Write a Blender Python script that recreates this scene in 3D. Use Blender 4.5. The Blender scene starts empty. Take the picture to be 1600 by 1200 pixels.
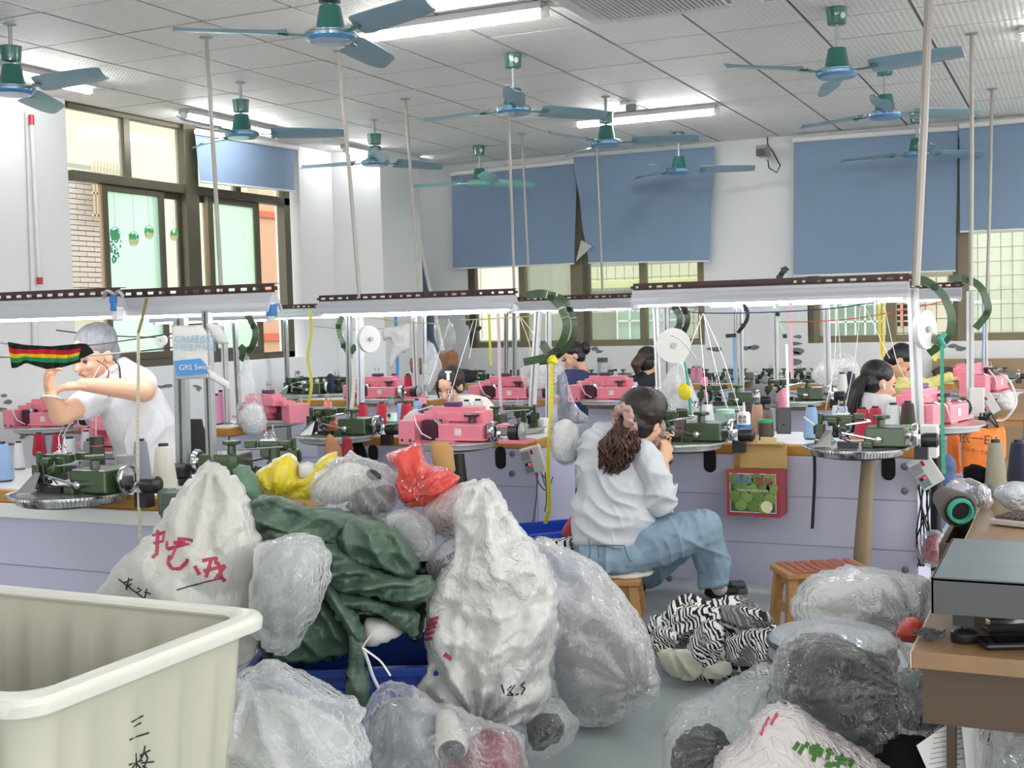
import bpy, math, random
import numpy as np
from math import sin, cos, pi, radians as R
from mathutils import Vector as V, Matrix, Quaternion
from mathutils.bvhtree import BVHTree

random.seed(7)
COL = bpy.context.scene.collection
SC = bpy.context.scene

# ------------------------------------------------------------------ camera
FPX = 1905.0
EYE = V((0, 0, 1.45))
CEIL = 3.15
def _axes():
    y = V((885., 127., -FPX)).normalized()
    x = V((4100., 3., FPX))
    x = (x - y * x.dot(y)).normalized()
    return x, y, x.cross(y)
_X, _Y, _Z = _axes()
M3 = Matrix((_X, _Y, _Z))              # camera space -> world space
cam_d = bpy.data.cameras.new('camera')
cam = bpy.data.objects.new('camera', cam_d)
COL.objects.link(cam)
cam_d.sensor_width = 36
cam_d.lens = FPX / 1600 * 36
cam_d.clip_start = 0.05
cam_d.clip_end = 200
cam.matrix_world = Matrix.Translation(EYE) @ M3.to_4x4()
SC.camera = cam

# ------------------------------------------------------------------ world, sun-less overcast sky, exposure
w = bpy.data.worlds.new('overcast_sky')
SC.world = w
w.use_nodes = True
bg = w.node_tree.nodes['Background']
_tc = w.node_tree.nodes.new('ShaderNodeTexCoord'); _sx = w.node_tree.nodes.new('ShaderNodeSeparateXYZ'); _mr = w.node_tree.nodes.new('ShaderNodeMapRange')
_mr.inputs['From Min'].default_value = -.06; _mr.inputs['From Max'].default_value = .02; _mr.inputs['To Min'].default_value = .42; _mr.inputs['To Max'].default_value = 1.35
w.node_tree.links.new(_tc.outputs['Generated'], _sx.inputs[0]); w.node_tree.links.new(_sx.outputs[2], _mr.inputs[0]); w.node_tree.links.new(_mr.outputs[0], bg.inputs[1])
bg.inputs[0].default_value = (1.0, 0.985, 0.965, 1)     # overcast sky above, pale ground below the horizon
SC.view_settings.view_transform = 'Standard'
SC.view_settings.look = 'None'
SC.view_settings.gamma = 1
SC.view_settings.use_curve_mapping = False
SC.view_settings.exposure = 1.3
SC.cycles.max_bounces = 8
SC.cycles.diffuse_bounces = 3
SC.cycles.glossy_bounces = 3
SC.cycles.transmission_bounces = 4
SC.cycles.transparent_max_bounces = 14
SC.cycles.sample_clamp_indirect = 4
SC.cycles.caustics_reflective = False
SC.cycles.caustics_refractive = False

# ------------------------------------------------------------------ measuring helpers
def ray(px, py):
    return M3 @ V((px - 800, 600 - py, -FPX))
def at(px, py, Y=None, X=None, Z=None):
    d = ray(px, py)
    t = (Y / d.y) if Y is not None else (X / d.x) if X is not None else (Z - EYE.z) / d.z
    return EYE + d * t
def dp(px, py, dep):
    """point seen at px,py whose distance along the view axis is dep"""
    return EYE + ray(px, py) * (dep / FPX)
def depth(p):
    return -(M3.transposed() @ (V(p) - EYE)).z
CR = M3 @ V((1, 0, 0)); CU = M3 @ V((0, 1, 0)); CB = M3 @ V((0, 0, 1))
YAW = math.atan2(CR.y, CR.x)           # facing angle of things turned to the viewer's side of the room

# ------------------------------------------------------------------ mesh builder
class MB:
    def __init__(s): s.v = []; s.f = []
    def add(s, vs, fs, M=None):
        o = len(s.v)
        s.v += [tuple(M @ V(p)) if M else tuple(p) for p in vs]
        s.f += [tuple(i + o for i in f) for f in fs]
        return s
    def box(s, c, d, rz=0, M=None, top=1.0):
        x, y, z = d[0] / 2, d[1] / 2, d[2] / 2
        vs = [(-x, -y, -z), (x, -y, -z), (x, y, -z), (-x, y, -z), (-x * top, -y * top, z), (x * top, -y * top, z), (x * top, y * top, z), (-x * top, y * top, z)]
        T = Matrix.Translation(V(c)) @ Matrix.Rotation(rz, 4, 'Z')
        if M: T = M @ T
        return s.add(vs, [(0, 3, 2, 1), (4, 5, 6, 7), (0, 1, 5, 4), (1, 2, 6, 5), (2, 3, 7, 6), (3, 0, 4, 7)], T)
    def bar(s, a, b, wd, th, up=(0, 0, 1)):
        a, b = V(a), V(b); d = b - a; L = d.length; d.normalize()
        u = V(up)
        if abs(d.dot(u)) > .98: u = V((0, 1, 0))
        x = d.cross(u).normalized(); y = x.cross(d)
        vs = []
        for p in (a, b):
            for sx, sy in ((-1, -1), (1, -1), (1, 1), (-1, 1)):
                vs.append(p + x * sx * wd / 2 + y * sy * th / 2)
        return s.add(vs, [(3, 2, 1, 0), (4, 5, 6, 7), (0, 1, 5, 4), (1, 2, 6, 5), (2, 3, 7, 6), (3, 0, 4, 7)])
    def cyl(s, a, b, r0, r1=None, n=12, caps=True):
        a, b = V(a), V(b); r1 = r0 if r1 is None else r1
        d = (b - a).normalized(); u = V((0, 0, 1)) if abs(d.z) < .9 else V((1, 0, 0))
        x = d.cross(u).normalized(); y = d.cross(x)
        vs = []
        for p, r in ((a, r0), (b, r1)):
            for i in range(n):
                t = 2 * pi * i / n
                vs.append(p + x * cos(t) * r + y * sin(t) * r)
        fs = [(i, (i + 1) % n, n + (i + 1) % n, n + i) for i in range(n)]
        if caps: fs += [tuple(range(n))[::-1], tuple(range(n, 2 * n))]
        return s.add(vs, fs)
    def tube(s, pts, r, n=6, closed=False, flat=None):
        pts = [V(p) for p in pts]; m = len(pts); vs = []
        rr = r if isinstance(r, (list, tuple)) else [r] * m
        prev = None
        for i, p in enumerate(pts):
            d = (pts[min(i + 1, m - 1)] - pts[max(i - 1, 0)])
            if closed: d = pts[(i + 1) % m] - pts[i - 1]
            if d.length < 1e-9: d = V((0, 0, 1))
            d.normalize()
            if prev is None:
                u = V((0, 0, 1)) if abs(d.z) < .9 else V((0, 1, 0))
                x = d.cross(u).normalized()
            else:
                x = (prev - d * prev.dot(d)).normalized()
            prev = x; y = d.cross(x)
            k = 1.0 if flat is None else flat
            for j in range(n):
                t = 2 * pi * j / n
                vs.append(p + x * cos(t) * rr[i] + y * sin(t) * rr[i] * k)
        fs = []
        for i in range(m if closed else m - 1):
            a, b = i * n, ((i + 1) % m) * n
            fs += [(a + j, a + (j + 1) % n, b + (j + 1) % n, b + j) for j in range(n)]
        if not closed: fs += [tuple(range(n))[::-1], tuple(range((m - 1) * n, m * n))]
        return s.add(vs, fs)
    def lathe(s, prof, c=(0, 0, 0), n=20, M=None, cap=True):
        c = V(c); vs = []
        for r, z in prof:
            for i in range(n):
                t = 2 * pi * i / n
                vs.append((c.x + cos(t) * r, c.y + sin(t) * r, c.z + z))
        m = len(prof); fs = []
        for k in range(m - 1):
            fs += [(k * n + i, k * n + (i + 1) % n, (k + 1) * n + (i + 1) % n, (k + 1) * n + i) for i in range(n)]
        if cap: fs += [tuple(range(n))[::-1], tuple(range((m - 1) * n, m * n))]
        return s.add(vs, fs, M)
    def ell(s, c, r, M=None, n=16, m=10):
        """ellipsoid"""
        c = V(c); vs = [(0, 0, -1)]; fs = []
        for k in range(1, m):
            p = -pi / 2 + pi * k / m
            for i in range(n):
                t = 2 * pi * i / n
                vs.append((cos(t) * cos(p), sin(t) * cos(p), sin(p)))
        vs.append((0, 0, 1)); e = len(vs) - 1
        for i in range(n):
            fs.append((0, 1 + (i + 1) % n, 1 + i))
            fs.append((e, e - n + i, e - n + (i + 1) % n))
        for k in range(m - 2):
            a = 1 + k * n; b = a + n
            fs += [(a + i, a + (i + 1) % n, b + (i + 1) % n, b + i) for i in range(n)]
        T = Matrix.Translation(c)
        if M is not None: T = T @ M.to_4x4()
        T = T @ Matrix.Diagonal((r[0], r[1], r[2], 1))
        return s.add(vs, fs, T)
    def cap(s, a, b, r0, r1=None, n=12):
        """capsule with a taper"""
        a, b = V(a), V(b); r1 = r0 if r1 is None else r1
        d = (b - a).normalized()
        pts = []; rr = []
        for k in range(5):
            t = pi / 2 * (1 - k / 4.0)
            pts.append(a - d * r0 * sin(t)); rr.append(max(r0 * cos(t), 1e-4))
        for k in range(5):
            t = pi / 2 * k / 4.0
            pts.append(b + d * r1 * sin(t)); rr.append(max(r1 * cos(t), 1e-4))
        return s.tube(pts, rr, n)
    def chain(s, pts, rr, n=12):
        for i in range(len(pts) - 1): s.cap(pts[i], pts[i + 1], rr[i], rr[i + 1], n)
        return s
    def loft(s, rings, n=24, sq=1.0):
        """rings: (centre, xvec, yvec); closed tube through ellipses"""
        vs = []
        for c, x, y in rings:
            c, x, y = V(c), V(x), V(y)
            for j in range(n):
                t = 2 * pi * j / n
                a, b = cos(t), sin(t)
                a = math.copysign(abs(a) ** sq, a); b = math.copysign(abs(b) ** sq, b)
                vs.append(c + x * a + y * b)
        fs = []; m = len(rings)
        for i in range(m - 1):
            a, b = i * n, (i + 1) * n
            fs += [(a + j, a + (j + 1) % n, b + (j + 1) % n, b + j) for j in range(n)]
        fs += [tuple(range(n))[::-1], tuple(range((m - 1) * n, m * n))]
        return s.add(vs, fs)
    def prism(s, poly, M, th):
        """flat polygon (x,y) in the local frame M, thickness th along local z"""
        n = len(poly)
        vs = [M @ V((x, y, -th / 2)) for x, y in poly] + [M @ V((x, y, th / 2)) for x, y in poly]
        fs = [tuple(range(n))[::-1], tuple(range(n, 2 * n))] + [(i, (i + 1) % n, n + (i + 1) % n, n + i) for i in range(n)]
        return s.add(vs, fs)
    def ribbon(s, pts, wdir, wd, th=.0012):
        """thin band through pts, width along wdir (a vector or list of vectors)"""
        pts = [V(p) for p in pts]; m = len(pts); vs = []
        for i, p in enumerate(pts):
            wv = V(wdir[i]) if isinstance(wdir, list) else V(wdir)
            d = (pts[min(i + 1, m - 1)] - pts[max(i - 1, 0)]).normalized()
            nn = d.cross(wv).normalized()
            ww = wd[i] if isinstance(wd, (list, tuple)) else wd
            for sx, sy in ((-1, -1), (1, -1), (1, 1), (-1, 1)):
                vs.append(p + wv * sx * ww / 2 + nn * sy * th / 2)
        fs = [(3, 2, 1, 0), tuple(range((m - 1) * 4, m * 4))]
        for i in range(m - 1):
            a, b = i * 4, i * 4 + 4
            fs += [(a + j, a + (j + 1) % 4, b + (j + 1) % 4, b + j) for j in range(4)]
        return s.add(vs, fs)

def link(name, mb, m, parent=None, smooth=True, bev=0, label=None):
    me = bpy.data.meshes.new(name)
    me.from_pydata(mb.v, [], mb.f)
    me.validate(); me.update()
    if smooth:
        me.shade_smooth()
        me.set_sharp_from_angle(angle=R(38))
    if m: me.materials.append(m)
    o = bpy.data.objects.new(name, me)
    COL.objects.link(o)
    if parent is not None: o.parent = parent
    if bev:
        b = o.modifiers.new('edge', 'BEVEL'); b.width = bev; b.segments = 2; b.limit_method = 'ANGLE'
    if label: o['label'] = label
    return o
def tag(o, label, cat, group=None):
    o['label'] = label; o['category'] = cat
    if group: o['group'] = group
    return o
def thing(name, label, cat, loc=(0, 0, 0), rz=0, group=None):
    o = bpy.data.objects.new(name, None); COL.objects.link(o)
    o.empty_display_size = .05
    o.location = loc; o.rotation_euler = (0, 0, rz)
    return tag(o, label, cat, group)
def one(name, mb, m, label, cat, group=None, **k):
    return tag(link(name, mb, m, **k), label, cat, group)
def struct(name, mb, m, parent=None, **k):
    o = link(name, mb, m, parent, **k)
    if parent is None: o['kind'] = 'structure'
    return o
def dup(root, loc, rz=None, label=None, group=None, scale=None, mats=None):
    r = root.copy(); COL.objects.link(r); r.location = loc
    if rz is not None: r.rotation_euler = (0, 0, rz)
    if scale: r.scale = scale if isinstance(scale, tuple) else (scale,) * 3
    if label: r['label'] = label
    if group: r['group'] = group
    def rec(a, b):
        for ch in list(a.children):
            c = ch.copy(); COL.objects.link(c); c.parent = b
            rec(ch, c)
    rec(root, r)
    return r

# ------------------------------------------------------------------ materials (all node based)
def rgb(h):
    if isinstance(h, str):
        h = h.lstrip('#'); c = [int(h[i:i + 2], 16) / 255 for i in (0, 2, 4)]
        return tuple((x / 12.92 if x <= .04045 else ((x + .055) / 1.055) ** 2.4) for x in c)
    return h
class NT:
    def __init__(s, m): s.t = m.node_tree; s.n = s.t.nodes; s.l = s.t.links
    def node(s, typ, **k):
        n = s.n.new(typ)
        for a, b in k.items():
            if a.startswith('i_'):
                key = a[2:]; key = int(key) if key.isdigit() else key
                n.inputs[key].default_value = b
            else: setattr(n, a, b)
        return n
    def link(s, a, b): s.l.new(a, b)
MATS = {}
def mat(name, col, rough=.5, metal=0., spec=.5, var=.06, vs=6., bump=0., bs=60., bt='noise', emit=0., coat=0., sheen=0., alpha=None, stretch=None, trans=0.):
    if name in MATS: return MATS[name]
    m = bpy.data.materials.new(name); m.use_nodes = True; MATS[name] = m
    t = NT(m); p = t.n['Principled BSDF']
    c = rgb(col)
    tc = t.node('ShaderNodeTexCoord')
    mp = t.node('ShaderNodeMapping')
    if stretch: mp.inputs['Scale'].default_value = stretch
    t.link(tc.outputs['Object'], mp.inputs['Vector'])
    nz = t.node('ShaderNodeTexNoise', i_Scale=vs, i_Detail=4.)
    t.link(mp.outputs[0], nz.inputs['Vector'])
    mx = t.node('ShaderNodeMix', data_type='RGBA')
    mx.inputs['A'].default_value = (*[max(0, x * (1 - var * 1.4)) for x in c], 1)
    mx.inputs['B'].default_value = (*[min(1, x * (1 + var)) for x in c], 1)
    t.link(nz.outputs['Fac'], mx.inputs['Factor'])
    t.link(mx.outputs['Result'], p.inputs['Base Color'])
    p.inputs['Roughness'].default_value = rough
    p.inputs['Metallic'].default_value = metal
    p.inputs['Specular IOR Level'].default_value = spec
    if coat: p.inputs['Coat Weight'].default_value = coat
    if sheen: p.inputs['Sheen Weight'].default_value = sheen
    if trans: p.inputs['Transmission Weight'].default_value = trans
    if alpha is not None: p.inputs['Alpha'].default_value = alpha
    if emit:
        p.inputs['Emission Color'].default_value = (*c, 1)
        p.inputs['Emission Strength'].default_value = emit
    if bump:
        if bt == 'noise': b = t.node('ShaderNodeTexNoise', i_Scale=bs, i_Detail=5.)
        elif bt == 'voronoi': b = t.node('ShaderNodeTexVoronoi', i_Scale=bs)
        else: b = t.node('ShaderNodeTexWave', i_Scale=bs, i_Distortion=.6, bands_direction='Z')
        t.link(mp.outputs[0], b.inputs['Vector'])
        bu = t.node('ShaderNodeBump', i_Strength=bump, i_Distance=.01)
        t.link(b.outputs[0], bu.inputs['Height'])
        t.link(bu.outputs[0], p.inputs['Normal'])
    return m
def plastic_mat(name, tint, density=.35, rough=.18, white=.5, edge=.5, crinkle=1.):
    """thin film: see-through, glossy, milky where it lies edge on"""
    if name in MATS: return MATS[name]
    m = bpy.data.materials.new(name); m.use_nodes = True; MATS[name] = m
    t = NT(m); t.n.remove(t.n['Principled BSDF'])
    out = t.n['Material Output']
    tc = t.node('ShaderNodeTexCoord')
    def ridge(sc, dist, k, seedv):
        mp = t.node('ShaderNodeMapping'); mp.inputs['Location'].default_value = (seedv, seedv * .7, 0); mp.inputs['Rotation'].default_value = (seedv, .4, seedv * 2); mp.inputs['Scale'].default_value = (1, 1.9, .8)
        t.link(tc.outputs['Object'], mp.inputs[0])
        n = t.node('ShaderNodeTexNoise', i_Scale=sc, i_Detail=2., i_Distortion=dist); t.link(mp.outputs[0], n.inputs['Vector'])
        a = t.node('ShaderNodeMath', operation='SUBTRACT'); a.inputs[1].default_value = .5; t.link(n.outputs['Fac'], a.inputs[0])
        b = t.node('ShaderNodeMath', operation='ABSOLUTE'); t.link(a.outputs[0], b.inputs[0])
        c = t.node('ShaderNodeMath', operation='MULTIPLY'); c.inputs[1].default_value = -k; t.link(b.outputs[0], c.inputs[0]); return c
    r1, r2, r3 = ridge(8., 1.0, 2.6, 1.3), ridge(19., 1.6, 1.3, 4.1), ridge(46., 1.0, .5, 7.7)
    a1 = t.node('ShaderNodeMath', operation='ADD'); t.link(r1.outputs[0], a1.inputs[0]); t.link(r2.outputs[0], a1.inputs[1])
    ad = t.node('ShaderNodeMath', operation='ADD'); t.link(a1.outputs[0], ad.inputs[0]); t.link(r3.outputs[0], ad.inputs[1])
    mk = t.node('ShaderNodeTexNoise', i_Scale=4.5, i_Detail=1.); t.link(tc.outputs['Object'], mk.inputs['Vector'])
    mm = t.node('ShaderNodeMapRange'); mm.inputs['From Min'].default_value = .42; mm.inputs['From Max'].default_value = .66; mm.inputs['To Min'].default_value = .3; t.link(mk.outputs['Fac'], mm.inputs[0])
    mu = t.node('ShaderNodeMath', operation='MULTIPLY'); t.link(ad.outputs[0], mu.inputs[0]); t.link(mm.outputs[0], mu.inputs[1])
    bu = t.node('ShaderNodeBump', i_Strength=min(1, .8 * crinkle), i_Distance=.034 * crinkle)
    t.link(mu.outputs[0], bu.inputs['Height'])
    tr = t.node('ShaderNodeBsdfTransparent')
    df = t.node('ShaderNodeBsdfDiffuse'); df.inputs[0].default_value = (*rgb(tint), 1)
    tl = t.node('ShaderNodeBsdfTranslucent'); tl.inputs[0].default_value = (*rgb(tint), 1)
    gl = t.node('ShaderNodeBsdfGlossy'); gl.inputs['Roughness'].default_value = rough
    gl.inputs[0].default_value = (.95, .97, 1, 1)
    t.link(bu.outputs[0], gl.inputs['Normal'])
    if density > .5: t.link(bu.outputs[0], df.inputs['Normal'])
    m0 = t.node('ShaderNodeMixShader'); m0.inputs[0].default_value = .22
    t.link(df.outputs[0], m0.inputs[1]); t.link(tl.outputs[0], m0.inputs[2])
    lw = t.node('ShaderNodeLayerWeight', i_Blend=.35)
    fa = t.node('ShaderNodeMath', operation='MULTIPLY_ADD', use_clamp=True)
    fa.inputs[1].default_value = edge; fa.inputs[2].default_value = density
    t.link(lw.outputs['Facing'], fa.inputs[0])
    cr = t.node('ShaderNodeMapRange'); cr.inputs['From Min'].default_value = -.16; cr.inputs['From Max'].default_value = -.02; cr.inputs['To Max'].default_value = .3 if density < .5 else 0.
    t.link(a1.outputs[0], cr.inputs[0]); cm = t.node('ShaderNodeMath', operation='MULTIPLY_ADD', use_clamp=True); t.link(cr.outputs[0], cm.inputs[0]); t.link(mm.outputs[0], cm.inputs[1]); t.link(fa.outputs[0], cm.inputs[2]); fa = cm
    m1 = t.node('ShaderNodeMixShader')
    t.link(fa.outputs[0], m1.inputs[0]); t.link(tr.outputs[0], m1.inputs[1]); t.link(m0.outputs[0], m1.inputs[2])
    fr = t.node('ShaderNodeFresnel', i_IOR=1.5); t.link(bu.outputs[0], fr.inputs['Normal'])
    fm = t.node('ShaderNodeMath', operation='MULTIPLY_ADD', use_clamp=True); fm.inputs[1].default_value = 1.6; fm.inputs[2].default_value = .0
    t.link(fr.outputs[0], fm.inputs[0])
    ge = t.node('ShaderNodeNewGeometry'); bf = t.node('ShaderNodeMix', data_type='FLOAT'); bf.inputs['B'].default_value = .05
    t.link(ge.outputs['Backfacing'], bf.inputs['Factor']); t.link(fm.outputs[0], bf.inputs['A']); fm = bf
    m2 = t.node('ShaderNodeMixShader')
    t.link(fm.outputs[0], m2.inputs[0]); t.link(m1.outputs[0], m2.inputs[1]); t.link(gl.outputs[0], m2.inputs[2])
    t.link(m2.outputs[0], out.inputs[0])
    return m
def glass_mat(name, tint, opac=.1, rough=.03):
    if name in MATS: return MATS[name]
    m = bpy.data.materials.new(name); m.use_nodes = True; MATS[name] = m
    t = NT(m); t.n.remove(t.n['Principled BSDF'])
    out = t.n['Material Output']
    tc = t.node('ShaderNodeTexCoord'); nz = t.node('ShaderNodeTexNoise', i_Scale=2.5, i_Detail=3.)
    t.link(tc.outputs['Object'], nz.inputs['Vector'])
    tr = t.node('ShaderNodeBsdfTransparent'); tr.inputs[0].default_value = (*[.5 + .5 * x for x in rgb(tint)], 1)
    df = t.node('ShaderNodeBsdfTranslucent'); df.inputs[0].default_value = (*rgb(tint), 1)
    gl = t.node('ShaderNodeBsdfGlossy'); gl.inputs['Roughness'].default_value = rough
    mr = t.node('ShaderNodeMapRange'); mr.inputs['To Min'].default_value = opac * .85; mr.inputs['To Max'].default_value = min(1, opac * 1.15)
    t.link(nz.outputs['Fac'], mr.inputs[0])
    a = t.node('ShaderNodeMixShader'); t.link(mr.outputs[0], a.inputs[0]); t.link(tr.outputs[0], a.inputs[1]); t.link(df.outputs[0], a.inputs[2])
    fr = t.node('ShaderNodeFresnel', i_IOR=1.45)
    ge = t.node('ShaderNodeNewGeometry'); bf = t.node('ShaderNodeMix', data_type='FLOAT'); bf.inputs['B'].default_value = .0
    t.link(ge.outputs['Backfacing'], bf.inputs['Factor']); t.link(fr.outputs[0], bf.inputs['A'])
    b = t.node('ShaderNodeMixShader'); t.link(bf.outputs[0], b.inputs[0]); t.link(a.outputs[0], b.inputs[1]); t.link(gl.outputs[0], b.inputs[2])
    t.link(b.outputs[0], out.inputs[0])
    return m

# writing: a flat text laid on a surface
def text(s, size, m, M, parent, align='CENTER', name='lettering', ext=.0004, shear=0, sx=1.):
    c = bpy.data.curves.new(name, 'FONT'); c.body = s; c.size = size
    c.align_x = align; c.align_y = 'CENTER'; c.extrude = ext; c.shear = shear
    c.materials.append(m)
    tmp = bpy.data.objects.new('t', c); COL.objects.link(tmp)
    me = bpy.data.meshes.new_from_object(tmp.evaluated_get(bpy.context.evaluated_depsgraph_get()))
    bpy.data.objects.remove(tmp)
    if not me.materials: me.materials.append(m)
    o = bpy.data.objects.new(name, me); COL.objects.link(o); o['kind'] = 'stuff'
    o.matrix_world = M @ Matrix.Diagonal((sx, 1, 1, 1))
    if parent is not None:
        o.parent = parent
        o.matrix_parent_inverse = parent_world(parent).inverted()
    return o
def parent_world(p):
    m = Matrix.LocRotScale(p.location, p.rotation_euler, p.scale)
    if p.parent is not None: m = parent_world(p.parent) @ p.matrix_parent_inverse @ m
    return m
def face(n, up=(0, 0, 1), loc=(0, 0, 0)):
    """frame whose local z is n and local y is up"""
    n = V(n).normalized(); u = V(up); x = u.cross(n).normalized(); y = n.cross(x)
    M = Matrix((x, y, n)).transposed().to_4x4(); M.translation = V(loc)
    return M
# ================================================================== THE ROOM
XW, YB = -6.8, 12.05
m_wall = mat('wall_paint', '#e8eaea', rough=.7, var=.03, vs=1.5, bump=.05, bs=30)
m_floor = mat('floor_paint', '#a8b2b3', rough=.26, var=.10, vs=3., bump=.04, bs=8)
m_alu = mat('olive_aluminium', '#5c5748', rough=.42, metal=.35, var=.12, vs=8)
m_alu2 = mat('tan_aluminium', '#a08c6c', rough=.42, metal=.3, var=.1)
m_white = mat('white_plastic', '#e6e6e4', rough=.35, var=.03)
m_black = mat('black_plastic', '#17181a', rough=.4, var=.1)
m_dark = mat('joint_grey', '#4d4b48', rough=.9)  # dark grey backing colour that shows in the ceiling tile joints
m_steel = mat('steel', '#b9bcc0', rough=.28, metal=.9, var=.08, bump=.02)
m_galv = mat('galvanised', '#a9adad', rough=.42, metal=.45, var=.1, vs=14)

def ceiling_mat():
    m = mat('ceiling_tile', '#f3f1ed', rough=.55, var=.03, vs=3)
    t = NT(m); p = t.n['Principled BSDF']
    tc = t.node('ShaderNodeTexCoord')
    mp = t.node('ShaderNodeMapping'); t.link(tc.outputs['Object'], mp.inputs['Vector'])
    a = t.node('ShaderNodeTexWave', i_Scale=9., i_Distortion=1.2, bands_direction='X'); a.inputs['Detail Scale'].default_value = 6
    b = t.node('ShaderNodeTexWave', i_Scale=11., i_Distortion=1.2, bands_direction='Y')
    t.link(mp.outputs[0], a.inputs['Vector']); t.link(mp.outputs[0], b.inputs['Vector'])
    s = t.node('ShaderNodeMath', operation='MULTIPLY'); t.link(a.outputs['Fac'], s.inputs[0]); t.link(b.outputs['Fac'], s.inputs[1])
    bu = t.node('ShaderNodeBump', i_Strength=.5, i_Distance=.012); t.link(s.outputs[0], bu.inputs['Height'])
    t.link(bu.outputs[0], p.inputs['Normal'])
    return m
m_ceil = ceiling_mat()

fl = MB().box((-2.5, 3.1, -.05), (9.2, 18.2, .1)); fl = struct('floor', fl, m_floor, smooth=False)
ce = MB().box((-2.5, 3.1, CEIL + .07), (9.2, 18.2, .1))
ceiling = struct('ceiling', ce, m_dark, smooth=False)
link('ceiling_sheet', MB().box((-2.5, (4.36 - 6) / 2, CEIL + .011), (9.0, 4.36 + 6, .016)), m_ceil, ceiling, smooth=False)
tile = MB().box((0, 0, 0), (.582, .587, .016), top=.985)
tm = None; n = 0
rt = random.Random(3)
for i in range(-12, 3):
    for j in range(7, 21):
        x0, y0 = -2.05 + .6 * (i + 3) , .18 + .6 * j
        cx, cy = x0 + .3, y0 + .3
        if cx < XW - .1 or cy > 12.4: continue
        px = (M3.transposed() @ (V((cx, cy, CEIL)) - EYE)); sx, sy = 800 + FPX * px.x / -px.z, 600 - FPX * px.y / -px.z
        if cy < 4.4: continue
        if (sx < -200 or sx > 1800) and n > 225: continue
        if tm is None: o = link('ceiling_tile', tile, m_ceil, ceiling, smooth=False); tm = o.data
        else:
            o = bpy.data.objects.new('ceiling_tile', tm); COL.objects.link(o); o.parent = ceiling
        o.location = (cx, cy, CEIL + .008 + rt.uniform(-.001, .002)); n += 1
# bright cross tees seen between the tiles
tee = MB()
for i in range(-12, 3):
    x0 = -2.05 + .6 * (i + 3)
    if x0 > XW: tee.box((x0, 8.2, CEIL + .016), (.018, 8.3, .006))
link('tile_grid', tee, mat('tee_metal', '#8d8b88', rough=.5, metal=.3), ceiling, smooth=False)

# left wall with the window bay between the two pillars
y0 = at(108, 300, X=XW).y; y1 = 9.88; ZS = at(400, 562, X=XW).z
wl = MB().box((XW - .15, (y0 - 6) / 2, CEIL / 2), (.3, y0 + 6, CEIL))
wl.box((XW - .15, (y0 + y1) / 2, ZS / 2), (.3, y1 - y0, ZS))
wl.box((XW - .15, (y1 + YB + .24) / 2, CEIL / 2), (.3, YB + .24 - y1, CEIL))
wall_left = struct('wall_left', wl, m_wall, smooth=False, bev=.004)
pl = MB().box(((XW + at(598, 400, Y=10.45).x) / 2, 10.85, CEIL / 2), (at(598, 400, Y=10.45).x - XW, .8, CEIL))
struct('trim_1', pl, m_wall, smooth=False, bev=.006)
# back wall around its two windows
def bx(px): return at(px, 500, Y=YB).x
ZB = at(1000, 540, Y=YB).z
wb = MB()
XA0, XA1, XB0 = bx(733), bx(1101), bx(1262)
wb.box(((XW + XA0) / 2, YB + .12, CEIL / 2), (XA0 - XW, .24, CEIL))
wb.box(((XA1 + XB0) / 2, YB + .12, CEIL / 2), (XB0 - XA1, .24, CEIL))
for a, b in ((XA0, XA1), (XB0, 2.1)):
    wb.box(((a + b) / 2, YB + .12, ZB / 2), (b - a, .24, ZB))
    wb.box(((a + b) / 2, YB + .12, 3.08), (b - a, .24, .2))
wall_back = struct('wall_back', wb, m_wall, smooth=False)
# tan sheet of board leaning along the lower right of the back wall
bd = MB().box((at(1560, 640, Y=YB - .06).x + .3, YB - .05, .46), (1.75, .03, .92 + .08))
bdo = one('brown_board', bd, mat('brown_board', '#a08768', rough=.7, var=.06), 'brown board standing against the back wall below the right-hand window', 'board', bev=.004, smooth=False)

# ---- windows
def bars(name, lst, m, parent, bev=.003):
    for c, d in lst: link(name, MB().box(c, d), m, parent, smooth=False, bev=bev)
m_gl = glass_mat('clear_glass', '#e9f4ee', .12)
m_fr = glass_mat('frosted_glass', '#dcf7ec', .5, .2)
m_fr2 = glass_mat('pale_glass', '#fbfdf5', .18, .1)
w1 = bpy.data.objects.new('window_1', None); COL.objects.link(w1); w1['kind'] = 'structure'
XG = XW - .1
def wy(px): return at(px, 330, X=XG).y
zt0 = at(280, 302, X=XG).z; zt1 = at(280, 293, X=XG).z + .02
def vert(name, pa, pb, z0, z1, m, dx=0, th=.06):
    a, b = wy(pa), wy(pb)
    link(name, MB().box((XG + dx, (a + b) / 2, (z0 + z1) / 2), (th, b - a, z1 - z0)), m, w1, smooth=False, bev=.004)
def horz(name, pa, pb, z, h, m, dx=0, th=.06):
    a, b = wy(pa), wy(pb)
    link(name, MB().box((XG + dx, (a + b) / 2, z), (th, b - a, h)), m, w1, smooth=False, bev=.004)
TZ = (zt0 + zt1) / 2
horz('transom', 108, 446, TZ, .075, m_alu, .01, .09)
horz('window_sill', 108, 446, ZS + .03, .06, m_alu, .01, .09)
horz('window_head', 108, 446, CEIL - .02, .04, m_alu, .0, .07)
vert('mullion', 282, 302, ZS, CEIL, m_alu, .02, .1)
vert('mullion', 194, 204, TZ, CEIL, m_alu)
vert('mullion', 366, 374, TZ, CEIL, m_alu)
vert('mullion', 437, 446, ZS, CEIL, m_alu, .01, .09)
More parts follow.
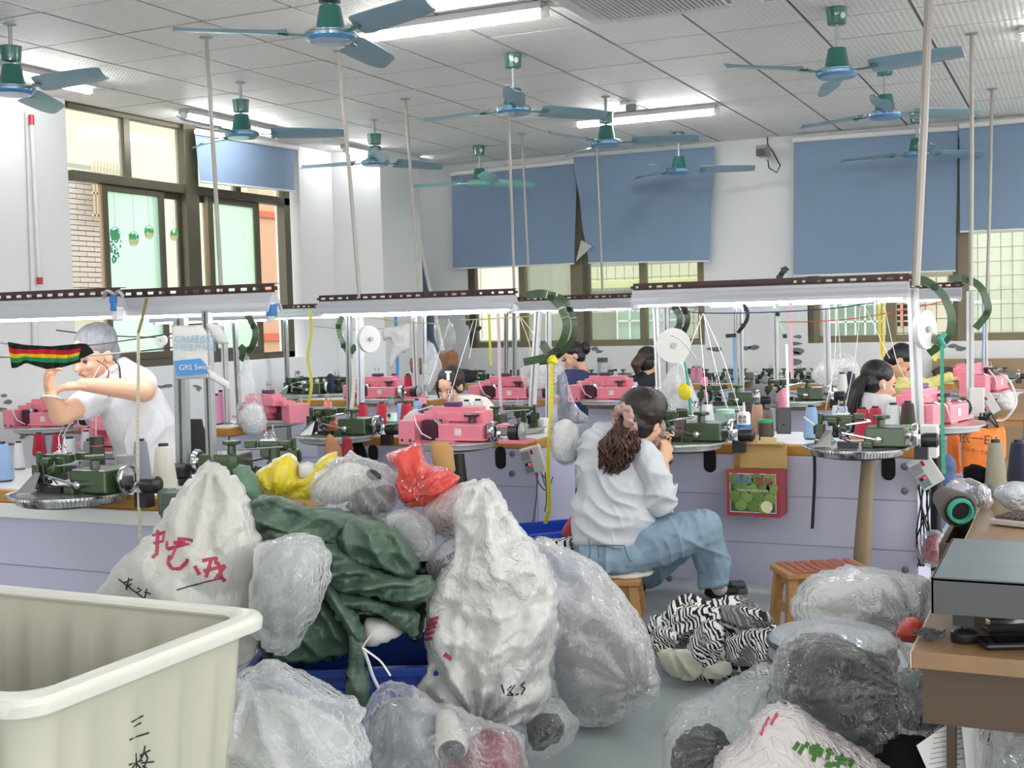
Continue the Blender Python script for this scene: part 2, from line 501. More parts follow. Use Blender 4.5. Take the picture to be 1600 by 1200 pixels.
def sash(pa, pb, glass, dx, wpx=8, tan=True):
    z0, z1 = ZS + .06, TZ - .04
    vert('sash_stile', pa, pa + wpx, z0, z1, m_alu, dx, .035)
    if tan: vert('sash_edge', pa - 3, pa, z0, z1, m_alu2, dx, .03)
    vert('sash_stile', pb - wpx, pb, z0, z1, m_alu, dx, .035)
    horz('sash_rail', pa, pb, z1 - .025, .05, m_alu, dx, .034)
    horz('sash_rail', pa, pb, z0 + .03, .06, m_alu, dx, .034)
    a, b = wy(pa + wpx - 1), wy(pb - wpx + 1)
    link('window_pane', MB().box((XG + dx, (a + b) / 2, (z0 + z1) / 2), (.006, b - a, z1 - z0 - .05)), glass, w1, smooth=False)
sash(156, 252, m_fr, .02)
sash(243, 284, m_fr2, -.02, 6, False)
sash(303, 326, m_fr2, -.02, 5, False)
sash(320, 400, m_fr, .02, 8)
for a, b in ((109, 194), (204, 282), (302, 366), (374, 437)):
    link('window_pane', MB().box((XG, (wy(a) + wy(b)) / 2, (TZ + CEIL) / 2), (.006, wy(b) - wy(a), CEIL - TZ - .05)), m_fr2, w1, smooth=False)
# plant stickers on the frosted pane
mg1 = mat('sticker_green', '#4fae6a', rough=.6); mg2 = mat('sticker_teal', '#3f9f86', rough=.6); mg3 = mat('sticker_pot', '#cfd79a', rough=.6); mline = mat('sticker_line', '#7d8f86', rough=.7)
def wp(px, py, dx=.03): return at(px, py, X=XG + dx)
def sticker(name, label, cx, cy, r, kind, top):
    t = thing(name, label, 'sticker', tuple(wp(cx, cy)), group='plant stickers on the window panes')
    L = wp(cx, cy)
    def loc(px, py): return wp(px, py, .032) - L
    ring = [loc(cx + r * .8 * cos(a), cy + r * 1.15 * sin(a)) for a in [2 * pi * k / 20 for k in range(20)]]
    link('hoop', MB().tube(ring, .0025, 4, closed=True), mline, t)
    link('cord', MB().tube([loc(cx - (top and 2), top), loc(cx, cy - r * 1.15)], .0018, 4), mline, t)
    pot = [loc(cx + x * r, cy + y * r) for x, y in ((-.72, .1), (.72, .1), (.5, .95), (-.5, .95))]
    mb = MB(); nn = len(pot); mb.add([tuple(p) for p in pot] + [tuple(p + V((.003, 0, 0))) for p in pot], [(0, 1, 2, 3), (7, 6, 5, 4), (0, 4, 5, 1), (1, 5, 6, 2), (2, 6, 7, 3), (3, 7, 4, 0)])
    link('pot', mb, mg3 if kind != 'vine' else mg1, t, smooth=False)
    lf = MB(); rr = random.Random(int(cx))
    for k in range(16): lf.ell(loc(cx + rr.uniform(-.65, .65) * r, cy + rr.uniform(-.6, .25) * r), (.004, .012, .018), n=6, m=4)
    link('foliage', lf, mg1 if kind != 'vine' else mg2, t)
    if kind == 'vine':
        lf = MB()
        for k in range(46):
            q = rr.random(); lf.ell(loc(cx + rr.uniform(-1, 1) * r * (1.1 - .75 * q), cy + r * (.8 + q * 3.7)), (.003, .009, .012), M=Matrix.Rotation(rr.uniform(-1, 1), 3, 'X'), n=5, m=4)
        o = link('trailing_leaves', lf, mg2, t); o['kind'] = 'stuff'
sticker('plant_sticker', 'trailing vine sticker in a hoop on the left frosted pane', 180, 366, 10, 'vine', 304)
sticker('plant_sticker', 'yellow flower basket sticker on the frosted pane beside the vine', 209, 373, 10, 'pot', 302)
sticker('plant_sticker', 'round cactus hoop sticker at the right edge of the frosted pane', 233, 363, 9, 'cup', 305)
sticker('plant_sticker', 'round cactus hoop sticker on the narrow pane by the thick mullion', 272, 367, 8, 'cup', 312)

# back windows
def bwin(name, px0, px1, posts, panes, tan=()):
    wn = bpy.data.objects.new(name, None); COL.objects.link(wn); wn['kind'] = 'structure'
    yy = YB + .05
    x0, x1 = bx(px0), bx(px1)
    for zz in (ZB + .03, 2.98): link('window_rail', MB().box(((x0 + x1) / 2, yy, zz), (x1 - x0, .08, .075)), m_alu2b, wn, smooth=False, bev=.004)
    for a, b, dark in posts:
        link('mullion', MB().box(((bx(a) + bx(b)) / 2, yy - .01, (ZB + 3) / 2), (bx(b) - bx(a), .09, 3 - ZB)), m_alu if dark else m_alu2b, wn, smooth=False, bev=.004)
    for a, b, g in panes:
        link('window_pane', MB().box(((bx(a) + bx(b)) / 2, yy, (ZB + 3) / 2), (bx(b) - bx(a), .006, 3 - ZB)), g, wn, smooth=False)
    return wn
m_alu2b = mat('khaki_aluminium', '#7d745c', rough=.45, metal=.25, var=.1)
w2 = bwin('window_2', 733, 1101, ((733, 744, 1), (812, 822, 0), (893, 912, 0), (912, 921, 1), (1000, 1010, 0), (1091, 1101, 0)),
          ((744, 812, m_fr2), (822, 893, m_gl), (921, 1000, m_gl), (1010, 1091, m_gl)))
w3 = bwin('window_3', 1262, 1720, ((1264, 1271, 1), (1271, 1280, 0), (1384, 1400, 0), (1489, 1496, 1), (1496, 1514, 0), (1710, 1720, 0)),
          ((1280, 1384, m_gl), (1514, 1710, m_gl)))
# ---- the neighbours outside
m_cream = mat('cream_render', '#cccbb6', rough=.8, var=.03)
m_tile = mat('cream_tile', '#c8c6b0', rough=.5, var=.04)
nb = thing('neighbour_building', 'pale tiled neighbouring building seen through the windows of the back wall', 'building', (0, 15.4, 0))
link('wall', MB().box((-2.5, .2, 1.3), (13, .3, 6)), mat('tile_joint', '#8b8a78', rough=.9), nb, smooth=False)
tl = MB().box((0, 0, 0), (.119, .02, .159), top=.96); td = None; cnt = 0
def tilespan(pa, pb, ya, yb):
    global td, cnt
    a, b = at(pa, ya, Y=15.4), at(pb, yb, Y=15.4)
    x = a.x
    while x < b.x:
        z = b.z
        while z < a.z:
            if cnt < 298:
                if td is None: o = link('facade_tile', tl, m_tile, nb, smooth=False); td = o.data
                else: o = bpy.data.objects.new('facade_tile', td); COL.objects.link(o); o.parent = nb
                o.location = (x - nb.location.x, .045, z); cnt += 1
            z += .167
        x += .127
tilespan(1518, 1606, 355, 530)
tilespan(925, 1090, 415, 440)
tilespan(1402, 1490, 440, 530)
tilespan(1060, 1095, 480, 535)
ext = MB(); a, b = at(820, 545, Y=15.37), at(1400, 400, Y=15.37)
link('ledge', MB().box((at(1010, 450, Y=15.3).x, -.15, at(1010, 443, Y=15.3).z), (1.9, .35, .1)), mat('ledge_yellow', '#cfcd90', rough=.8), nb, smooth=False, bev=.01)
def ewin(pa, pb, ya, yb, gm, nx, nz):
    p, q = at(pa, ya, Y=15.25), at(pb, yb, Y=15.25)
    f = link('window', MB().box(((p.x + q.x) / 2, -.02, (p.z + q.z) / 2), (q.x - p.x, .06, p.z - q.z)), gm, nb, smooth=False)
    g = MB()
    for k in range(nx + 1): g.bar((p.x + (q.x - p.x) * k / nx, -.1, q.z), (p.x + (q.x - p.x) * k / nx, -.1, p.z), .022, .022)
    for k in range(nz + 1): g.bar((p.x, -.1, q.z + (p.z - q.z) * k / nz), (q.x, -.1, q.z + (p.z - q.z) * k / nz), .022, .022)
    link('window_grille', g, m_white, f, smooth=False)
ewin(962, 1062, 466, 536, mat('green_pane', '#a9c9b4', rough=.2), 5, 2)
ewin(1290, 1382, 474, 532, mat('mossy_pane', '#7f9e88', rough=.2, var=.3, vs=9), 6, 2)
ewin(745, 808, 400, 530, mat('curtain_pane', '#dfe6dc', rough=.4), 1, 1)
lv = MB()
for k in range(14): lv.box((at(1410, 500, Y=15.2).x, -.2, 1.25 + k * .07), (.22, .03, .05))
link('louvre', lv, mat('louvre_dark', '#2e2420', rough=.6), nb, smooth=False)
link('louvre_frame', MB().bar((at(1409, 500, Y=15.1).x, -.3, 1.2), (at(1409, 500, Y=15.1).x, -.3, 2.3), .03, .03).bar((at(1398, 484, Y=15.1).x, -.3, 1.55), (at(1421, 484, Y=15.1).x, -.3, 1.55), .03, .03), mat('salmon_metal', '#c98f7d', rough=.5), nb, smooth=False)
# facade on the left side
XF = -10.6
nf = thing('neighbour_house', 'cream and tan brick house seen through the large left window', 'building', (XF, 10, 0))
def fy(px, py=330): return at(px, py, X=XF).y - 10
def fz(px, py): return at(px, py, X=XF).z
link('wall', MB().box((-.2, .8, 1.6), (.3, 9, 7)), m_cream, nf, smooth=False)
tanb = mat('tan_brick', '#c39c7e', rough=.8, var=.06); terr = mat('terracotta_band', '#c4644a', rough=.7, var=.1)
a, b = fy(396, 420), fy(431, 420)
link('tan_pier', MB().box((.02, (a + b) / 2, 1.7), (.2, b - a, 6)), tanb, nf, smooth=False)
for yy in (331, 521):
    z = fz(412, yy + 6)
    link('terracotta_band', MB().box((.13, (a + b) / 2, z), (.05, b - a, .085 if yy < 400 else .1)), terr, nf, smooth=False)
bk = MB().box((0, 0, 0), (.03, .2, .052)); wb_d = None
for k in range(52):
    if wb_d is None: o = link('brick', bk, m_white, nf, smooth=False); wb_d = o.data
    else: o = bpy.data.objects.new('brick', wb_d); COL.objects.link(o); o.parent = nf
    o.location = (.1, (fy(431, 420) + fy(440, 420)) / 2, .3 + k * .06)
bk = MB().box((0, 0, 0), (.03, .235, .05)); wb_d = None; mbk = mat('white_brick', '#b9afa7', rough=.8, var=.08)
for k in range(26):
    for q in range(5):
        if wb_d is None: o = link('brick', bk, mbk, nf, smooth=False); wb_d = o.data
        else: o = bpy.data.objects.new('brick', wb_d); COL.objects.link(o); o.parent = nf
        o.location = (.1, fy(108, 400) + .12 + q * .245 + (.12 if k % 2 else 0) - .2, fz(130, 470) + k * .06)
gr = MB()
for k in range(9):
    y = fy(116 + k * 5, 320); gr.bar((.3, y, fz(130, 342)), (.3, y, fz(130, 283) + .2), .02, .02)
for yy in (283, 306, 340): gr.bar((.3, fy(112, 320), fz(130, yy)), (.3, fy(158, 320), fz(130, yy)), .02, .025)
link('window_grille', gr, mat('tan_paint', '#b7a58a', rough=.5), nf, smooth=False)
link('window', MB().box((.06, fy(132, 320), fz(130, 310)), (.1, 1.1, .75)), mat('dark_green_pane', '#5f7c66', rough=.3, var=.3), nf, smooth=False)

# ---- blinds
def blind_mat():
    m = mat('blue_blind', '#93abc6', rough=.75, var=.05, vs=2)
    t = NT(m); p = t.n['Principled BSDF']; out = t.n['Material Output']
    tl = t.node('ShaderNodeBsdfTranslucent'); tl.inputs[0].default_value = (.15, .27, .45, 1)
    mx = t.node('ShaderNodeMixShader'); mx.inputs[0].default_value = .22
    t.link(p.outputs[0], mx.inputs[1]); t.link(tl.outputs[0], mx.inputs[2]); t.link(mx.outputs[0], out.inputs[0])
    return m
m_bl = blind_mat()
def blind(label, corners, roller=True, crease=0, bulge=.012, seed=1):
    """corners: four world points tl, tr, br, bl"""
    tl, tr, br, bl_ = [V(c) for c in corners]
    t = thing('roller_blind', label, 'blind', tuple(tl), group=None)
    nx, nz = 24, 20; mb = MB(); vs = []; rr = np.random.RandomState(seed)
    ph = rr.rand(6) * 6
    nrm = (tr - tl).cross(bl_ - tl).normalized()
    if nrm.dot(EYE - tl) < 0: nrm = -nrm
    for s in (0, 1):
        for k in range(nz + 1):
            for i in range(nx + 1):
                u, q = i / nx, k / nz
                p = (tl.lerp(tr, u)).lerp(bl_.lerp(br, u), q)
                h = bulge * sin(u * 7 + ph[0]) * sin(q * 3 + ph[1]) + crease * (abs(((u * 2.2 + q * 1.7 + ph[2]) % 1) - .5) - .25) * q * (1 - q) * 4
                vs.append(p - tl + nrm * (h + s * .0015))
    N = (nx + 1) * (nz + 1); fs = []
    for s in (0, 1):
        for k in range(nz):
            for i in range(nx):
                a = s * N + k * (nx + 1) + i
                q = (a, a + 1, a + nx + 2, a + nx + 1)
                fs.append(q if s else q[::-1])
    link('cloth', MB().add(vs, fs), m_bl, t)
    link('bottom_bar', MB().bar(bl_ - tl, br - tl, .03, .016), m_white, t, smooth=False, bev=.003)
    if roller: link('roller_tube', MB().cyl(V((0, 0, .0)) + nrm * .02, tr - tl + nrm * .02, .028), m_white, t)
    return t
YBL = YB - .1
blind('left of the two overlapping blue roller blinds on the back wall', (at(705, 272, Y=YBL), at(902, 252, Y=YBL), at(897, 412, Y=YBL), at(708, 420, Y=YBL)))
blind('creased blue roller blind hanging over its neighbour, beside the wall camera', (at(896, 246, Y=YBL - .05), at(1116, 229, Y=YBL - .05), at(1108, 408, Y=YBL - .05), at(920, 411, Y=YBL - .05)), False, .11, .03, 4)
blind('tallest blue roller blind on the back wall, right of the wall camera', (at(1240, 219, Y=YBL), at(1497, 200, Y=YBL), at(1493, 423, Y=YBL), at(1240, 431, Y=YBL)), seed=6)
blind('blue roller blind pulled halfway at the right edge of the back wall', (at(1499, 197, Y=YBL - .03), at(1700, 178, Y=YBL - .03), at(1700, 354, Y=YBL - .03), at(1500, 362, Y=YBL - .03)), seed=8)
XBL = XW + .05
blind('short blue roller blind hanging slanted over the left window', (at(304, 206, X=XBL), at(462, 231, X=XBL), at(460, 299, X=XBL), at(313, 284, X=XBL)), seed=9)
# folded torn corner of the creased blind
fc = MB(); p, q, r_ = at(908, 375, Y=YBL - .08), at(925, 385, Y=YBL - .1), at(900, 408, Y=YBL - .08)
fc.add([p, q, r_, p + V((0, .004, 0)), q + V((0, .004, 0)), r_ + V((0, .004, 0))], [(0, 1, 2), (5, 4, 3), (0, 3, 4, 1), (1, 4, 5, 2), (2, 5, 3, 0)])
one('cloth_flap', fc, mat('cloth_grey', '#c9c8c4', rough=.7), 'torn white corner flap folded up between the two middle blinds', 'cloth flap', smooth=False)
# loose rolled blind leaning in the corner
t = thing('loose_blind', 'loose blue blind on its white tube leaning in the back left corner', 'blind', tuple(at(645, 450, Y=11.6)))
o0 = V(t.location)
cl = MB(); vs = []
for k in range(9):
    q = k / 8
    a, b = at(646 + 2 * q, 352 + 300 * q, Y=11.6), at(650 + 62 * q, 352 + 300 * q, Y=11.55)
    for i in range(7): vs.append(a.lerp(b, i / 6) + V((0, -.03 * sin(i * 1.5) * q - .03, 0)) - o0)
fs = [(k * 7 + i, k * 7 + i + 1, k * 7 + i + 8, k * 7 + i + 7) for k in range(8) for i in range(6)]
o = link('cloth', MB().add(vs, fs), m_bl, t); sm = o.modifiers.new('th', 'SOLIDIFY'); sm.thickness = .004
link('tube', MB().cyl(at(649, 350, Y=11.5) - o0, at(712, 640, Y=11.5) - o0, .022), m_white, t)
link('tube', MB().cyl(at(645, 352, Y=11.5) - o0, at(646, 640, Y=11.5) - o0, .02), mat('cream_tube', '#cfc6ba', rough=.5), t)

# ---- peeled paint patches
def patch(par, pts, sz, seed, pl):
    rr = random.Random(seed); mb = None
    for (x, y) in pts:
        p = at(x, y, **pl); n = 9; k = rr.uniform(.6, 1.3) * sz; st = rr.uniform(.3, .6)
        poly = [(cos(2 * pi * i / n) * k * rr.uniform(.6, 1.1), sin(2 * pi * i / n) * k * st * rr.uniform(.6, 1.1)) for i in range(n)]
        M = face((0, -1, 0) if 'Y' in pl else (1, 0, 0), loc=p)
        link('peeled_patch', MB().prism(poly, M, .004), mat('bare_plaster', '#7d7f84', rough=.9, var=.3), par, smooth=False)
patch(wall_back, [(1247, 526), (1245, 537), (1246, 548), (1243, 553), (1244, 565), (1178, 543), (1165, 544), (1112, 545), (1120, 546), (1490, 541), (1500, 545), (930, 545), (936, 549)], .06, 3, dict(Y=YB - .001))
patch(wall_left, [(6, 618), (12, 628), (4, 640), (12, 665), (34, 684), (16, 694), (8, 704), (40, 676), (250, 605), (262, 603), (305, 603), (310, 607), (466, 582), (470, 590), (467, 600)], .05, 4, dict(X=XW + .001))
# ---- conduits, rod, camera, detector
one('wall_conduit', MB().tube([at(43, 175, X=XW + .02), at(56, 560, X=XW + .02)], .02, 8), m_white, 'white conduit pipe running down the wall left of the window', 'pipe')
t = thing('wall_rod', 'slim white rod with red end caps mounted on the left wall', 'rod', tuple(at(49, 184, X=XW + .07))); o0 = V(t.location)
link('rod', MB().cyl((0, 0, 0), at(62, 440, X=XW + .07) - o0, .014), m_white, t)
m_red = mat('red_plastic', '#b8203a', rough=.35)
link('cap', MB().cyl((0, 0, .02), (0, 0, -.05), .02), m_red, t); e = at(62, 440, X=XW + .07) - o0
link('cap', MB().cyl(e + V((0, 0, .03)), e - V((0, 0, .02)), .022), m_red, t)
t = thing('security_camera', 'grey and black security camera on the back wall between the blinds', 'camera', tuple(at(1200, 245, Y=YB - .02))); o0 = V(t.location)
link('bracket', MB().cyl((0, 0, -.02), (0, -.16, -.02), .02).box((0, 0, -.02), (.08, .02, .1)), m_white, t)
link('housing', MB().box((0, -.2, .03), (.1, .2, .1)), mat('camera_grey', '#8b8d8f', rough=.4), t, bev=.01, smooth=False)
link('lens', MB().box((0, -.302, .01), (.085, .01, .07)).cyl((0, -.3, .01), (0, -.32, .01), .025), m_black, t, smooth=False)
link('cable', MB().tube([(.02, -.1, -.04), (.03, -.1, -.12), (.1, -.08, -.17), (.13, -.05, -.1), (.05, -.02, .05), (.0, -.01, .12), (0, -.01, .3)], .006, 6), m_black, t)
t = thing('smoke_detector', 'small round white detector on the ceiling above the middle blinds', 'detector', tuple(at(983, 160, Z=CEIL)))
link('base', MB().lathe([(.07, 0), (.075, -.01), (.07, -.025)], n=16), m_white, t)
link('head', MB().box((.03, -.02, -.05), (.09, .06, .05)), mat('grey_plastic', '#8c8e90', rough=.4), t, smooth=False, bev=.008)

# ---- ceiling air conditioner
t = thing('ceiling_cassette', 'white square ceiling air conditioner with slatted grille at the top edge', 'air conditioner', (0, 0, 0))
c0 = at(926, 38, Z=CEIL - .03); S = 1.0
link('panel', MB().box((c0.x + S / 2, c0.y - S / 2, CEIL - .015), (S, S, .05)), m_white, t, smooth=False, bev=.02)
link('air_intake', MB().box((c0.x + S / 2, c0.y - S / 2, CEIL - .045), (S - .3, S - .3, .02)), mat('dim_grey', '#8f8f92', rough=.6), t, smooth=False)
md = None
for k in range(26):
    if md is None: o = link('slat', MB().box((0, 0, 0), (.008, S - .34, .012)), m_white, t, smooth=False); md = o.data
    else: o = bpy.data.objects.new('slat', md); COL.objects.link(o); o.parent = t
    o.location = (c0.x + .17 + k * (S - .34) / 25, c0.y - S / 2, CEIL - .06)
for q in (0, 1):
    link('louvre', MB().box((c0.x + .08 + q * (S - .16), c0.y - S / 2, CEIL - .045), (.07, S - .35, .014)), mat('louvre_grey', '#dfdfe2', rough=.4), t, smooth=False)
    link('louvre', MB().box((c0.x + S / 2, c0.y - .08 - q * (S - .16), CEIL - .045), (S - .35, .07, .014)), mat('louvre_grey', '#c9c9cc'), t, smooth=False)

# ---- ceiling tubes
m_tube = mat('lit_tube', '#ffffff', emit=22.)
def ceil_lamp(label, pa, pb):
    a, b = at(*pa, Z=CEIL - .06), at(*pb, Z=CEIL - .06)
    d = (b - a)
    if abs(d.x) > abs(d.y): d = V((d.x, 0, 0))
    else: d = V((0, d.y, 0))
    d = d.normalized() * min(max(d.length, .8), 1.6)
    ln = d.length; u = d.normalized(); sd = V((0, 0, 1)).cross(u)
    t = thing('ceiling_tube_lamp', label, 'ceiling lamp', tuple(a), group='ceiling tube lamps'); 
    link('housing', MB().bar(V((0, 0, .04)), d + V((0, 0, .04)), .12, .04).bar(V((0, 0, .025)), d + V((0, 0, .025)), .06, .02), mat('lamp_housing', '#c5c5c6', rough=.35, metal=.2), t, smooth=False, bev=.006)
    link('tube', MB().cyl(u * .03 - V((0, 0, .005)), d - u * .03 - V((0, 0, .005)), .019), m_tube, t)
    for e in (V(), d): link('holder', MB().box(tuple(e + V((0, 0, .008))), (.04, .04, .05)), m_white, t, smooth=False)
ceil_lamp('long lit tube lamp on the ceiling beside the top fan', (560, 62), (845, 18))
ceil_lamp('lit ceiling tube lamp behind the fan in the top left corner', (0, 112), (138, 139))
ceil_lamp('lit ceiling tube lamp above the left window blind', (288, 182), (432, 213))
ceil_lamp('lit ceiling tube lamp in front of the back left pillar', (540, 235), (652, 258))
ceil_lamp('lit ceiling tube lamp near the smoke detector', (900, 196), (1117, 173))
ceil_lamp('lit ceiling tube lamp cut by the right edge of the picture', (1592, 60), (1850, 30))

for i, (x, y) in enumerate([(-4.6, 3.2), (-2.2, 3.0), (.2, 3.4), (-3.6, .8), (-.9, .6), (1.4, 1.2)]):  # unseen tube lamps added to light the near bags and give them highlights
    t = thing('ceiling_tube_lamp', 'added unseen ceiling tube lamp over the near part of the room, ' + ['left by the front bench', 'above the sack heap', 'above the desk', 'far left behind the viewer', 'above the viewer', 'behind the desk'][i], 'ceiling lamp', (x, y, CEIL - .05), 0, 'ceiling tube lamps')
    link('housing', MB().box((.62, 0, .035), (1.24, .12, .03)), MATS['lamp_housing'], t, smooth=False); link('tube', MB().cyl((.03, 0, -.005), (1.21, 0, -.005), .019), m_tube, t)
# ---- fans
m_fan = mat('fan_teal', '#2f6f66', rough=.3, coat=.3, var=.06)
m_bld = mat('fan_blade', '#86a6b4', rough=.32, metal=.25, var=.1, vs=10)
m_hub = mat('fan_hub_blue', '#5f94bd', rough=.2, metal=.3, coat=.4)
m_mint = mat('fan_mint', '#8fd8cb', rough=.3, coat=.3)
def fan(label, px, py, ang, cup_up=True, drop=.36, mint=False, hub=None):
    c = at(px, py, Z=CEIL) if hub is None else at(*hub, Z=CEIL - drop)
    t = thing('ceiling_fan', label, 'ceiling fan', (c.x, c.y, CEIL), YAW, 'teal ceiling fans')
    mt, mh, mb_ = (m_fan, m_hub, m_bld) if not mint else (m_mint, m_mint, m_mint)
    h = -drop
    link('ceiling_hook', MB().lathe([(.035, 0), (.035, -.006), (.012, -.012)], n=10), m_galv, t)
    link('rod', MB().cyl((0, 0, 0), (0, 0, h + .12), .011, n=8), m_galv, t)
    zc = -.005 if cup_up else h + .238
    cu = link('canopy', MB().lathe([(.03, zc - .088), (.052, zc - .084), (.056, zc - .02), (.06, zc), (.03, zc + .001)][::1], n=18), mt if not mint else m_fan, t)
    if cup_up: link('badge', MB().ell((.02, -.05, zc - .045), (.017, .006, .02), n=8, m=6), m_white, cu)
    link('motor_cover', MB().lathe([(.075, h + .022), (.07, h + .03), (.055, h + .11), (.05, h + .135), (.02, h + .14)], n=18), m_fan, t)
    link('motor', MB().lathe([(.02, h - .03), (.1, h - .028), (.118, h - .012), (.12, h + .012), (.1, h + .024), (.03, h + .028)], n=24), mh, t)
    link('hub_ring', MB().lathe([(.1205, h + .002), (.1225, h + .005), (.1205, h + .008)], n=24, cap=False), mat('gold_line', '#b9a35a', rough=.4, metal=.6), t)
    me = None
    for k in range(3):
        a = R(ang + 120 * k)
        if me is None:
            mb = MB(); vs = []
            prof = [(.2, .045), (.24, .066), (.4, .07), (.62, .066), (.7, .05), (.715, .03)]
            for s in (0, 1):
                for x, hw in prof:
                    for q in (-1, -.3, .4, 1):
                        y = q * hw
                        vs.append((x, y, -.026 * q * (1.15 - .5 * x) + .010 * q * q + (.0 if s else -.003)))
            n4 = len(prof) * 4; fs = []
            for i in range(len(prof) - 1):
                for j in range(3):
                    b0 = i * 4 + j; fs.append((b0, b0 + 4, b0 + 5, b0 + 1)); b1 = b0 + n4; fs.append((b1, b1 + 1, b1 + 5, b1 + 4))
            for i in range(len(prof) - 1):
                for j in (0, 3):
                    b0 = i * 4 + j; fs.append((b0, b0 + 4, b0 + 4 + n4, b0 + n4))
            for i in (0, len(prof) - 1):
                for j in range(3): b0 = i * 4 + j; fs.append((b0, b0 + 1, b0 + 1 + n4, b0 + n4))
            mb.add(vs, fs); me = mb
            br = MB().box((.16, 0, .0), (.12, .03, .006)).box((.22, 0, .002), (.05, .06, .006)).cyl((.21, .015, -.004), (.21, .015, .012), .006, n=6).cyl((.235, -.015, -.004), (.235, -.015, .012), .006, n=6)
            o = link('blade', me, mb_, t); ob = link('blade_iron', br, mt, o); bm_, ibm = o.data, ob.data
        else:
            o = bpy.data.objects.new('blade', bm_); COL.objects.link(o); o.parent = t
            ob = bpy.data.objects.new('blade_iron', ibm); COL.objects.link(ob); ob.parent = o
        o.location = (0, 0, h - .0); o.rotation_euler = (0, 0, a)
fan('teal ceiling fan cut off at the top left, in front of a lamp', 15, 38, -29, False)
fan('largest teal ceiling fan at the top, beside the long tube lamp', 0, 0, -46, False, hub=(517, 56))
fan('teal ceiling fan in front of the lamp over the left window', 375, 129, 10, False)
fan('teal ceiling fan by the lamp before the back left pillar', 584, 187, 40, False)
fan('teal ceiling fan in the middle with one blade pointing at the viewer', 801, 84, 30, True)
fan('teal ceiling fan in front of the lamp near the smoke detector', 946, 151, -8, False)
fan('mint green ceiling fan before the left end of the middle blind', 748, 228, 40, True, mint=True)
fan('farthest teal fan before the creased middle blind', 1060, 207, 0, True)
fan('large teal ceiling fan at the upper right', 1307, 13, -40, True)
fan('teal ceiling fan just right of and behind the large upper right one', 1382, 97, 10, True)
fan('small far teal fan before the tallest right blind', 1432, 176, 20, True)
# ================================================================== BENCHES
m_wood = mat('ochre_wood', '#b88437', rough=.45, var=.18, vs=5, stretch=(.5, 3, 6), bump=.03, bs=20)
m_lam = mat('white_laminate', '#e4e4e2', rough=.3, var=.04)
m_pan = mat('lavender_panel', '#c3c4da', rough=.38, var=.03, vs=2)
m_hole_shade = mat('hole_shade_black', '#08080a', rough=.8)  # black painted on raised ovals for the shade inside the slots
m_bolt = mat('bolt_grey', '#7b7d88', rough=.4, metal=.4)
TOP = .77
def oval(w_, h_, n=8):
    return [(w_ * cos(a), h_ / 2 - w_ + w_ * sin(a)) for a in [pi * k / n for k in range(n + 1)]] + [(w_ * cos(a), -h_ / 2 + w_ + w_ * sin(a)) for a in [pi + pi * k / n for k in range(n + 1)]]
BN = []
def bench(label, x0, x1, Y, slots=(), bolts=(), depth=.62, seams=(.5, .25), pan=None, group=None):
    BN.append((x0, x1, Y, Y + depth))
    t = thing('workbench', label, 'workbench', ((x0 + x1) / 2, Y + depth / 2, 0)); L = x1 - x0; h = depth / 2
    p = pan or m_pan
    link('worktop', MB().box((0, 0, .737), (L, depth, .055)), m_wood, t, smooth=False, bev=.008)
    link('top_sheet', MB().box((0, .01, .7665), (L - .02, depth - .02, .007)), m_lam, t, smooth=False)
    z = .709
    for k, s in enumerate(list(seams) + [.03]):
        link('front_panel', MB().box((0, -h + .01 + .008 * k, (z + s) / 2), (L - .03, .018, z - s - .003)), p, t, smooth=False, bev=.003)
        z = s
    for q in (-1, 1):
        link('side_panel', MB().box((q * (L / 2 - .03), .02, .355), (.02, depth - .06, .70)), p, t, smooth=False, bev=.002)
    for px, z in bolts:
        link('bolt', MB().lathe([(.018, 0), (.018, .004), (.012, .008)], n=12, M=Matrix.Translation((px - (x0 + x1) / 2, -h, z)) @ Matrix.Rotation(R(90), 4, 'X')), m_bolt, t)
    for px, z, hh in slots:
        link('cable_slot_shade', MB().prism(oval(.033, hh), Matrix.Translation((px - (x0 + x1) / 2, -h - .002, z)) @ Matrix.Rotation(R(90), 4, 'X'), .004), m_hole_shade, t, smooth=False)
    return t
def fx(px, Y, py=700): return at(px, py, Y=Y).x
def fzz(px, py, Y): return at(px, py, Y=Y).z
Y0, Y1, Y2, Y3 = 3.8, 6.2, 9.05, 11.35
bench('left front workbench behind the pale plastic trolley', -6.2, fx(256, Y0), Y0, seams=(.69, .44, .2))
bench('workbench behind the tall marked sack, left part', fx(288, Y0), fx(425, Y0), Y0)
bench('middle workbench with two sewing machines behind the red bag', fx(492, Y1), fx(838, Y1, 690), Y1,
      [(fx(782, Y1), fzz(782, 715, Y1), .13), (fx(583, Y1), fzz(583, 708, Y1), .1)],
      [(fx(800, Y1), fzz(800, 709, Y1)), (fx(533, Y1), fzz(533, 700, Y1)), (fx(799, Y1), fzz(799, 740, Y1))])
bench('right workbench the pomelo box hangs on', fx(1010, Y1), fx(1438, Y1, 705), Y1,
      [(fx(1109, Y1), fzz(1109, 719, Y1), .13), (fx(1388, Y1), fzz(1388, 730, Y1), .13)],
      [(fx(1413, Y1), fzz(1413, 729, Y1)), (fx(1413, Y1), fzz(1413, 890, Y1)), (fx(1046, Y1), fzz(1046, 720, Y1)), (fx(1413, Y1), fzz(1413, 767, Y1)), (fx(1042, Y1), fzz(1042, 903, Y1))])
bench('far left workbench carrying the pink machine', -6.75, fx(356, 6.5, 682), 6.5, depth=.5)
bench('second-row workbench left of the kneeling girl', fx(462, Y2, 632), fx(672, Y2, 632), Y2)
bench('second-row workbench short piece between the posts', fx(742, Y2, 632), fx(829, Y2, 632), Y2)
bench('second-row workbench behind the seated woman', fx(916, Y2, 632), fx(1010, Y2, 632), Y2)
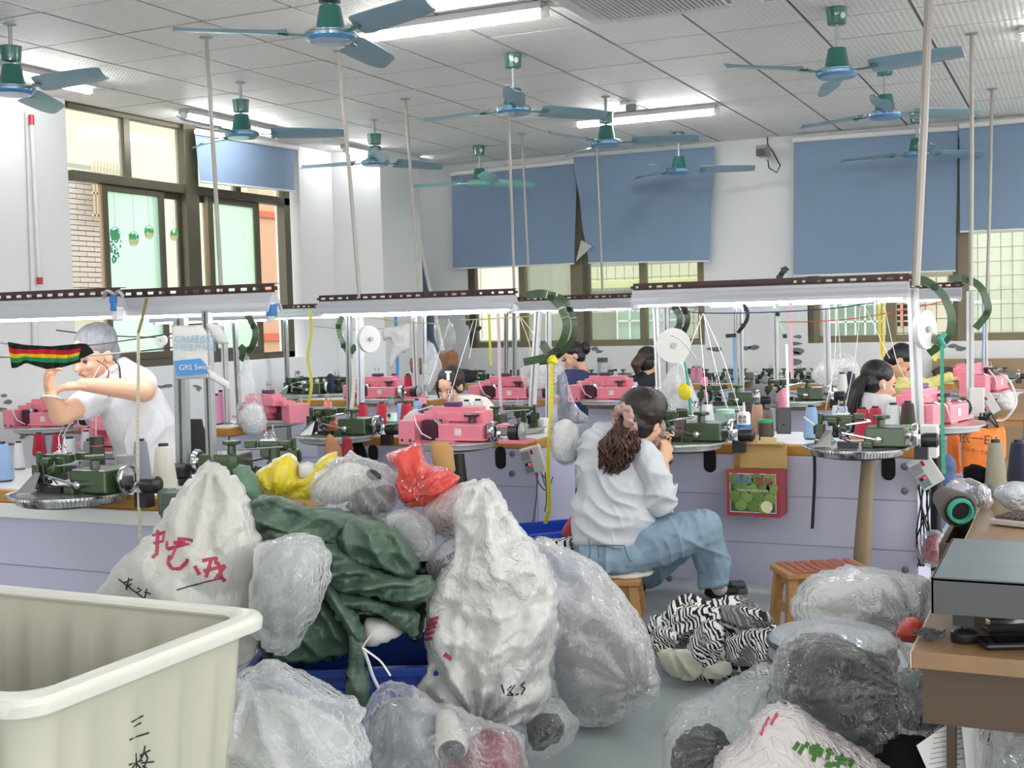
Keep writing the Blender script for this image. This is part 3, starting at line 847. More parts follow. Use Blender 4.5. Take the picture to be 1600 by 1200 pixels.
bench('second-row workbench beside the ponytail worker', fx(1226, Y2, 635), fx(1514, Y2, 640), Y2)
bench('last workbench along the back wall, left of the posts', fx(640, Y3, 600), fx(832, Y3, 600), Y3)
bench('last workbench along the back wall before the middle window', fx(885, Y3, 600), fx(1152, Y3, 600), Y3,
      [(fx(1122, Y3, 610), .62, .13)])
bench('last workbench along the back wall at the right', fx(1200, Y3, 600), fx(1490, Y3, 600), Y3)
# white strip under the front left bench
one('cable_strip', MB().box(((-6.2 + fx(256, Y0)) / 2, Y0 - .012, .682), (fx(256, Y0) + 6.2, .02, .06)), m_white, 'long white strip fixed under the edge of the left front workbench', 'strip', smooth=False, bev=.004)

# ================================================================== LIGHT RAILS
m_slot = mat('maroon_angle', '#46302f', rough=.45, metal=.2, var=.12)
m_refl = mat('reflector_grey', '#b9bcc2', rough=.35, metal=.15)
m_strip = mat('lit_bench_tube', '#f4f6ff', emit=12.)
m_blue = mat('blue_clip', '#2b6fb8', rough=.4)
def rail(label, pa, pb, Y, zb=1.49, refl=True, lit=True, tube_low=0):
    x0, x1 = at(pa, 480, Y=Y).x, at(pb, 480, Y=Y).x; L = x1 - x0
    t = thing('light_rail', label, 'light rail', (x0, Y, zb))
    mb = MB(); z0, z1 = .084, .13
    if not refl: z0, z1 = .06, .09
    mb.box((L / 2, 0, z1 - .007), (L, .003, .014)).box((L / 2, 0, z0 + .010), (L, .003, .020)); mb.box((L / 2, .018, z1), (L, .036, .003))
    n = int(L / .06)
    for k in range(n + 1):
        w_ = .03 if ((k * 7 + len(label)) % 5 or L < 1) and not ('longest' in label and 4 < k < n - 9) else .062
        mb.box((k * L / n if n else 0, 0, (z0 + z1) / 2 + .002), (w_, .003, z1 - z0 - .03))
    link('slotted_angle', mb, m_slot, t, smooth=False)
    prof = [(-.018, .092), (-.022, .075), (-.03, .07), (-.036, .05), (-.05, .03), (-.054, .01), (-.05, .01), (-.03, .045), (.03, .045), (.05, .01), (.054, .01), (.05, .03), (.036, .05), (.022, .075), (.018, .092)]
    mb = MB(); m_ = len(prof)
    mb.add([(0, y, z) for y, z in prof] + [(L, y, z) for y, z in prof], [(i, (i + 1) % m_, m_ + (i + 1) % m_, m_ + i) for i in range(m_)] + [tuple(range(m_)), tuple(range(m_, 2 * m_))[::-1]])
    link('reflector', mb, m_refl, t, smooth=False)
    if lit: link('tube', MB().cyl((.04, 0, .012), (L - .04, 0, .012), .013), m_strip, t)
    else: link('tube', MB().cyl((.04, 0, .012), (L - .04, 0, .012), .013), m_white, t)
    for x in (.02, L - .02): link('end_holder', MB().box((x, 0, .018), (.03, .05, .05)), m_blue if 'blue' in label else m_white, t, smooth=False, bev=.005)
    return t
rail('leftmost light rail with dark slotted angle, cut by the left edge', -40, 189, 4.0)
rail('bright light rail with blue end holders behind the leftmost one', 176, 430, 4.25)
rail('far light rail behind the middle one, showing only at its left end', 428, 798, 9.3)
rail('light rail over the middle workbench with the bottle', 499, 806, 6.55)
rail('distant light rail between the green arcs and the right rail', 800, 994, 9.3)
rail('longest light rail over the right workbench', 990, 1421, 6.5)
rail('light rail over the second row, showing only at the far right', 1105, 1503, 9.3)
rail('far light rail seen low behind the left posts', 240, 425, 6.75, 1.47)

# ceiling poles down to the rails
def pole(label, xa, ya, xb, yb, r=.0125, top=None):
    a = at(xa, ya, Z=CEIL) if top is None else at(xa, ya, Y=top)
    b = dp(xb, yb, depth(a) * 1.0)
    if top is not None: a = a + (a - b) * ((CEIL - a.z) / (a.z - b.z))
    t = thing('ceiling_pole', label, 'pole', tuple(a))
    link('pipe', MB().tube([V(), (b - a) * .5 + V((.004, 0, 0)), b - a], r, 8), mat('pole_metal', '#aaa49c', rough=.4, metal=.25, var=.1, vs=9, stretch=(6, 6, .6)), t)
    link('flange', MB().lathe([(.04, 0), (.04, -.006), (.018, -.01)], n=10), m_galv, t)
pole('slanted pole from the ceiling to the bright rail with blue holders', 322, 58, 346, 458)
pole('pole leaning from the ceiling just right of the left window blind', 529, 79, 562, 466)
pole('pole reaching the ceiling left of the middle blinds', 633, 154, 656, 466)
pole('pole in front of the left middle blind, under the centre fan', 794, 178, 804, 470)
pole('thinner pole just right of the one under the centre fan', 815, 209, 827, 462, .011)
pole('pole crossing the creased blind', 932, 226, 942, 470)
pole('thick near pole running out of the top of the picture at the right', 1450, 20, 1431, 446, .02, top=6.3)
pole('pole at the right with its foot on the second-row post', 1518, 52, 1517, 446)
pole('rightmost pole in front of the half-drawn blind', 1550, 139, 1542, 470)

# uprights
def post(label, xa, ya, xb, yb, Y, wpx, m=None, twin=0, feet=True):
    a, b = at(xa, ya, Y=Y), at(xb, yb, Y=Y); wd = wpx * depth(a) / FPX
    b.z = TOP if any(q[0] + .02 < b.x < q[1] - .02 and q[2] < b.y < q[3] for q in BN) else 0
    t = thing('bench_post', label, 'post', (b.x, b.y, b.z)); d = a - b
    mm = m or m_galv; mb = MB()
    mb.bar(V((-wd * .32, 0, 0)), d + V((-wd * .32, 0, 0)), wd * .36, .03, (0, 1, 0)); mb.bar(V((wd * .32, 0, 0)), d + V((wd * .32, 0, 0)), wd * .36, .03, (0, 1, 0)); mb.bar(V((0, .008, 0)), d + V((0, .008, 0)), wd * .4, .012, (0, 1, 0))
    link('channel', mb, mm, t, smooth=False)
    if feet: link('foot_plate', MB().box((0, 0, .003), (wd * 1.6, .06, .006)), m_galv, t, smooth=False)
    return t
m_wp = mat('white_post', '#dfe1e3', rough=.35, metal=.15, var=.05)
post('thick galvanised post left of the tall sack', 282, 497, 288, 770, 4.15, 22)
post('slimmer galvanised post right of the recycled-zone bag', 323, 486, 331, 728, 4.15, 13)
post('thin post behind the hanging white scrap bag at the left', 366, 492, 373, 625, 6.75, 6)
post('pale post beside the fallen corner of the zone bag', 349, 492, 354, 640, 6.75, 8, m_wp)
post('left post of the middle bench, behind the measuring tape', 545, 492, 542, 648, 6.7, 8)
post('pale post with a white reel on the middle bench', 562, 492, 564, 650, 6.7, 10, m_wp)
post('white post left of the kneeling girl', 646, 478, 652, 625, 9.3, 8, m_wp)
post('thin white post just left of the white scrap bag', 662, 478, 664, 618, 9.3, 6, m_wp)
post('slim pale post right of the pink tape', 791, 478, 790, 622, 9.3, 5)
post('dark galvanised post right of the pink tape', 804, 470, 804, 622, 9.3, 6)
post('leaning silver post at the right end of the middle bench', 841, 486, 830, 682, 6.75, 10, m_wp)
post('second leaning post behind the big green arcs', 857, 486, 852, 672, 6.9, 7, m_wp)
post('slanted silver post left of the round white disc', 1025, 480, 1037, 690, 6.75, 9, m_wp)
post('second silver post touching the round white disc', 1041, 480, 1047, 688, 6.75, 9)
post('white post left of the small far arc', 1148, 474, 1150, 600, 9.3, 5, m_wp)
post('white post under the blue tape at the far arc', 1157, 474, 1160, 598, 9.3, 6, m_wp)
post('pale post beside the long pink tape', 1211, 474, 1214, 628, 9.3, 7, m_wp)
post('white post in front of the green barred window', 1291, 474, 1294, 626, 9.3, 10, m_wp)
post('big white post at the right end of the right bench', 1426, 450, 1436, 694, 6.75, 17, m_wp)
post('white post at the end of the second-row bench', 1516, 455, 1515, 632, 9.3, 11, m_wp)
post('rightmost white post beside the thin pole', 1540, 462, 1540, 600, 10.5, 6, m_wp)
post('grey post behind the left window corner', 446, 500, 448, 600, 9.3, 6)

# ---- curved green arc rails
m_arc = mat('arc_green', '#3f5a38', rough=.3, var=.15, coat=.3)
m_arcd = mat('arc_black_green', '#242c24', rough=.35, var=.15)
def smooth(pts, n=6):
    P = [V(p) for p in pts]; out = []
    for i in range(len(P) - 1):
        p0, p1, p2, p3 = P[max(i - 1, 0)], P[i], P[i + 1], P[min(i + 2, len(P) - 1)]
        for k in range(n):
            t = k / n
            out.append(.5 * ((2 * p1) + (p2 - p0) * t + (2 * p0 - 5 * p1 + 4 * p2 - p3) * t * t + (3 * p1 - p0 - 3 * p2 + p3) * t ** 3))
    return out + [P[-1]]
def arc(label, pts, Y, wpx, m=m_arc, cross=None, th=.012):
    P = smooth([at(x, y, Y=Y) for x, y in pts]); o = P[0]; wd = 1.35 * wpx * depth(o) / FPX
    t = thing('curved_rail', label, 'curved rail', tuple(o))
    P = [p - o for p in P]; ws = []
    for i in range(len(P)):
        d = (P[min(i + 1, len(P) - 1)] - P[max(i - 1, 0)]).normalized(); ws.append(d.cross(CB).normalized())
    link('rail', MB().ribbon(P, ws, wd, th), m, t)
    cl = MB()
    for k in (len(P) // 4, len(P) * 3 // 4): cl.box(tuple(P[k] + V((0, -.012, 0))), (.03, .012, .03))
    link('clips', cl, m_arcd, t, smooth=False)['kind'] = 'stuff'
    if cross: link('crossbar', MB().bar(at(cross[0], cross[1], Y=Y) - o, at(cross[2], cross[3], Y=Y) - o, wd * 1.1, .012, CB), m, t, smooth=False)
    return t
arc('big front green arc rail above the hanging clear bag', [(822, 462), (850, 459), (872, 475), (885, 505), (878, 535), (858, 556), (819, 566)], 6.5, 9, cross=(848, 538, 858, 553))
arc('outer thinner green arc rail behind the big one', [(848, 457), (880, 468), (897, 500), (896, 525), (884, 545), (862, 562), (843, 566)], 6.6, 7)
arc('green arc rail on the right bench end, with teal ribbon', [(1424, 436), (1448, 440), (1472, 460), (1486, 490), (1484, 520), (1470, 538), (1451, 552)], 6.6, 9, cross=(1450, 522, 1470, 537))
arc('olive arc rail at the end of the second row', [(1482, 435), (1510, 436), (1532, 449), (1543, 475), (1541, 492), (1524, 513)], 9.2, 8)
arc('small green arc rail over the hanging scrap bag at left', [(386, 492), (397, 510), (399, 525), (392, 545), (376, 562)], 6.6, 7, cross=(375, 541, 386, 552))
arc('green arc rail beside the left post of the middle bench', [(534, 494), (530, 510), (532, 525), (538, 540), (545, 552)], 6.7, 6, cross=(548, 551, 556, 540))
arc('light green small arc before the second window', [(729, 492), (732, 505), (740, 515), (748, 514), (751, 510)], 9.2, 4)
arc('left dark arc beside the round disc', [(1053, 478), (1061, 492), (1061, 508), (1054, 524)], 6.8, 7, m_arcd)
arc('right dark arc beside the round disc', [(1066, 478), (1074, 492), (1073, 508), (1064, 528)], 6.9, 6, m_arcd)
arc('thin dark arc with a white end left of the blue tape', [(1162, 475), (1168, 488), (1166, 502), (1153, 520)], 9.2, 4, m_arcd, cross=(1134, 525, 1150, 524))
arc('short black arc sticking up behind the long rail', [(1217, 440), (1221, 428), (1230, 418)], 6.6, 6, m_arcd)
arc('pale arc crossing the long pink tape', [(1214, 474), (1217, 500), (1224, 520), (1232, 532)], 9.2, 4, mat('arc_mint', '#b9dcc0', rough=.3))

# ---- measuring tapes and hanging ribbons
def tape(label, pts, Y, wpx, col, ticks=True, cat='measuring tape', seg=None):
    P = smooth([at(x, y, Y=Y) for x, y in pts], 4); o = P[0]; wd = wpx * depth(o) / FPX
    P = [p - o for p in P]
    t = thing('measuring_tape' if ticks else 'hanging_ribbon', label, cat, tuple(o))
    link('band', MB().ribbon(P, CR, wd, .0015), mat('tape_' + col.strip('#'), col, rough=.5, var=.05), t, smooth=False)
    if ticks:
        tk = MB(); acc = 0
        for i in range(len(P) - 1):
            a, b = P[i], P[i + 1]; L = (b - a).length; n = max(1, int(L / .02))
            for k in range(n):
                p = a.lerp(b, k / n); acc += 1
                tk.bar(p - CR * wd * (.48 if acc % 5 == 0 else .1) + CB * .0016, p + CR * wd * .48 + CB * .0016, .004, .0008)
        link('tick_marks', tk, m_black, t, smooth=False)['kind'] = 'stuff'
    return t
m_ = '#'
tape('long yellow measuring tape beside the control box, from the green arc down', [(860, 558), (862, 600), (860, 660), (856, 720), (858, 790), (852, 818)], 6.1, 6, '#e9dc2a')
tape('yellow tape hanging left of the far light rail', [(484, 484), (486, 520), (481, 560), (487, 600), (480, 640)], 8.6, 5, '#e5df66')
tape('blue tape hanging in front of the white scrap bag', [(618, 494), (620, 540), (621, 575), (620, 615)], 9.0, 5, '#4f9be0')
tape('white and maroon tape hanging right of the kneeling girl', [(778, 490), (780, 540), (781, 600), (785, 665)], 6.5, 5, '#e8c9d8')
tape('yellow tape hanging before the second window', [(764, 490), (765, 520), (767, 570)], 9.25, 4, '#e4dd5a')
tape('white tape hanging at the left post of the middle bench', [(551, 560), (553, 600), (548, 650)], 6.45, 6, '#dfded4')
tape('grey measuring tape hanging in front of the left machine', [(216, 520), (216, 600), (215, 700), (217, 780), (219, 842)], 3.7, 5, '#cfc7b0')
tape('green and mint measuring tape on the right green arc', [(1472, 540), (1472, 600), (1473, 680), (1475, 740)], 6.0, 6, '#3f9e7d')
tape('long pink measuring tape under the right rail', [(1235, 474), (1236, 520), (1238, 600)], 9.25, 5, '#f0b9cf')
tape('white measuring tape below the pale arc', [(1229, 538), (1231, 600), (1232, 690)], 6.9, 4, '#eef1f2')
tape('pale blue tape under the small far arc', [(1147, 524), (1147, 560), (1149, 606)], 9.25, 4, '#7fb4dd')
tape('left yellow tape under the right rail', [(1374, 476), (1375, 520), (1379, 560)], 9.25, 4, '#e6c62e')
tape('yellow tape looped twice near the big right post', [(1381, 476), (1381, 520), (1381, 556)], 9.25, 4, '#e3d552')
tape('bright yellow ribbon between the two right posts', [(1458, 498), (1461, 520), (1461, 564)], 9.25, 5, '#ece231')
tape('blue strap hanging behind the big green arc', [(860, 520), (859, 560), (858, 640)], 7.2, 4, '#4b93d8', False, 'strap')
tape('patterned strap hanging over the bright left rail', [(229, 466), (223, 495), (216, 520)], 4.1, 5, '#8d7f4c', True)
tape('blue pipe at the second-row right post', [(1535, 464), (1536, 520), (1534, 580)], 9.5, 2, '#4d86c6', False, 'cable')
tape('black strap of threads hanging on the right bench front', [(1272, 700), (1273, 740), (1271, 790), (1269, 826)], 6.12, 5, '#15161c', False, 'strap')

# strings
def string(label, segs, col='#e9e9e6', r=.0022, Y=None):
    o = at(*segs[0][0][:2], Y=segs[0][0][2])
    t = thing('thread_line', label, 'thread', tuple(o))
    for pts in segs:
        link('thread', MB().tube(smooth([at(x, y, Y=yy) - o for x, y, yy in pts], 4), r, 4), mat('thread_' + col.strip('#'), col, rough=.6), t)
string('dark cord strung across the left above the old worker', [[(0, 536, 4.0), (110, 542, 4.0), (270, 521, 4.1)], [(88, 516, 4.4), (160, 524, 4.4), (270, 528, 4.3)], [(0, 558, 3.95), (140, 556, 4.0), (270, 543, 4.1)]], '#3a3c40', .003)
string('white cord crossing the striped knit at left', [[(0, 556, 3.8), (60, 558, 3.8), (135, 556, 3.8), (220, 548, 3.9)]], '#e8e8e4', .003)
string('two threads slanting from the cone to the old worker\'s hands', [[(92, 682, 4.1), (140, 570, 4.3)], [(98, 683, 4.1), (162, 560, 4.3)], [(150, 698, 4.2), (150, 610, 4.3)]], '#f0d3cc', .0016)
string('yellow string line under the middle rail', [[(572, 495, 7.0), (620, 502, 7.0), (690, 506, 7.0)], [(720, 500, 7.0), (770, 498, 7.0), (832, 494, 7.0)], [(490, 510, 8.5), (560, 516, 8.5), (600, 513, 8.5)]], '#b5ad6a', .003)
string('blue cord strung under the right rail', [[(1040, 482, 6.9), (1100, 489, 6.9), (1200, 488, 6.8), (1300, 482, 6.8), (1372, 471, 6.8)]], '#2e3566', .0032)
string('thin red cord strung under the right rail', [[(1218, 503, 7.4), (1280, 502, 7.4), (1360, 494, 7.4), (1490, 468, 7.4)]], '#e0564f', .003)
string('white strings forming a tent over the right bench', [[(1099, 490, 6.8), (1125, 600, 6.6), (1155, 690, 6.5)], [(1099, 490, 6.8), (1130, 560, 6.6), (1158, 650, 6.5)], [(1098, 490, 6.8), (1060, 580, 6.6), (1020, 612, 6.3)], [(1093, 492, 6.8), (1099, 570, 6.7), (1112, 690, 6.4)]], '#f1f1ee', .0022)
string('white strings hanging over the ponytail worker', [[(1306, 482, 7.0), (1304, 560, 7.0), (1290, 640, 7.0)], [(1308, 482, 7.0), (1314, 560, 7.0)], [(1344, 480, 7.0), (1336, 560, 7.0), (1320, 640, 7.0)], [(1352, 480, 7.0), (1390, 560, 7.0)], [(1382, 478, 7.0), (1400, 560, 7.0), (1420, 600, 7.0)]], '#e9ebe6', .002)
string('white strings over the middle bench machines', [[(704, 500, 7.0), (690, 540, 7.0), (670, 600, 6.8)], [(740, 500, 7.0), (715, 580, 6.8), (700, 630, 6.6)], [(745, 500, 7.0), (733, 560, 6.9)]], '#e9ebe6', .002)
string('pale strings at the big arcs', [[(812, 495, 6.8), (828, 540, 6.8), (826, 560, 6.8)], [(815, 497, 6.8), (840, 530, 6.8)]], '#ded9a8', .0025)
# ================================================================== MACHINES
m_green = mat('machine_green', '#334a2b', rough=.28, coat=.4, var=.1, vs=12)
m_pink = mat('machine_pink', '#ee8c9d', rough=.32, coat=.3, var=.03)
m_purp = mat('knob_purple', '#5f3a6a', rough=.35, var=.1)
m_wine = mat('knob_wine', '#4a2234', rough=.35)
m_chrome = mat('chrome', '#d4d6d8', rough=.15, metal=1., var=.05)
m_dkm = mat('dark_metal', '#3a3b3e', rough=.35, metal=.6, var=.15)
def dial_mat():
    m = mat('needle_ring', '#b5b7ba', rough=.3, metal=.8)
    t = NT(m); p = t.n['Principled BSDF']
    g = t.node('ShaderNodeTexCoord'); sp = t.node('ShaderNodeSeparateXYZ'); t.link(g.outputs['Object'], sp.inputs[0])
    at_ = t.node('ShaderNodeMath', operation='ARCTAN2'); t.link(sp.outputs[0], at_.inputs[0]); t.link(sp.outputs[1], at_.inputs[1])
    ml = t.node('ShaderNodeMath', operation='MULTIPLY'); ml.inputs[1].default_value = 90.; t.link(at_.outputs[0], ml.inputs[0])
    sn = t.node('ShaderNodeMath', operation='SINE'); t.link(ml.outputs[0], sn.inputs[0])
    nz = t.node('ShaderNodeTexNoise', i_Scale=14., i_Detail=2.); t.link(g.outputs['Object'], nz.inputs[0])
    cr = t.node('ShaderNodeMix', data_type='RGBA'); cr.inputs['A'].default_value = (.06, .06, .065, 1); cr.inputs['B'].default_value = (.75, .75, .76, 1)
    mm = t.node('ShaderNodeMapRange'); mm.inputs['From Min'].default_value = .35; mm.inputs['From Max'].default_value = .6; t.link(nz.outputs[0], mm.inputs[0])
    t.link(mm.outputs[0], cr.inputs['Factor']); t.link(cr.outputs['Result'], p.inputs['Base Color'])
    bu = t.node('ShaderNodeBump', i_Strength=.6, i_Distance=.003); t.link(sn.outputs[0], bu.inputs['Height']); t.link(bu.outputs[0], p.inputs['Normal'])
    return m
m_ring = dial_mat()
m_dial_p = mat('dial_pink', '#d98a93', rough=.35, metal=.2, var=.2, vs=20)
m_dial_g = mat('dial_green', '#7f9a84', rough=.3, metal=.4, var=.25, vs=20)
m_dial_s = mat('dial_silver', '#9da1a3', rough=.25, metal=.7, var=.25, vs=20)
XR = Matrix.Rotation(R(90), 4, 'Y')
def rot_lathe(mb, prof, c, n=18, ax='X'):
    M = Matrix.Translation(V(c)) @ (XR if ax == 'X' else Matrix.Rotation(R(90), 4, 'X'))
    return mb.lathe(prof, n=n, M=M)
def base_dial(t, dial, ring):
    d = link('dial_plate', MB().lathe([(.01, .0), (.19, .0), (.205, .006), (.232, .006)], n=48), dial, t)
    link('needle_ring', MB().lathe([(.232, .006), (.238, .004), (.238, -.004), (.215, -.008), (.208, -.03), (.195, -.034)], n=64, cap=False), ring, t)
    link('under_ring', MB().lathe([(.19, -.03), (.195, -.036), (.12, -.05), (.02, -.052)], n=32), m_black, t)
    pins = MB()
    for k in range(120):
        a = 2 * pi * k / 120; pins.bar((.234 * cos(a), .234 * sin(a), .004), (.25 * cos(a), .25 * sin(a), .006), .002, .002)
    link('needle_pins', pins, m_chrome, t, smooth=False)['kind'] = 'stuff'
def make_green(name, label, dial=m_dial_s, col=None, leg=False):
    g = col or m_green
    t = thing(name, label, 'linking machine')
    base_dial(t, dial, m_ring if dial is m_dial_s else m_white if dial is not m_dial_g else mat('ring_pale', '#c9cdca', rough=.25, metal=.5))
    link('gear_box', MB().box((.135, .03, .055), (.19, .17, .09), top=.94).box((.06, -.06, .02), (.05, .04, .03)), g, t, smooth=False, bev=.007)
    k = link('clamp_knob', MB().lathe([(.02, .0), (.018, .03), (.03, .035)], c=(.11, .02, .1), n=14), g, t)
    kn = MB(); pr = []
    for i in range(30):
        a = 2 * pi * i / 30; pr.append(((.036 + .006 * cos(a * 5)) * cos(a), (.036 + .006 * cos(a * 5)) * sin(a)))
    kn.prism(pr, Matrix.Translation((.11, .02, .143)), .016)
    link('star_grip', kn, g, k, smooth=False, bev=.003)
    wm = MB(); rot_lathe(wm, [(.02, -.01), (.052, -.012), (.056, -.004), (.056, .012), (.05, .016), (.046, .004), (.015, .004)], (.262, .03, .06), 24)
    wm.cyl((.22, .03, .06), (.25, .03, .06), .02)
    link('hand_wheel', wm, m_chrome, t)
    ro = MB().cyl((-.08, -.03, .1), (.07, -.02, .125), .0055, n=8).cyl((-.06, -.07, .075), (.1, -.075, .045), .0055, n=8).cyl((.05, .09, .12), (-.15, .09, .13), .005, n=8)
    rot_lathe(ro, [(.016, -.03), (.016, .01), (.01, .014)], (.11, -.075, .045), 12, 'Y')
    link('push_rods', ro, m_chrome, t)
    hd = MB().box((-.165, .0, .075), (.04, .05, .07)).box((-.165, .0, .025), (.05, .06, .025)).box((-.09, .03, .135), (.14, .035, .028)).box((-.05, .02, .11), (.045, .05, .06)).box((-.1, .05, .09), (.03, .04, .1))
    hd.cyl((-.165, 0, .11), (-.165, 0, .16), .012).cyl((-.165, 0, .0), (-.165, 0, .04), .016).box((.005, .06, .14), (.05, .03, .03))
    hd.cyl((-.125, -.02, .12), (-.085, -.02, .12), .02).cyl((-.07, -.03, .09), (-.04, -.03, .09), .024)
    link('needle_head', hd, g, t, bev=.004, smooth=False)
    hm = MB().box((-.03, -.05, .02), (.09, .05, .022)).cyl((-.19, 0, .06), (-.19, 0, .1), .008).box((-.12, -.03, .05), (.02, .03, .06)).tube([(-.1, -.05, .12), (-.06, -.08, .09), (-.05, -.09, .05), (-.02, -.06, .03)], .004, 6).tube([(-.09, -.04, .11), (-.045, -.07, .08), (-.02, -.05, .04)], .003, 6)
    for i in range(4): hm.cyl((-.13 + i * .035, -.045, .05 + .018 * (i % 2)), (-.13 + i * .035, -.06, .05 + .018 * (i % 2)), .009, n=8)
    link('linkage', hm, m_dkm, t)['kind'] = 'stuff'
    sp = MB()
    for x in (-.085, -.052): sp.cyl((x, .03, .14), (x, .03, .22), .003, n=6).lathe([(.011, 0), (.004, .006), (.011, .012)], c=(x, .03, .175), n=10).lathe([(.014, 0), (.014, .004)], c=(x, .03, .16), n=10)
    sp.box((-.068, .03, .155), (.07, .03, .006))
    link('thread_tensioners', sp, m_chrome, t)
    cone = link('guard_plate', MB().add([(-.17, -.12, .01), (-.1, -.1, .01), (-.1, -.06, .085), (-.13, -.06, .085), (-.17, -.118, .013), (-.1, -.098, .013), (-.1, -.057, .085), (-.13, -.057, .085)], [(0, 1, 2, 3), (7, 6, 5, 4), (0, 4, 5, 1), (1, 5, 6, 2), (2, 6, 7, 3), (3, 7, 4, 0)]), m_chrome, t, smooth=False)
    mo = MB(); rot_lathe(mo, [(.03, -.02), (.034, 0), (.034, .05), (.02, .06)], (.3, .1, .03), 16); mo.box((.28, .1, -.03), (.06, .05, .06))
    link('motor', mo, m_dkm, t)
    if leg: link('support_leg', MB().cyl((.08, -.14, -.05), (.09, -.14, -.24), .028, .038, 16), m_black, t)
    return t
def make_pink(name, label, leg=False, code=False):
    t = thing(name, label, 'linking machine')
    base_dial(t, m_dial_p, mat('ring_white', '#cfd0d2', rough=.25, metal=.4))
    link('gear_cover', MB().box((.075, -.02, .055), (.26, .15, .085)).box((.075, -.02, .017), (.29, .17, .012)), m_pink, t, smooth=False, bev=.006)
    br = MB().box((-.02, .07, .13), (.36, .11, .055)).box((-.02, .075, .165), (.3, .08, .03)).box((-.08, .06, .1), (.07, .1, .1)).box((.14, .07, .1), (.06, .1, .12))
    link('bridge_cover', br, m_pink, t, smooth=False, bev=.005)
    link('side_cover', MB().box((-.245, -.02, .05), (.1, .16, .13)).box((-.2, .04, .12), (.12, .08, .04)), m_pink, t, smooth=False, bev=.006)
    link('screw', MB().cyl((-.27, -.102, .01), (-.27, -.105, .01), .007, n=8).cyl((-.22, -.102, .01), (-.22, -.105, .01), .007, n=8), m_dkm, t)['kind'] = 'stuff'
    link('clamp_knob', MB().lathe([(.02, 0), (.018, .03), (.04, .034), (.042, .045), (.03, .05)], c=(.1, .0, .098), n=18), m_wine, t)
    wm = MB(); rot_lathe(wm, [(.02, -.02), (.05, -.02), (.056, -.01), (.056, .012), (.048, .018), (.04, .0), (.015, .0)], (.235, -.02, .055), 24)
    link('hand_wheel', wm, m_chrome, t)
    mo = MB(); rot_lathe(mo, [(.02, -.04), (.045, -.035), (.045, .012), (.05, .014), (.05, .02), (.02, .024)], (.36, .0, .055), 24)
    link('motor', mo, m_dkm, t)
    link('pulley', rot_lathe(MB(), [(.012, .02), (.048, .022), (.05, .03), (.018, .034), (.01, .04)], (.365, .0, .055), 24), m_galv, t)
    link('motor_bracket', MB().box((.31, .02, .085), (.1, .1, .02)).box((.35, .02, .005), (.16, .12, .02)), m_pink, t, smooth=False, bev=.004)
    ar = MB().tube([(-.13, -.02, .1), (-.1, -.03, .11), (-.07, -.05, .1), (-.05, -.06, .06), (-.02, -.06, .02)], [.012, .014, .012, .012, .01], 8).box((-.0, -.07, .012), (.09, .05, .016)).cyl((-.14, -.02, .1), (-.1, -.02, .1), .018)
    link('needle_arm', ar, m_chrome, t)
    link('needle_housing', MB().box((-.13, .0, .06), (.09, .09, .11)), m_wine, t, smooth=False, bev=.006)
    tn = MB().box((-.04, .06, .193), (.09, .05, .025)); link('tension_block', tn, m_purp, t, smooth=False, bev=.004)
    sp = MB()
    for x in (-.065, -.03): sp.cyl((x, .06, .2), (x, .06, .27), .003, n=6).lathe([(.011, 0), (.004, .006), (.011, .012)], c=(x, .06, .235), n=10)
    link('thread_tensioners', sp, m_chrome, t)
    link('thread_guide', MB().tube([(-.1, -.09, .02), (-.14, -.12, .05), (-.17, -.12, .1), (-.2, -.09, .15)], .004, 6), m_white, t)
    if code: link('paper_label', MB().box((.065, -.0965, .058), (.04, .001, .036)), m_white, t, smooth=False)
    if leg: link('support_leg', MB().cyl((.1, -.16, -.05), (.11, -.16, -.23), .028, .036, 16), m_black, t)
    return t
TP = .80
def put(o, px, py, rz=0, z=TP, dy=0):
    p = at(px, py, Z=z); o.location = (p.x, p.y + dy, z); o.rotation_euler = (0, 0, rz); return o
G = put(make_green('linking_machine', 'dark green linking machine on the left front workbench, nearest of all'), 112, 770)
gpale = make_green('linking_machine', 'green linking machine left of the red cones and water bottle', m_dial_g)
put(gpale, 525, 680)
P = put(make_pink('linking_machine', 'pink linking machine with a black support leg in front of the kneeling girl', True, True), 712, 689)
def cp(src, label, px, py, rz=0, z=TP, sc=1, Y=None):
    p = at(px, py, Z=z) if Y is None else at(px, py, Y=Y)
    r = dup(src, (p.x, p.y, z), rz, label, scale=sc)
    for c in list(r.children):
        if c.name.startswith('support_leg'): bpy.data.objects.remove(c)
    if 'end on' in label or 'waist' in label: link('stand', MB().cyl((0, 0, -.05), (0, 0, -z / sc + .02), .03, .03, 12).lathe([(.12, 0), (.12, .02), (.03, .03)], c=(0, 0, -z / sc), n=20), m_dkm, r)
    return r
cp(G, 'green linking machine facing away behind the top of the tall sack', 404, 742, pi + .25)
cp(gpale, 'green linking machine hidden behind the head of the seated woman', 1062, 690)
cp(G, 'dark green linking machine on the right bench, above the brown wrapped leg', 1338, 699)
cp(P, 'pink linking machine at the far left below the old worker\'s hands', 73, 666, 0)
cp(P, 'pink linking machine seen from behind, right of the hanging scrap bag', 428, 655, pi - .4, sc=1)
cp(P, 'pink linking machine on the second row behind the measuring tape post', 592, 622)
cp(P, 'pink linking machine on the second row right of the kneeling girl', 792, 624)
cp(P, 'pink linking machine on the second row behind the seated woman', 950, 624)
cp(gpale, 'green linking machine on the second row beside the pink cloth', 1238, 626)
cp(gpale, 'green linking machine with a yellow label behind the hanging scrap bag', 472, 616, 0)
cp(gpale, 'green linking machine in the far left corner, wheel to the left', 520, 614, pi)
cp(P, 'large pink machine seen end on beside the big right post', 1462, 662, R(75), sc=1.1)
cp(P, 'pink machine seen end on at the end of the second row', 1536, 612, R(78), sc=1.2)
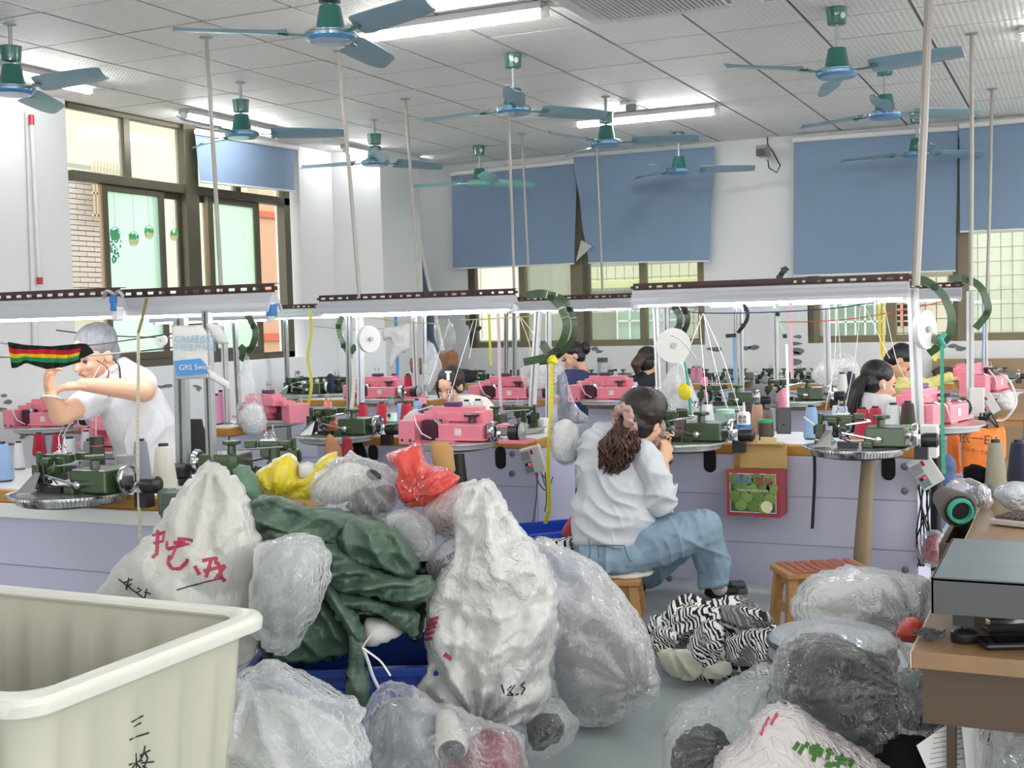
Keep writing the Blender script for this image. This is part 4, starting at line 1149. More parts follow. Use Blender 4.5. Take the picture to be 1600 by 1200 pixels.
cp(P, 'pink machine behind the striped-cap jar at the old worker\'s waist', 198, 700, pi * .9)
cp(gpale, 'grey and green machine without a work-piece at the right end of the middle bench', 800, 668, R(190), sc=.85)
cp(gpale, 'green linking machine on the second row just right of the seated woman\'s phone', 1130, 633, R(10), sc=.9)
far = [(655, 'beside the blue tape'), (700, 'left of the maroon and white tape'), (746, 'under the yellow tape before the second window'), (815, 'behind the leaning silver post'), (912, 'next to the black container'),
       (962, 'just left of the worker in dark clothes'), (1092, 'right of the round white disc'), (1150, 'under the blue far tape'), (1212, 'behind the pale arc post'), (1258, 'left of the silvery crumpled bag'),
       (1330, 'right of the silvery crumpled bag'), (1556, 'on the far right before the brown board')]
for i, (x, wh) in enumerate(far):
    cp(G if i % 2 else gpale, 'small far green machine on the last bench ' + wh, x, 585, [0, .5, -.3, .2][i % 4], Y=11.6, z=TP - .01, sc=.72)
# brown paper-wrapped support leg
t = thing('wrapped_leg', 'tan paper-wrapped slanting leg in front of the right bench', 'support leg', tuple(at(1350, 905, Y=5.95)))
a, b = at(1341, 880, Y=6.0), at(1357, 712, Y=6.0); o0 = V(t.location); t.location = (a.x, a.y, 0); o0 = V(t.location); a = V((a.x, a.y, .0))
me = None; mtan = mat('tan_tape', '#8f7f63', rough=.45, var=.1)
n = 9
for k in range(n):
    p, q = a.lerp(b, k / n), a.lerp(b, (k + 1.05) / n); r = .046 - .014 * k / n
    link('tape_wrap', MB().cyl(p - o0, q - o0, r * 1.02, r * .95, 16), mtan, t)

# ================================================================== CONES AND SMALL THINGS
def cone_mat(col): return mat('yarn_' + col.strip('#'), col, rough=.85, var=.08, vs=30, bump=.5, bs=170, bt='wave', sheen=.2)
CP = {}
def cone(label, px, py, col, h=.17, r=.05, z=TOP, Y=None, group=None, top=m_black, lie=None, topc=None):
    p = at(px, py, Z=z) if Y is None else at(px, py, Y=Y)
    if Y is not None: p.z = z
    if col not in CP:
        t = thing('yarn_cone', label, 'yarn cone', (0, 0, 0), 0, group)
        link('yarn', MB().lathe([(.9, .04), (1., .08), (.98, .2), (.66, .95), (.6, .99), (.4, 1.0)], n=18), cone_mat(col), t)
        link('core', MB().lathe([(.42, .98), (.40, 1.06), (.3, 1.065)], n=14), topc or top, t); link('core_foot', MB().lathe([(.84, 0), (.84, .05)], n=14), topc or top, t)
        CP[col] = t
    else:
        t = dup(CP[col], (0, 0, 0), 0, label); 
        if group: t['group'] = group
        elif 'group' in t: del t['group']
    t.location = p; t.scale = (r, r, h)
    if lie is not None: t.rotation_euler = lie
    return t
RED, WHT, BLU, GRY, NVY, CRM, BRN, PNK, SLV = '#c81f3e', '#eceded', '#9dc0ea', '#8b909b', '#1f2440', '#efeee0', '#43352f', '#f29fb9', '#c3c4c8'
cone('light blue yarn cone at the left edge on the front bench', 3, 752, BLU, .17, .055)
cone('narrow white yarn cone left of the nearest green machine', 31, 733, WHT, .13, .03)
cone('dark red yarn cone behind the nearest green machine', 62, 712, RED, .12, .037)
cone('second red yarn cone behind the twin spindles', 91, 716, RED, .13, .035)
cone('white yarn cone with black top behind the green head', 111, 742, WHT, .17, .044)
cone('white yarn cone in front of the black thermos', 136, 712, WHT, .13, .035)
cone('blue-grey yarn cone in the middle of the left front bench', 144, 742, GRY, .16, .05)
cone('blue-grey yarn cone between the jar and the cream cone', 222, 748, GRY, .17, .042)
cone('cream yarn cone at the end of the left front bench', 258, 766, CRM, .185, .052)
cone('red yarn cone alone left on the middle bench', 567, 668, RED, .155, .045, Y=6.6)
cone('red yarn cone touching the water bottle on its left', 598, 672, RED, .165, .046, Y=6.55)
cone('red yarn cone just right of the water bottle', 636, 675, RED, .17, .046, Y=6.5)
cone('pale blue yarn cone squeezed beside the water bottle', 626, 668, BLU, .16, .03, Y=6.65)
cone('blue yarn cone on top behind the middle pink machine', 652, 655, BLU, .17, .033, Y=6.75)
cone('black-brown yarn cone behind the middle pink machine', 664, 655, BRN, .14, .032, Y=6.75)
cone('left of two white yarn cones behind the pink machine knob', 730, 666, WHT, .17, .04, Y=6.7)
cone('right of two white yarn cones behind the pink machine knob', 748, 666, WHT, .175, .045, Y=6.7)
cone('white yarn cone on the second row left of the tall red cones', 592, 606, WHT, .15, .045, Y=9.4)
cone('white yarn cone touching the left tall red cone', 607, 606, WHT, .16, .035, Y=9.45)
cone('left tall red yarn cone on the second row', 616, 612, RED, .2, .045, Y=9.3)
cone('right tall red yarn cone on the second row', 638, 612, RED, .2, .045, Y=9.3)
cone('left silver-grey yarn cone in the far left corner', 529, 600, SLV, .16, .045, Y=9.5)
cone('right silver-grey yarn cone in the far left corner', 538, 600, SLV, .15, .04, Y=9.55)
cone('navy yarn cone left of the second-row pink machine', 517, 614, NVY, .2, .05, Y=9.35)
cone('grey yarn cone behind the second-row pink machine', 556, 600, SLV, .14, .035, Y=9.5)
cone('white yarn cone left of the covered drinking cup', 1106, 686, WHT, .17, .045, Y=6.6)
cone('peach-brown yarn cone right of the blue glue bottle', 1184, 688, '#c4937a', .17, .042, Y=6.6)
cone('brown yarn cone behind the peach-brown one', 1172, 684, BRN, .16, .035, Y=6.7)
cone('grey-brown yarn cone beside the black phone', 1200, 690, '#7b6c66', .15, .035, Y=6.5)
cone('light blue yarn cone behind the left part of the right machine', 1268, 690, BLU, .17, .042, Y=6.45)
cone('light blue yarn cone below the ponytail', 1316, 678, BLU, .165, .042, Y=6.6)
cone('white yarn cone half hidden behind the blue one', 1307, 676, WHT, .16, .03, Y=6.7)
cone('left of the two red yarn cones behind the right machine', 1348, 676, RED, .15, .045, Y=6.6)
cone('right of the two red yarn cones behind the right machine', 1368, 676, RED, .155, .045, Y=6.6)
cone('tall white yarn cone right of the red pair', 1396, 688, WHT, .18, .045, Y=6.5)
cone('tall dark brown yarn cone against the big right post', 1419, 690, BRN, .19, .045, Y=6.5)
cone('white yarn cone behind the squeeze bottle', 1316, 628, WHT, .2, .05, Y=9.2)
cone('navy yarn cone beside the white one behind the ponytail', 1329, 626, NVY, .2, .05, Y=9.3)
cone('left pink yarn cone far behind the round disc', 1084, 592, PNK, .15, .04, Y=11.5)
cone('right pink yarn cone far behind the round disc', 1093, 592, PNK, .15, .04, Y=11.5)
cone('left tall pink yarn cone on the far left bench', 339, 668, '#f4a6d0', .2, .04, Y=6.7)
cone('right tall pink yarn cone on the far left bench', 347, 668, '#f4a6d0', .22, .035, Y=6.75)
cone('grey yarn cone with a white label behind the leaning posts', 842, 620, SLV, .19, .07, Y=9.3)
cone('small white yarn cone behind the second-row pink machine', 966, 606, WHT, .14, .035, Y=9.4)
cone('small white yarn cone left of the seated woman\'s hair', 992, 606, WHT, .13, .035, Y=9.4)
# bottles and pots
def bottle(name, label, cat, px, py, Y, h, r, prof, m, cap=None, lab=None, z=TOP, labcol='#e9efe9'):
    p = at(px, py, Y=Y); p.z = z
    t = thing(name, label, cat, p)
    link('body', MB().lathe([(a * r, b * h) for a, b in prof], n=20), m, t)
    if cap: link('cap', MB().lathe([(cap[1] * r, cap[2] * h), (cap[1] * r, cap[3] * h), (.1 * r, cap[3] * h + .001)], n=16), cap[0], t)
    if lab: link('label_wrap', MB().lathe([(r * 1.015, lab[0] * h), (r * 1.015, lab[1] * h)], n=20, cap=False), mat('label_' + labcol.strip('#'), labcol, rough=.4), t)
    return t
PET = [(.9, 0), (1, .04), (1, .62), (.85, .72), (.42, .86), (.36, .9), (.36, .93)]
m_pet = glass_mat('pet_plastic', '#dfe8e8', .22, .05)
m_jar = glass_mat('jar_glass', '#dfe0e2', .3, .05)
m_gcap = mat('green_cap', '#2fa05a', rough=.35)
b = bottle('water_bottle', 'clear water bottle with green cap and white-green label on the middle bench', 'bottle', 613, 676, 6.35, .225, .032, PET, m_pet, (m_gcap, .42, .92, 1.0), (.33, .56))
link('green_band', MB().lathe([(.0328, .05), (.0328, .075)], n=20, cap=False), m_gcap, b)
text('♠', .03, mat('print_teal', '#1f6f5f'), face(-V(CB), loc=b.location + V((0, -.0335, .115))) if 0 else face((0, -1, 0), loc=b.location + V((0, -.034, .11))), b)
bottle('thermos', 'tall black thermos bottle behind the white cone at left', 'thermos', 152, 716, 4.2, .19, .034, [(.95, 0), (1, .03), (1, .78), (.97, .8), (.97, .98), (.9, 1.)], m_black, (mat('orange_ring', '#d05a3a'), 1.02, .78, .795))
bottle('glass_jar', 'glass jar with a grey lid on the left front bench', 'jar', 197, 745, 3.95, .115, .038, [(.95, 0), (1, .05), (1, .85), (.8, .95)], m_jar, (mat('grey_lid', '#9fa19f', rough=.5), 1.02, .95, 1.25))
bottle('small_pot', 'small pot with a green lid right of the star grip', 'pot', 181, 752, 3.95, .05, .022, [(.95, 0), (1, .05), (1, .9)], m_jar, (m_gcap, 1.03, .8, 1.2))
bottle('drinking_cup', 'clear drinking cup with mint lid on the right bench', 'cup', 1134, 692, 6.4, .17, .05, [(.85, 0), (.95, .04), (1, .8), (1.0, .9)], glass_mat('mint_glass', '#cfeadd', .3, .05), (mat('mint_lid', '#a9d6bd', rough=.4), 1.02, .8, .93))
gb = bottle('glue_bottle', 'white and blue glue bottle with printed characters', 'bottle', 1163, 690, 6.3, .17, .034, [(1, 0), (1, .84), (.8, .9), (.25, .92), (.15, 1.2)], m_white, None, (.0, .52), labcol='#2f7fd0')
text('高速\n专用', .022, m_black, face((0, -1, 0), loc=gb.location + V((0, -.035, .115))), gb)
text('不沾\n水油', .022, m_white, face((0, -1, 0), loc=gb.location + V((0, -.0355, .05))), gb)
bottle('squeeze_bottle', 'white squeeze bottle with a pointed nozzle on the second row', 'bottle', 1299, 632, 9.1, .13, .05, [(.9, 0), (1, .1), (.95, .7), (.4, .8), (.15, .85), (.06, 1.3)], mat('milky', '#e3e6df', rough=.4))
bottle('small_bottle', 'clear small bottle behind the second-row pink machine near the dark worker', 'bottle', 952, 608, 9.4, .16, .04, PET, m_pet, (m_white, .42, .92, 1.))
bottle('tall_can', 'grey tall can with a dark lid before the back wall', 'can', 942, 596, 11.5, .22, .05, [(1, 0), (1, 1)], mat('can_grey', '#b9bdbd', rough=.4), (mat('can_lid', '#4b4e4c'), 1.05, .95, 1.15))
bottle('green_lid_cup', 'brown cup with a green lid behind the black phone', 'cup', 1196, 692, 6.35, .11, .04, [(.9, 0), (1, .9)], mat('cup_brown', '#4d4039'), (m_gcap, 1.03, .86, 1.))
bottle('green_band_cone', 'dark cone holder with a green band against the big post', 'holder', 1419, 692, 6.42, .08, .048, [(1, 0), (1, .9)], mat('cup_brown', '#4d4039'), (mat('lime_cap', '#6fc070'), 1.0, .85, 1.05))
bottle('purple_pincushion', 'purple pincushion behind the nearest machine spindles', 'pincushion', 108, 722, 4.15, .07, .03, [(.5, 0), (.4, .5), (1.1, .7), (1.1, .85), (.5, 1)], m_purp)
# phones
def phone(label, px, py, Y, w_, h_, col, lean=0., rz=0., scr=None):
    p = at(px, py, Y=Y); p.z = TP + .0
    t = thing('phone', label, 'phone', p, rz)
    M = Matrix.Rotation(-lean, 4, 'X') @ Matrix.Translation((0, 0, h_ / 2))
    link('case', MB().box((0, 0, 0), (w_, .009, h_), M=M), mat('phone_' + col.strip('#'), col, rough=.25), t, smooth=False, bev=.004)
    if scr: link('screen', MB().box((0, -.0055, 0), (w_ * .88, .001, h_ * .92), M=M), mat('phone_scr', scr, rough=.12, var=.3, vs=30), t, smooth=False)
    link('stand', MB().box((0, .03, .02), (w_ * .6, .04, .012)).bar((0, .0, .05), (0, .05, .0), .02, .008), m_black, t, smooth=False)
    return t
phone('phone in a dark case with a brown screen leaning beside the seated woman', 1062, 688, 6.15, .068, .15, '#1c1c1e', .15, -.35, '#8d6a66')
phone('plain black phone standing on the right bench', 1225, 692, 6.4, .075, .14, '#2e3134', .1, .1)
phone('pink phone with three lenses standing behind the middle bench', 660, 640, 7.0, .07, .14, '#efa8b4', .0, 0.)
# tray-like small things on the bench tops: scissors, papers, yellow strip
one('paper_scraps', MB().box(tuple(at(585, 680, Y=6.45) * 1 + V((0, 0, 0)))[:2] + (TOP + .003,), (.12, .06, .004)).box(tuple(at(1410, 694, Y=6.4))[:2] + (TOP + .003,), (.1, .05, .004)), m_white, 'small white paper scraps lying on the bench tops', 'paper scraps')['kind'] = 'stuff'
one('orange_strip', MB().box(tuple(at(1345, 696, Y=6.12))[:2] + (TP + .012,), (.16, .03, .006), rz=.1), mat('orange_tape', '#e07a2e', rough=.5), 'orange and white strip lying on the dial of the right machine', 'strip', smooth=False)
one('white_stick', MB().cyl(at(1256, 652, Y=6.0), at(1318, 699, Y=5.98), .006, n=8), m_white, 'long white stick leaning across the right green machine', 'stick')
one('white_stick', MB().cyl(at(676, 680 - 42, Y=6.0), at(728, 698, Y=5.98), .005, n=8).cyl(at(642, 645, Y=6.0), at(676, 634, Y=6.0), .004, n=8), m_white, 'white bent stick leaning on the middle pink machine', 'stick')
one('white_stick', MB().cyl(at(503, 636, Y=6.0), at(535, 673, Y=5.98), .006, n=8), m_white, 'white stick leaning on the green machine by the red cones', 'stick')
# control boxes
def control(label, px, py, Y, rz, tilt):
    p = at(px, py, Y=Y)
    t = thing('control_box', label, 'control box', p, rz); t.rotation_euler = (R(8), tilt, rz)
    link('housing', MB().box((0, 0, 0), (.115, .05, .15)), mat('box_grey', '#cfd0cd', rough=.45), t, smooth=False, bev=.006)
    link('panel', MB().box((-.028, -.027, .035), (.045, .004, .05)).box((-.028, -.027, -.03), (.045, .004, .065)), mat('panel_grey', '#8c9196', rough=.4), t, smooth=False)
    link('display', MB().box((-.028, -.0302, -.015), (.032, .003, .016)), mat('led_dark', '#3a0d12'), t, smooth=False)
    link('red_digits', MB().box((-.02, -.0322, -.015), (.012, .001, .011)), mat('led_red', '#ff2a2a', emit=2.), t, smooth=False)
    link('switch', MB().box((.01, -.028, .05), (.014, .008, .026)), m_red, t, smooth=False, bev=.002)
    bt = MB()
    for i in range(2):
        for j in range(2): bt.box((-.038 + i * .02, -.03, -.04 - j * .014), (.012, .003, .008))
    link('buttons', bt, mat('button_teal', '#3f8f8c'), t, smooth=False)['kind'] = 'stuff'
    return t
control('tilted grey control box with a red display at the end of the middle bench', 833, 718, 6.2, .2, R(-14))
control('tilted grey control box with a red display at the end of the right bench', 1446, 737, 6.15, .2, R(-32))
control('small pale control box under the end-on pink machine', 1543, 632, 9.2, .2, R(-30))
def jbox(label, px, py, Y, d):
    p = at(px, py, Y=Y); return one('junction_box', MB().box(p, d), m_white, label, 'box', smooth=False, bev=.006)
jbox('white junction box at the corner of the middle bench', 848, 676, 6.6, (.07, .1, .17))
jbox('white junction box below the big right post', 1452, 689, 6.3, (.085, .1, .16))
jbox('white box beside the second-row end post', 1527, 628, 9.2, (.1, .1, .2))
# cables hanging at bench ends
def cables(label, paths, Y, r=.004, col=None):
    o = at(*paths[0][0], Y=Y); t = thing('cable_bundle', label, 'cables', tuple(o))
    for p in paths: link('cable', MB().tube(smooth([at(x, y, Y=Y + .02 * math.sin(x + y)) - o for x, y in p], 4), r, 5), col or m_black, t)
rr = random.Random(5)
cables('loops of grey cable hanging under the middle control box', [[(837, 738), (842, 755), (852, 766), (858, 758), (850, 745), (845, 738)], [(840, 738), (838, 780), (831, 826)], [(846, 740), (855, 764), (864, 745)], [(852, 738), (854, 780), (851, 800)]], 6.2, .004, mat('cable_grey', '#6b6c70', rough=.4))
cables('dark cables dangling at the end of the right bench', [[(1430 + rr.uniform(0, 24), 745), (1436 + rr.uniform(0, 18), 790), (1432 + rr.uniform(0, 22), 840), (1432 + rr.uniform(0, 12), 885)] for k in range(8)], 6.2)
cables('grey cables under the far right junction boxes', [[(1528 + rr.uniform(0, 30), 645), (1526 + rr.uniform(0, 40), 680), (1535 + rr.uniform(0, 25), 705)] for k in range(6)], 9.1, .006)
cables('white looped cable in front of the brown board', [[(1568, 586), (1580, 600), (1588, 625), (1583, 640), (1570, 655), (1557, 657)]], 9.0, .008, m_white)
# ================================================================== PEOPLE
m_skin = mat('skin', '#e0b193', rough=.5, var=.05, spec=.4)
m_hair = mat('hair_dark_brown', '#221a17', rough=.45, var=.35, vs=40, bump=.5, bs=120, stretch=(1, 1, .15))
m_hairb = mat('hair_black', '#15141a', rough=.35, var=.3, vs=40, bump=.5, bs=120, stretch=(1, 1, .15))
m_hairc = mat('hair_brown_curls', '#4a2f25', rough=.4, var=.5, vs=30, bump=.4, bs=90, stretch=(1, 1, .2))
m_hairg = mat('hair_grey', '#8d8d90', rough=.45, var=.55, vs=50, bump=.5, bs=140, stretch=(1, 1, .2))
m_lip = mat('lips', '#b5655c', rough=.5)
def cloth_mat(name, col, **k): return mat(name, col, rough=.75, var=.06, vs=8, bump=.35, bs=14, **k)
m_shirt = cloth_mat('shirt_pale', '#cfd3d8')
m_blouse = cloth_mat('blouse_white', '#dadadd')
def vn(x, y, seed):
    rs = np.random.RandomState(seed); T = rs.rand(64, 64)
    xi = np.floor(x).astype(int); yi = np.floor(y).astype(int); a = x - xi; b = y - yi; a = a * a * (3 - 2 * a); b = b * b * (3 - 2 * b)
    return (T[xi % 64, yi % 64] * (1 - a) + T[(xi + 1) % 64, yi % 64] * a) * (1 - b) + (T[xi % 64, (yi + 1) % 64] * (1 - a) + T[(xi + 1) % 64, (yi + 1) % 64] * a) * b
def refold(o, amp, dirs, seed=1):
    """bake the fused shape and press cloth folds into it; dirs: (direction across the folds, folds per metre, weight)"""
    me = bpy.data.meshes.new_from_object(o.evaluated_get(bpy.context.evaluated_depsgraph_get()))
    n = len(me.vertices); co = np.empty(n * 3); me.vertices.foreach_get('co', co); co = co.reshape(-1, 3)
    no = np.empty(n * 3); me.vertices.foreach_get('normal', no); no = no.reshape(-1, 3); h = np.zeros(n)
    for k, (g, f, wt) in enumerate(dirs):
        g = V(g).normalized(); q = g.cross(CB).normalized(); G = np.array(g); Q = np.array(q); D_ = np.array(CB)
        u = co @ G * f; v = (co @ Q + co @ D_ * .7) * f * .28
        u = u + (vn(v * 1.3 + 9, u * .35, seed + k) - .5) * 2.2
        r = 1 - np.abs(2 * vn(u, v, seed + 20 + k) - 1); h += wt * (r ** 2.2 - .3) * np.clip(vn(u * .3 + 5, v + 8, seed + 40 + k) * 2.4 - .5, 0, 1)
    co = co + no * (h * amp)[:, None]; me.vertices.foreach_set('co', co.ravel()); me.update(); me.shade_smooth()
    old = o.data; o.modifiers.clear(); o.data = me; bpy.data.meshes.remove(old)
    return o
def organic(name, mb, m, parent, vox=.006, sm=4, label=None, disp=0, dsz=.12, fold=None):
    o = link(name, mb, m, parent, smooth=True, label=label)
    r = o.modifiers.new('fuse', 'REMESH'); r.mode = 'VOXEL'; r.voxel_size = vox; r.use_smooth_shade = True
    s_ = o.modifiers.new('soft', 'SMOOTH'); s_.iterations = sm; s_.factor = .6
    if fold:
        return refold(o, *fold)
    if disp:
        tx = bpy.data.textures.new(name, 'MARBLE' if dsz >= .05 else 'CLOUDS'); tx.noise_scale = dsz * 1.6; tx.noise_depth = 2
        d = o.modifiers.new('folds', 'DISPLACE'); d.texture = tx; d.strength = disp; d.texture_coords = 'LOCAL'; d.mid_level = .5
        if dsz >= .05: tx.marble_type = 'SHARP'; tx.turbulence = 9; tx.noise_basis = 'IMPROVED_PERLIN'; d.strength = disp * .8
        s2 = o.modifiers.new('soft2', 'SMOOTH'); s2.iterations = 2; s2.factor = .5
    return o
def frame(fwd, up):
    f = V(fwd).normalized(); u = V(up); x = f.cross(u).normalized(); u = x.cross(f)
    return Matrix((x, f, u)).transposed()      # columns: side, forward, up
def head(t, mb, c, fwd, up, hair, s=1., face=True, cap=True):
    """adds head shape to the skin builder; hair, eyes and mouth become parts of t"""
    F = frame(fwd, up); c = V(c)
    def p(x, y, z): return c + F @ V((x, y, z)) * s
    mb.ell(p(0, 0, 0), (.074 * s, .092 * s, .085 * s), M=F)
    mb.ell(p(0, .026, -.048), (.06 * s, .066 * s, .072 * s), M=F)
    mb.ell(p(0, .06, -.098), (.028 * s, .026 * s, .02 * s), M=F)
    mb.cap(p(0, .084, -.02), p(0, .104, -.05), .007 * s, .013 * s)
    mb.ell(p(0, .086, -.076), (.022 * s, .012 * s, .01 * s), M=F)
    for q in (-1, 1):
        mb.ell(p(q * .076, -.006, -.03), (.01 * s, .02 * s, .03 * s), M=F)
        mb.ell(p(q * .035, .066, -.045), (.022 * s, .02 * s, .022 * s), M=F)
    mb.cap(p(0, -.02, -.06), p(0, -.03, -.17), .05 * s, .052 * s)
    if face:
        for q in (-1, 1):
            e = link('eye', MB().ell(p(q * .031, .079, -.02), (.014 * s, .008 * s, .006 * s), M=F, n=10, m=6), m_black, t)
            link('eyebrow', MB().tube([p(q * .016, .086, -.002), p(q * .032, .085, .003), p(q * .047, .076, -.002)], .0028 * s, 5), hair, t)
        link('mouth', MB().ell(p(0, .095, -.077), (.02 * s, .005 * s, .005 * s), M=F, n=10, m=6), m_lip, t)
    if cap:
        hb = MB().ell(p(0, -.022, .02), (.086 * s, .096 * s, .086 * s), M=F, n=20, m=14).ell(p(0, -.042, -.035), (.078 * s, .068 * s, .08 * s), M=F, n=20, m=14)
        organic('hair', hb, hair, t, .006, 3, disp=.008, dsz=.03)
    return p
def hand(mb, wrist, d, n, s=1., curl=.9, thumb=1, spread=.05):
    """palm plus five separate fingers; d along the hand, n out of the palm, thumb side = d x n * thumb"""
    d = V(d).normalized(); n = V(n); n = (n - d * n.dot(d)).normalized(); sd = d.cross(n) * thumb; w = V(wrist)
    for k in range(4):
        o = (k - 1.5) * .019 * s
        kn = w + d * .085 * s * (1 - .05 * abs(k - 1.2)) - sd * o
        mb.cap(w - sd * o * .6, kn, .015 * s, .0115 * s, 8)
        L = (.043, .047, .044, .034)[k] * s; a = curl * .6; p = kn; r = .0095 * s
        for j in range(3):
            dd = (d * cos(a) + n * sin(a) - sd * (k - 1.5) * spread).normalized(); q = p + dd * L
            mb.cap(p, q, r, r * .88, 8); p = q; L *= .68; a += curl; r *= .88
    q0 = w + d * .02 * s + sd * .02 * s; q1 = q0 + (d * .6 + sd * .7 + n * .3).normalized() * .04 * s
    q2 = q1 + (d * .8 + n * .5 * curl + sd * .1).normalized() * .034 * s; q3 = q2 + (d * .7 + n * .7 * curl - sd * .2).normalized() * .026 * s
    mb.cap(q0, q1, .015 * s, .0125 * s, 8).cap(q1, q2, .0115 * s, .0105 * s, 8).cap(q2, q3, .0105 * s, .0088 * s, 8)
    return mb
def rings(lst, D, tilt=0):
    out = []
    for y, cx, hw, dd, off, tl in lst:
        k = (D + off) / FPX
        out.append((dp(cx, y, D + off), (CR - CU * tl) * hw * k, V((CB.x, CB.y, 0)).normalized() * dd))
    return out

# ---------- seated woman in the middle
D = 5.85
def W(x, y, o=0): return dp(x, y, D + o)
W0 = V((W(960, 880).x, W(960, 880).y, 0))
t = thing('person', 'person with brown curly ponytail, pale shirt and light jeans seated on a low stool', 'person')
sk = MB()
hp = head(t, sk, W(1007, 652), (CR * .62 - CB * .75 - CU * .22), V((0, 0, 1)) + CR * .16, m_hair, 1.06, True, False)
sk.loft(rings([(840, 958, 48, .1, 0, 0), (780, 962, 48, .1, 0, 0), (720, 963, 45, .09, 0, .2), (690, 966, 38, .08, 0, .3), (672, 984, 16, .05, 0, 0), (655, 996, 14, .045, 0, 0)], D), 20)
sk.chain([W(1000, 712, -.1), W(1040, 776, -.1), W(1036, 724, .0)], [.05, .04, .027])
sk.chain([W(930, 690, .12), W(975, 752, .4), W(1018, 700, .3)], [.05, .04, .027])
hand(sk, W(1036, 722, .0), CU * .8 + CR * .25 - CB * .25, -CR * .5 - CB * .8, .98, 1.25, -1)
hand(sk, W(1016, 702, .28), CU * .7 + CR * .5, CB * .8 + CR * .3, .95, 1.1, 1)
sk.chain([W(960, 860), W(1098, 826), W(1122, 912, .05)], [.09, .06, .04])
sk.chain([W(960, 860, .15), W(1070, 838, .35), W(1010, 905, .55)], [.09, .06, .04])
organic('body', sk, m_skin, t, .005, 3)
hb = MB().ell(W(1003, 640, -.01), (.112, .118, .112), n=24, m=16).ell(W(994, 660, -.035), (.092, .085, .09), n=20, m=12).ell(W(1016, 632, .03), (.085, .09, .08)).cap(W(990, 655, -.07), W(978, 658, -.1), .05, .04)
organic('hair', hb, m_hair, t, .006, 3, disp=.012, dsz=.025)
pt = MB(); rr = random.Random(11)
pt.chain([W(976, 664, -.13), W(968, 690, -.17), W(962, 712, -.17), W(955, 730, -.15)], [.035, .055, .055, .03])
for k in range(190):
    a = rr.uniform(0, 2 * pi); r0 = rr.uniform(.4, 1.12); ph = rr.uniform(0, 6); L = rr.uniform(.7, 1.1); pts = []
    for i in range(12):
        q = i / 11 * L
        c = W(977 - 22 * q, 660 + 76 * q, -.13 - .05 * sin(q * 3))
        rad = (.02 + .058 * min(1, q * 2.4) * (1.06 - .55 * max(0, q - .5) * 2)) * r0
        pts.append(c + CR * (cos(a) * rad + .013 * sin(q * 17 + ph)) + V((CB.x, CB.y, 0)) * (sin(a) * rad + .012 * cos(q * 15 + ph)))
    pt.tube(smooth(pts, 2), [.0062] * 19 + [.005, .004, .003, .002], 5)
link('ponytail', pt, m_hairc, t)
sc_ = MB(); pts = []; rr_ = []
ax = (CR * -.9 - CU * .25 + CB * .35).normalized(); e1 = ax.cross(CU).normalized(); e2 = ax.cross(e1)
for i in range(60):
    a = 2 * pi * i / 60; w_ = 1 + .16 * sin(a * 11) + .08 * sin(a * 23)
    pts.append(W(975, 656, -.135) + (e1 * cos(a) + e2 * sin(a)) * .058 * w_ + ax * .014 * sin(a * 9)); rr_.append(.02 + .008 * sin(a * 13))
link('hair_scrunchie', sc_.tube(pts, rr_, 8, closed=True), cloth_mat('scrunchie', '#b99a8e'), t)
sh = MB().loft(rings([(843, 958, 60, .15, 0, 0), (838, 959, 62, .165, 0, 0), (815, 960, 62, .165, 0, .02), (780, 962, 60, .15, 0, .06), (745, 963, 59, .14, -.01, .12), (715, 963, 58, .13, -.02, .2), (695, 965, 54, .115, -.02, .3), (678, 970, 40, .09, -.01, .32), (668, 980, 24, .07, 0, .3)], D), 28)
sh.chain([W(1000, 708, -.1), W(1022, 740, -.12), W(1036, 775, -.12)], [.068, .064, .06])
sh.chain([W(1022, 740, -.12), W(1034, 784, -.1)], [.06, .068])
sh.chain([W(928, 690, .1), W(940, 720, .25), W(968, 748, .36)], [.068, .062, .055])
sh.loft([(W(1024, 772, -.1), CR * .065, CB * .06), (W(1030, 796, -.08), CR * .078 - CU * .02, CB * .07)], 20)
so = organic('shirt', sh, m_shirt, t, .006, 5, fold=(.026, [(CU + CR * .35, 13, 1.), (CU - CR * .8, 9, .9), (CR + CU * .3, 24, .35)], 4))
co = MB().loft([(W(988, 687, -.02), (CR - CU * .35) * .075, CB * .072), (W(990, 679, -.02), (CR - CU * .35) * .066, CB * .065), (W(991, 676, -.02), (CR - CU * .35) * .06, CB * .06)], 20)
organic('collar', co, m_shirt, t, .005, 2)
cf = MB().loft([(W(1035, 779, -.09), CR * .066 + CU * .02, CB * .062), (W(1040, 764, -.07), CR * .06 + CU * .03, CB * .055)], 18)
organic('cuff', cf, m_shirt, t, .005, 1)
# jeans
def denim():
    m = mat('denim', '#8aa3b5', rough=.8, var=.22, vs=7, bump=.5, bs=22)
    return m
je = MB().loft(rings([(842, 955, 52, .155, 0, 0), (850, 954, 55, .17, 0, 0), (866, 953, 57, .18, 0, 0), (882, 955, 52, .17, 0, 0), (890, 960, 40, .13, 0, 0)], D), 26)
je.ell(W(940, 864, -.03), (.13, .14, .1)).ell(W(975, 866, -.05), (.13, .13, .09))
je.chain([W(985, 862, -.04), W(1040, 842, -.05), W(1094, 826, -.02)], [.115, .11, .094])
je.chain([W(1094, 828, -.02), W(1108, 862, .02), W(1117, 892, .05)], [.092, .08, .078])
je.chain([W(975, 858, .15), W(1050, 842, .3), W(1068, 842, .36)], [.12, .1, .085])
je.chain([W(1068, 842, .36), W(1040, 875, .45), W(1012, 900, .55)], [.085, .075, .07])
je.loft([(W(1115, 888, .05), CR * .078, V((CB.x, CB.y, 0)) * .07), (W(1118, 910, .05), CR * .074 + CU * .022, V((CB.x, CB.y, 0)) * .07)], 20)
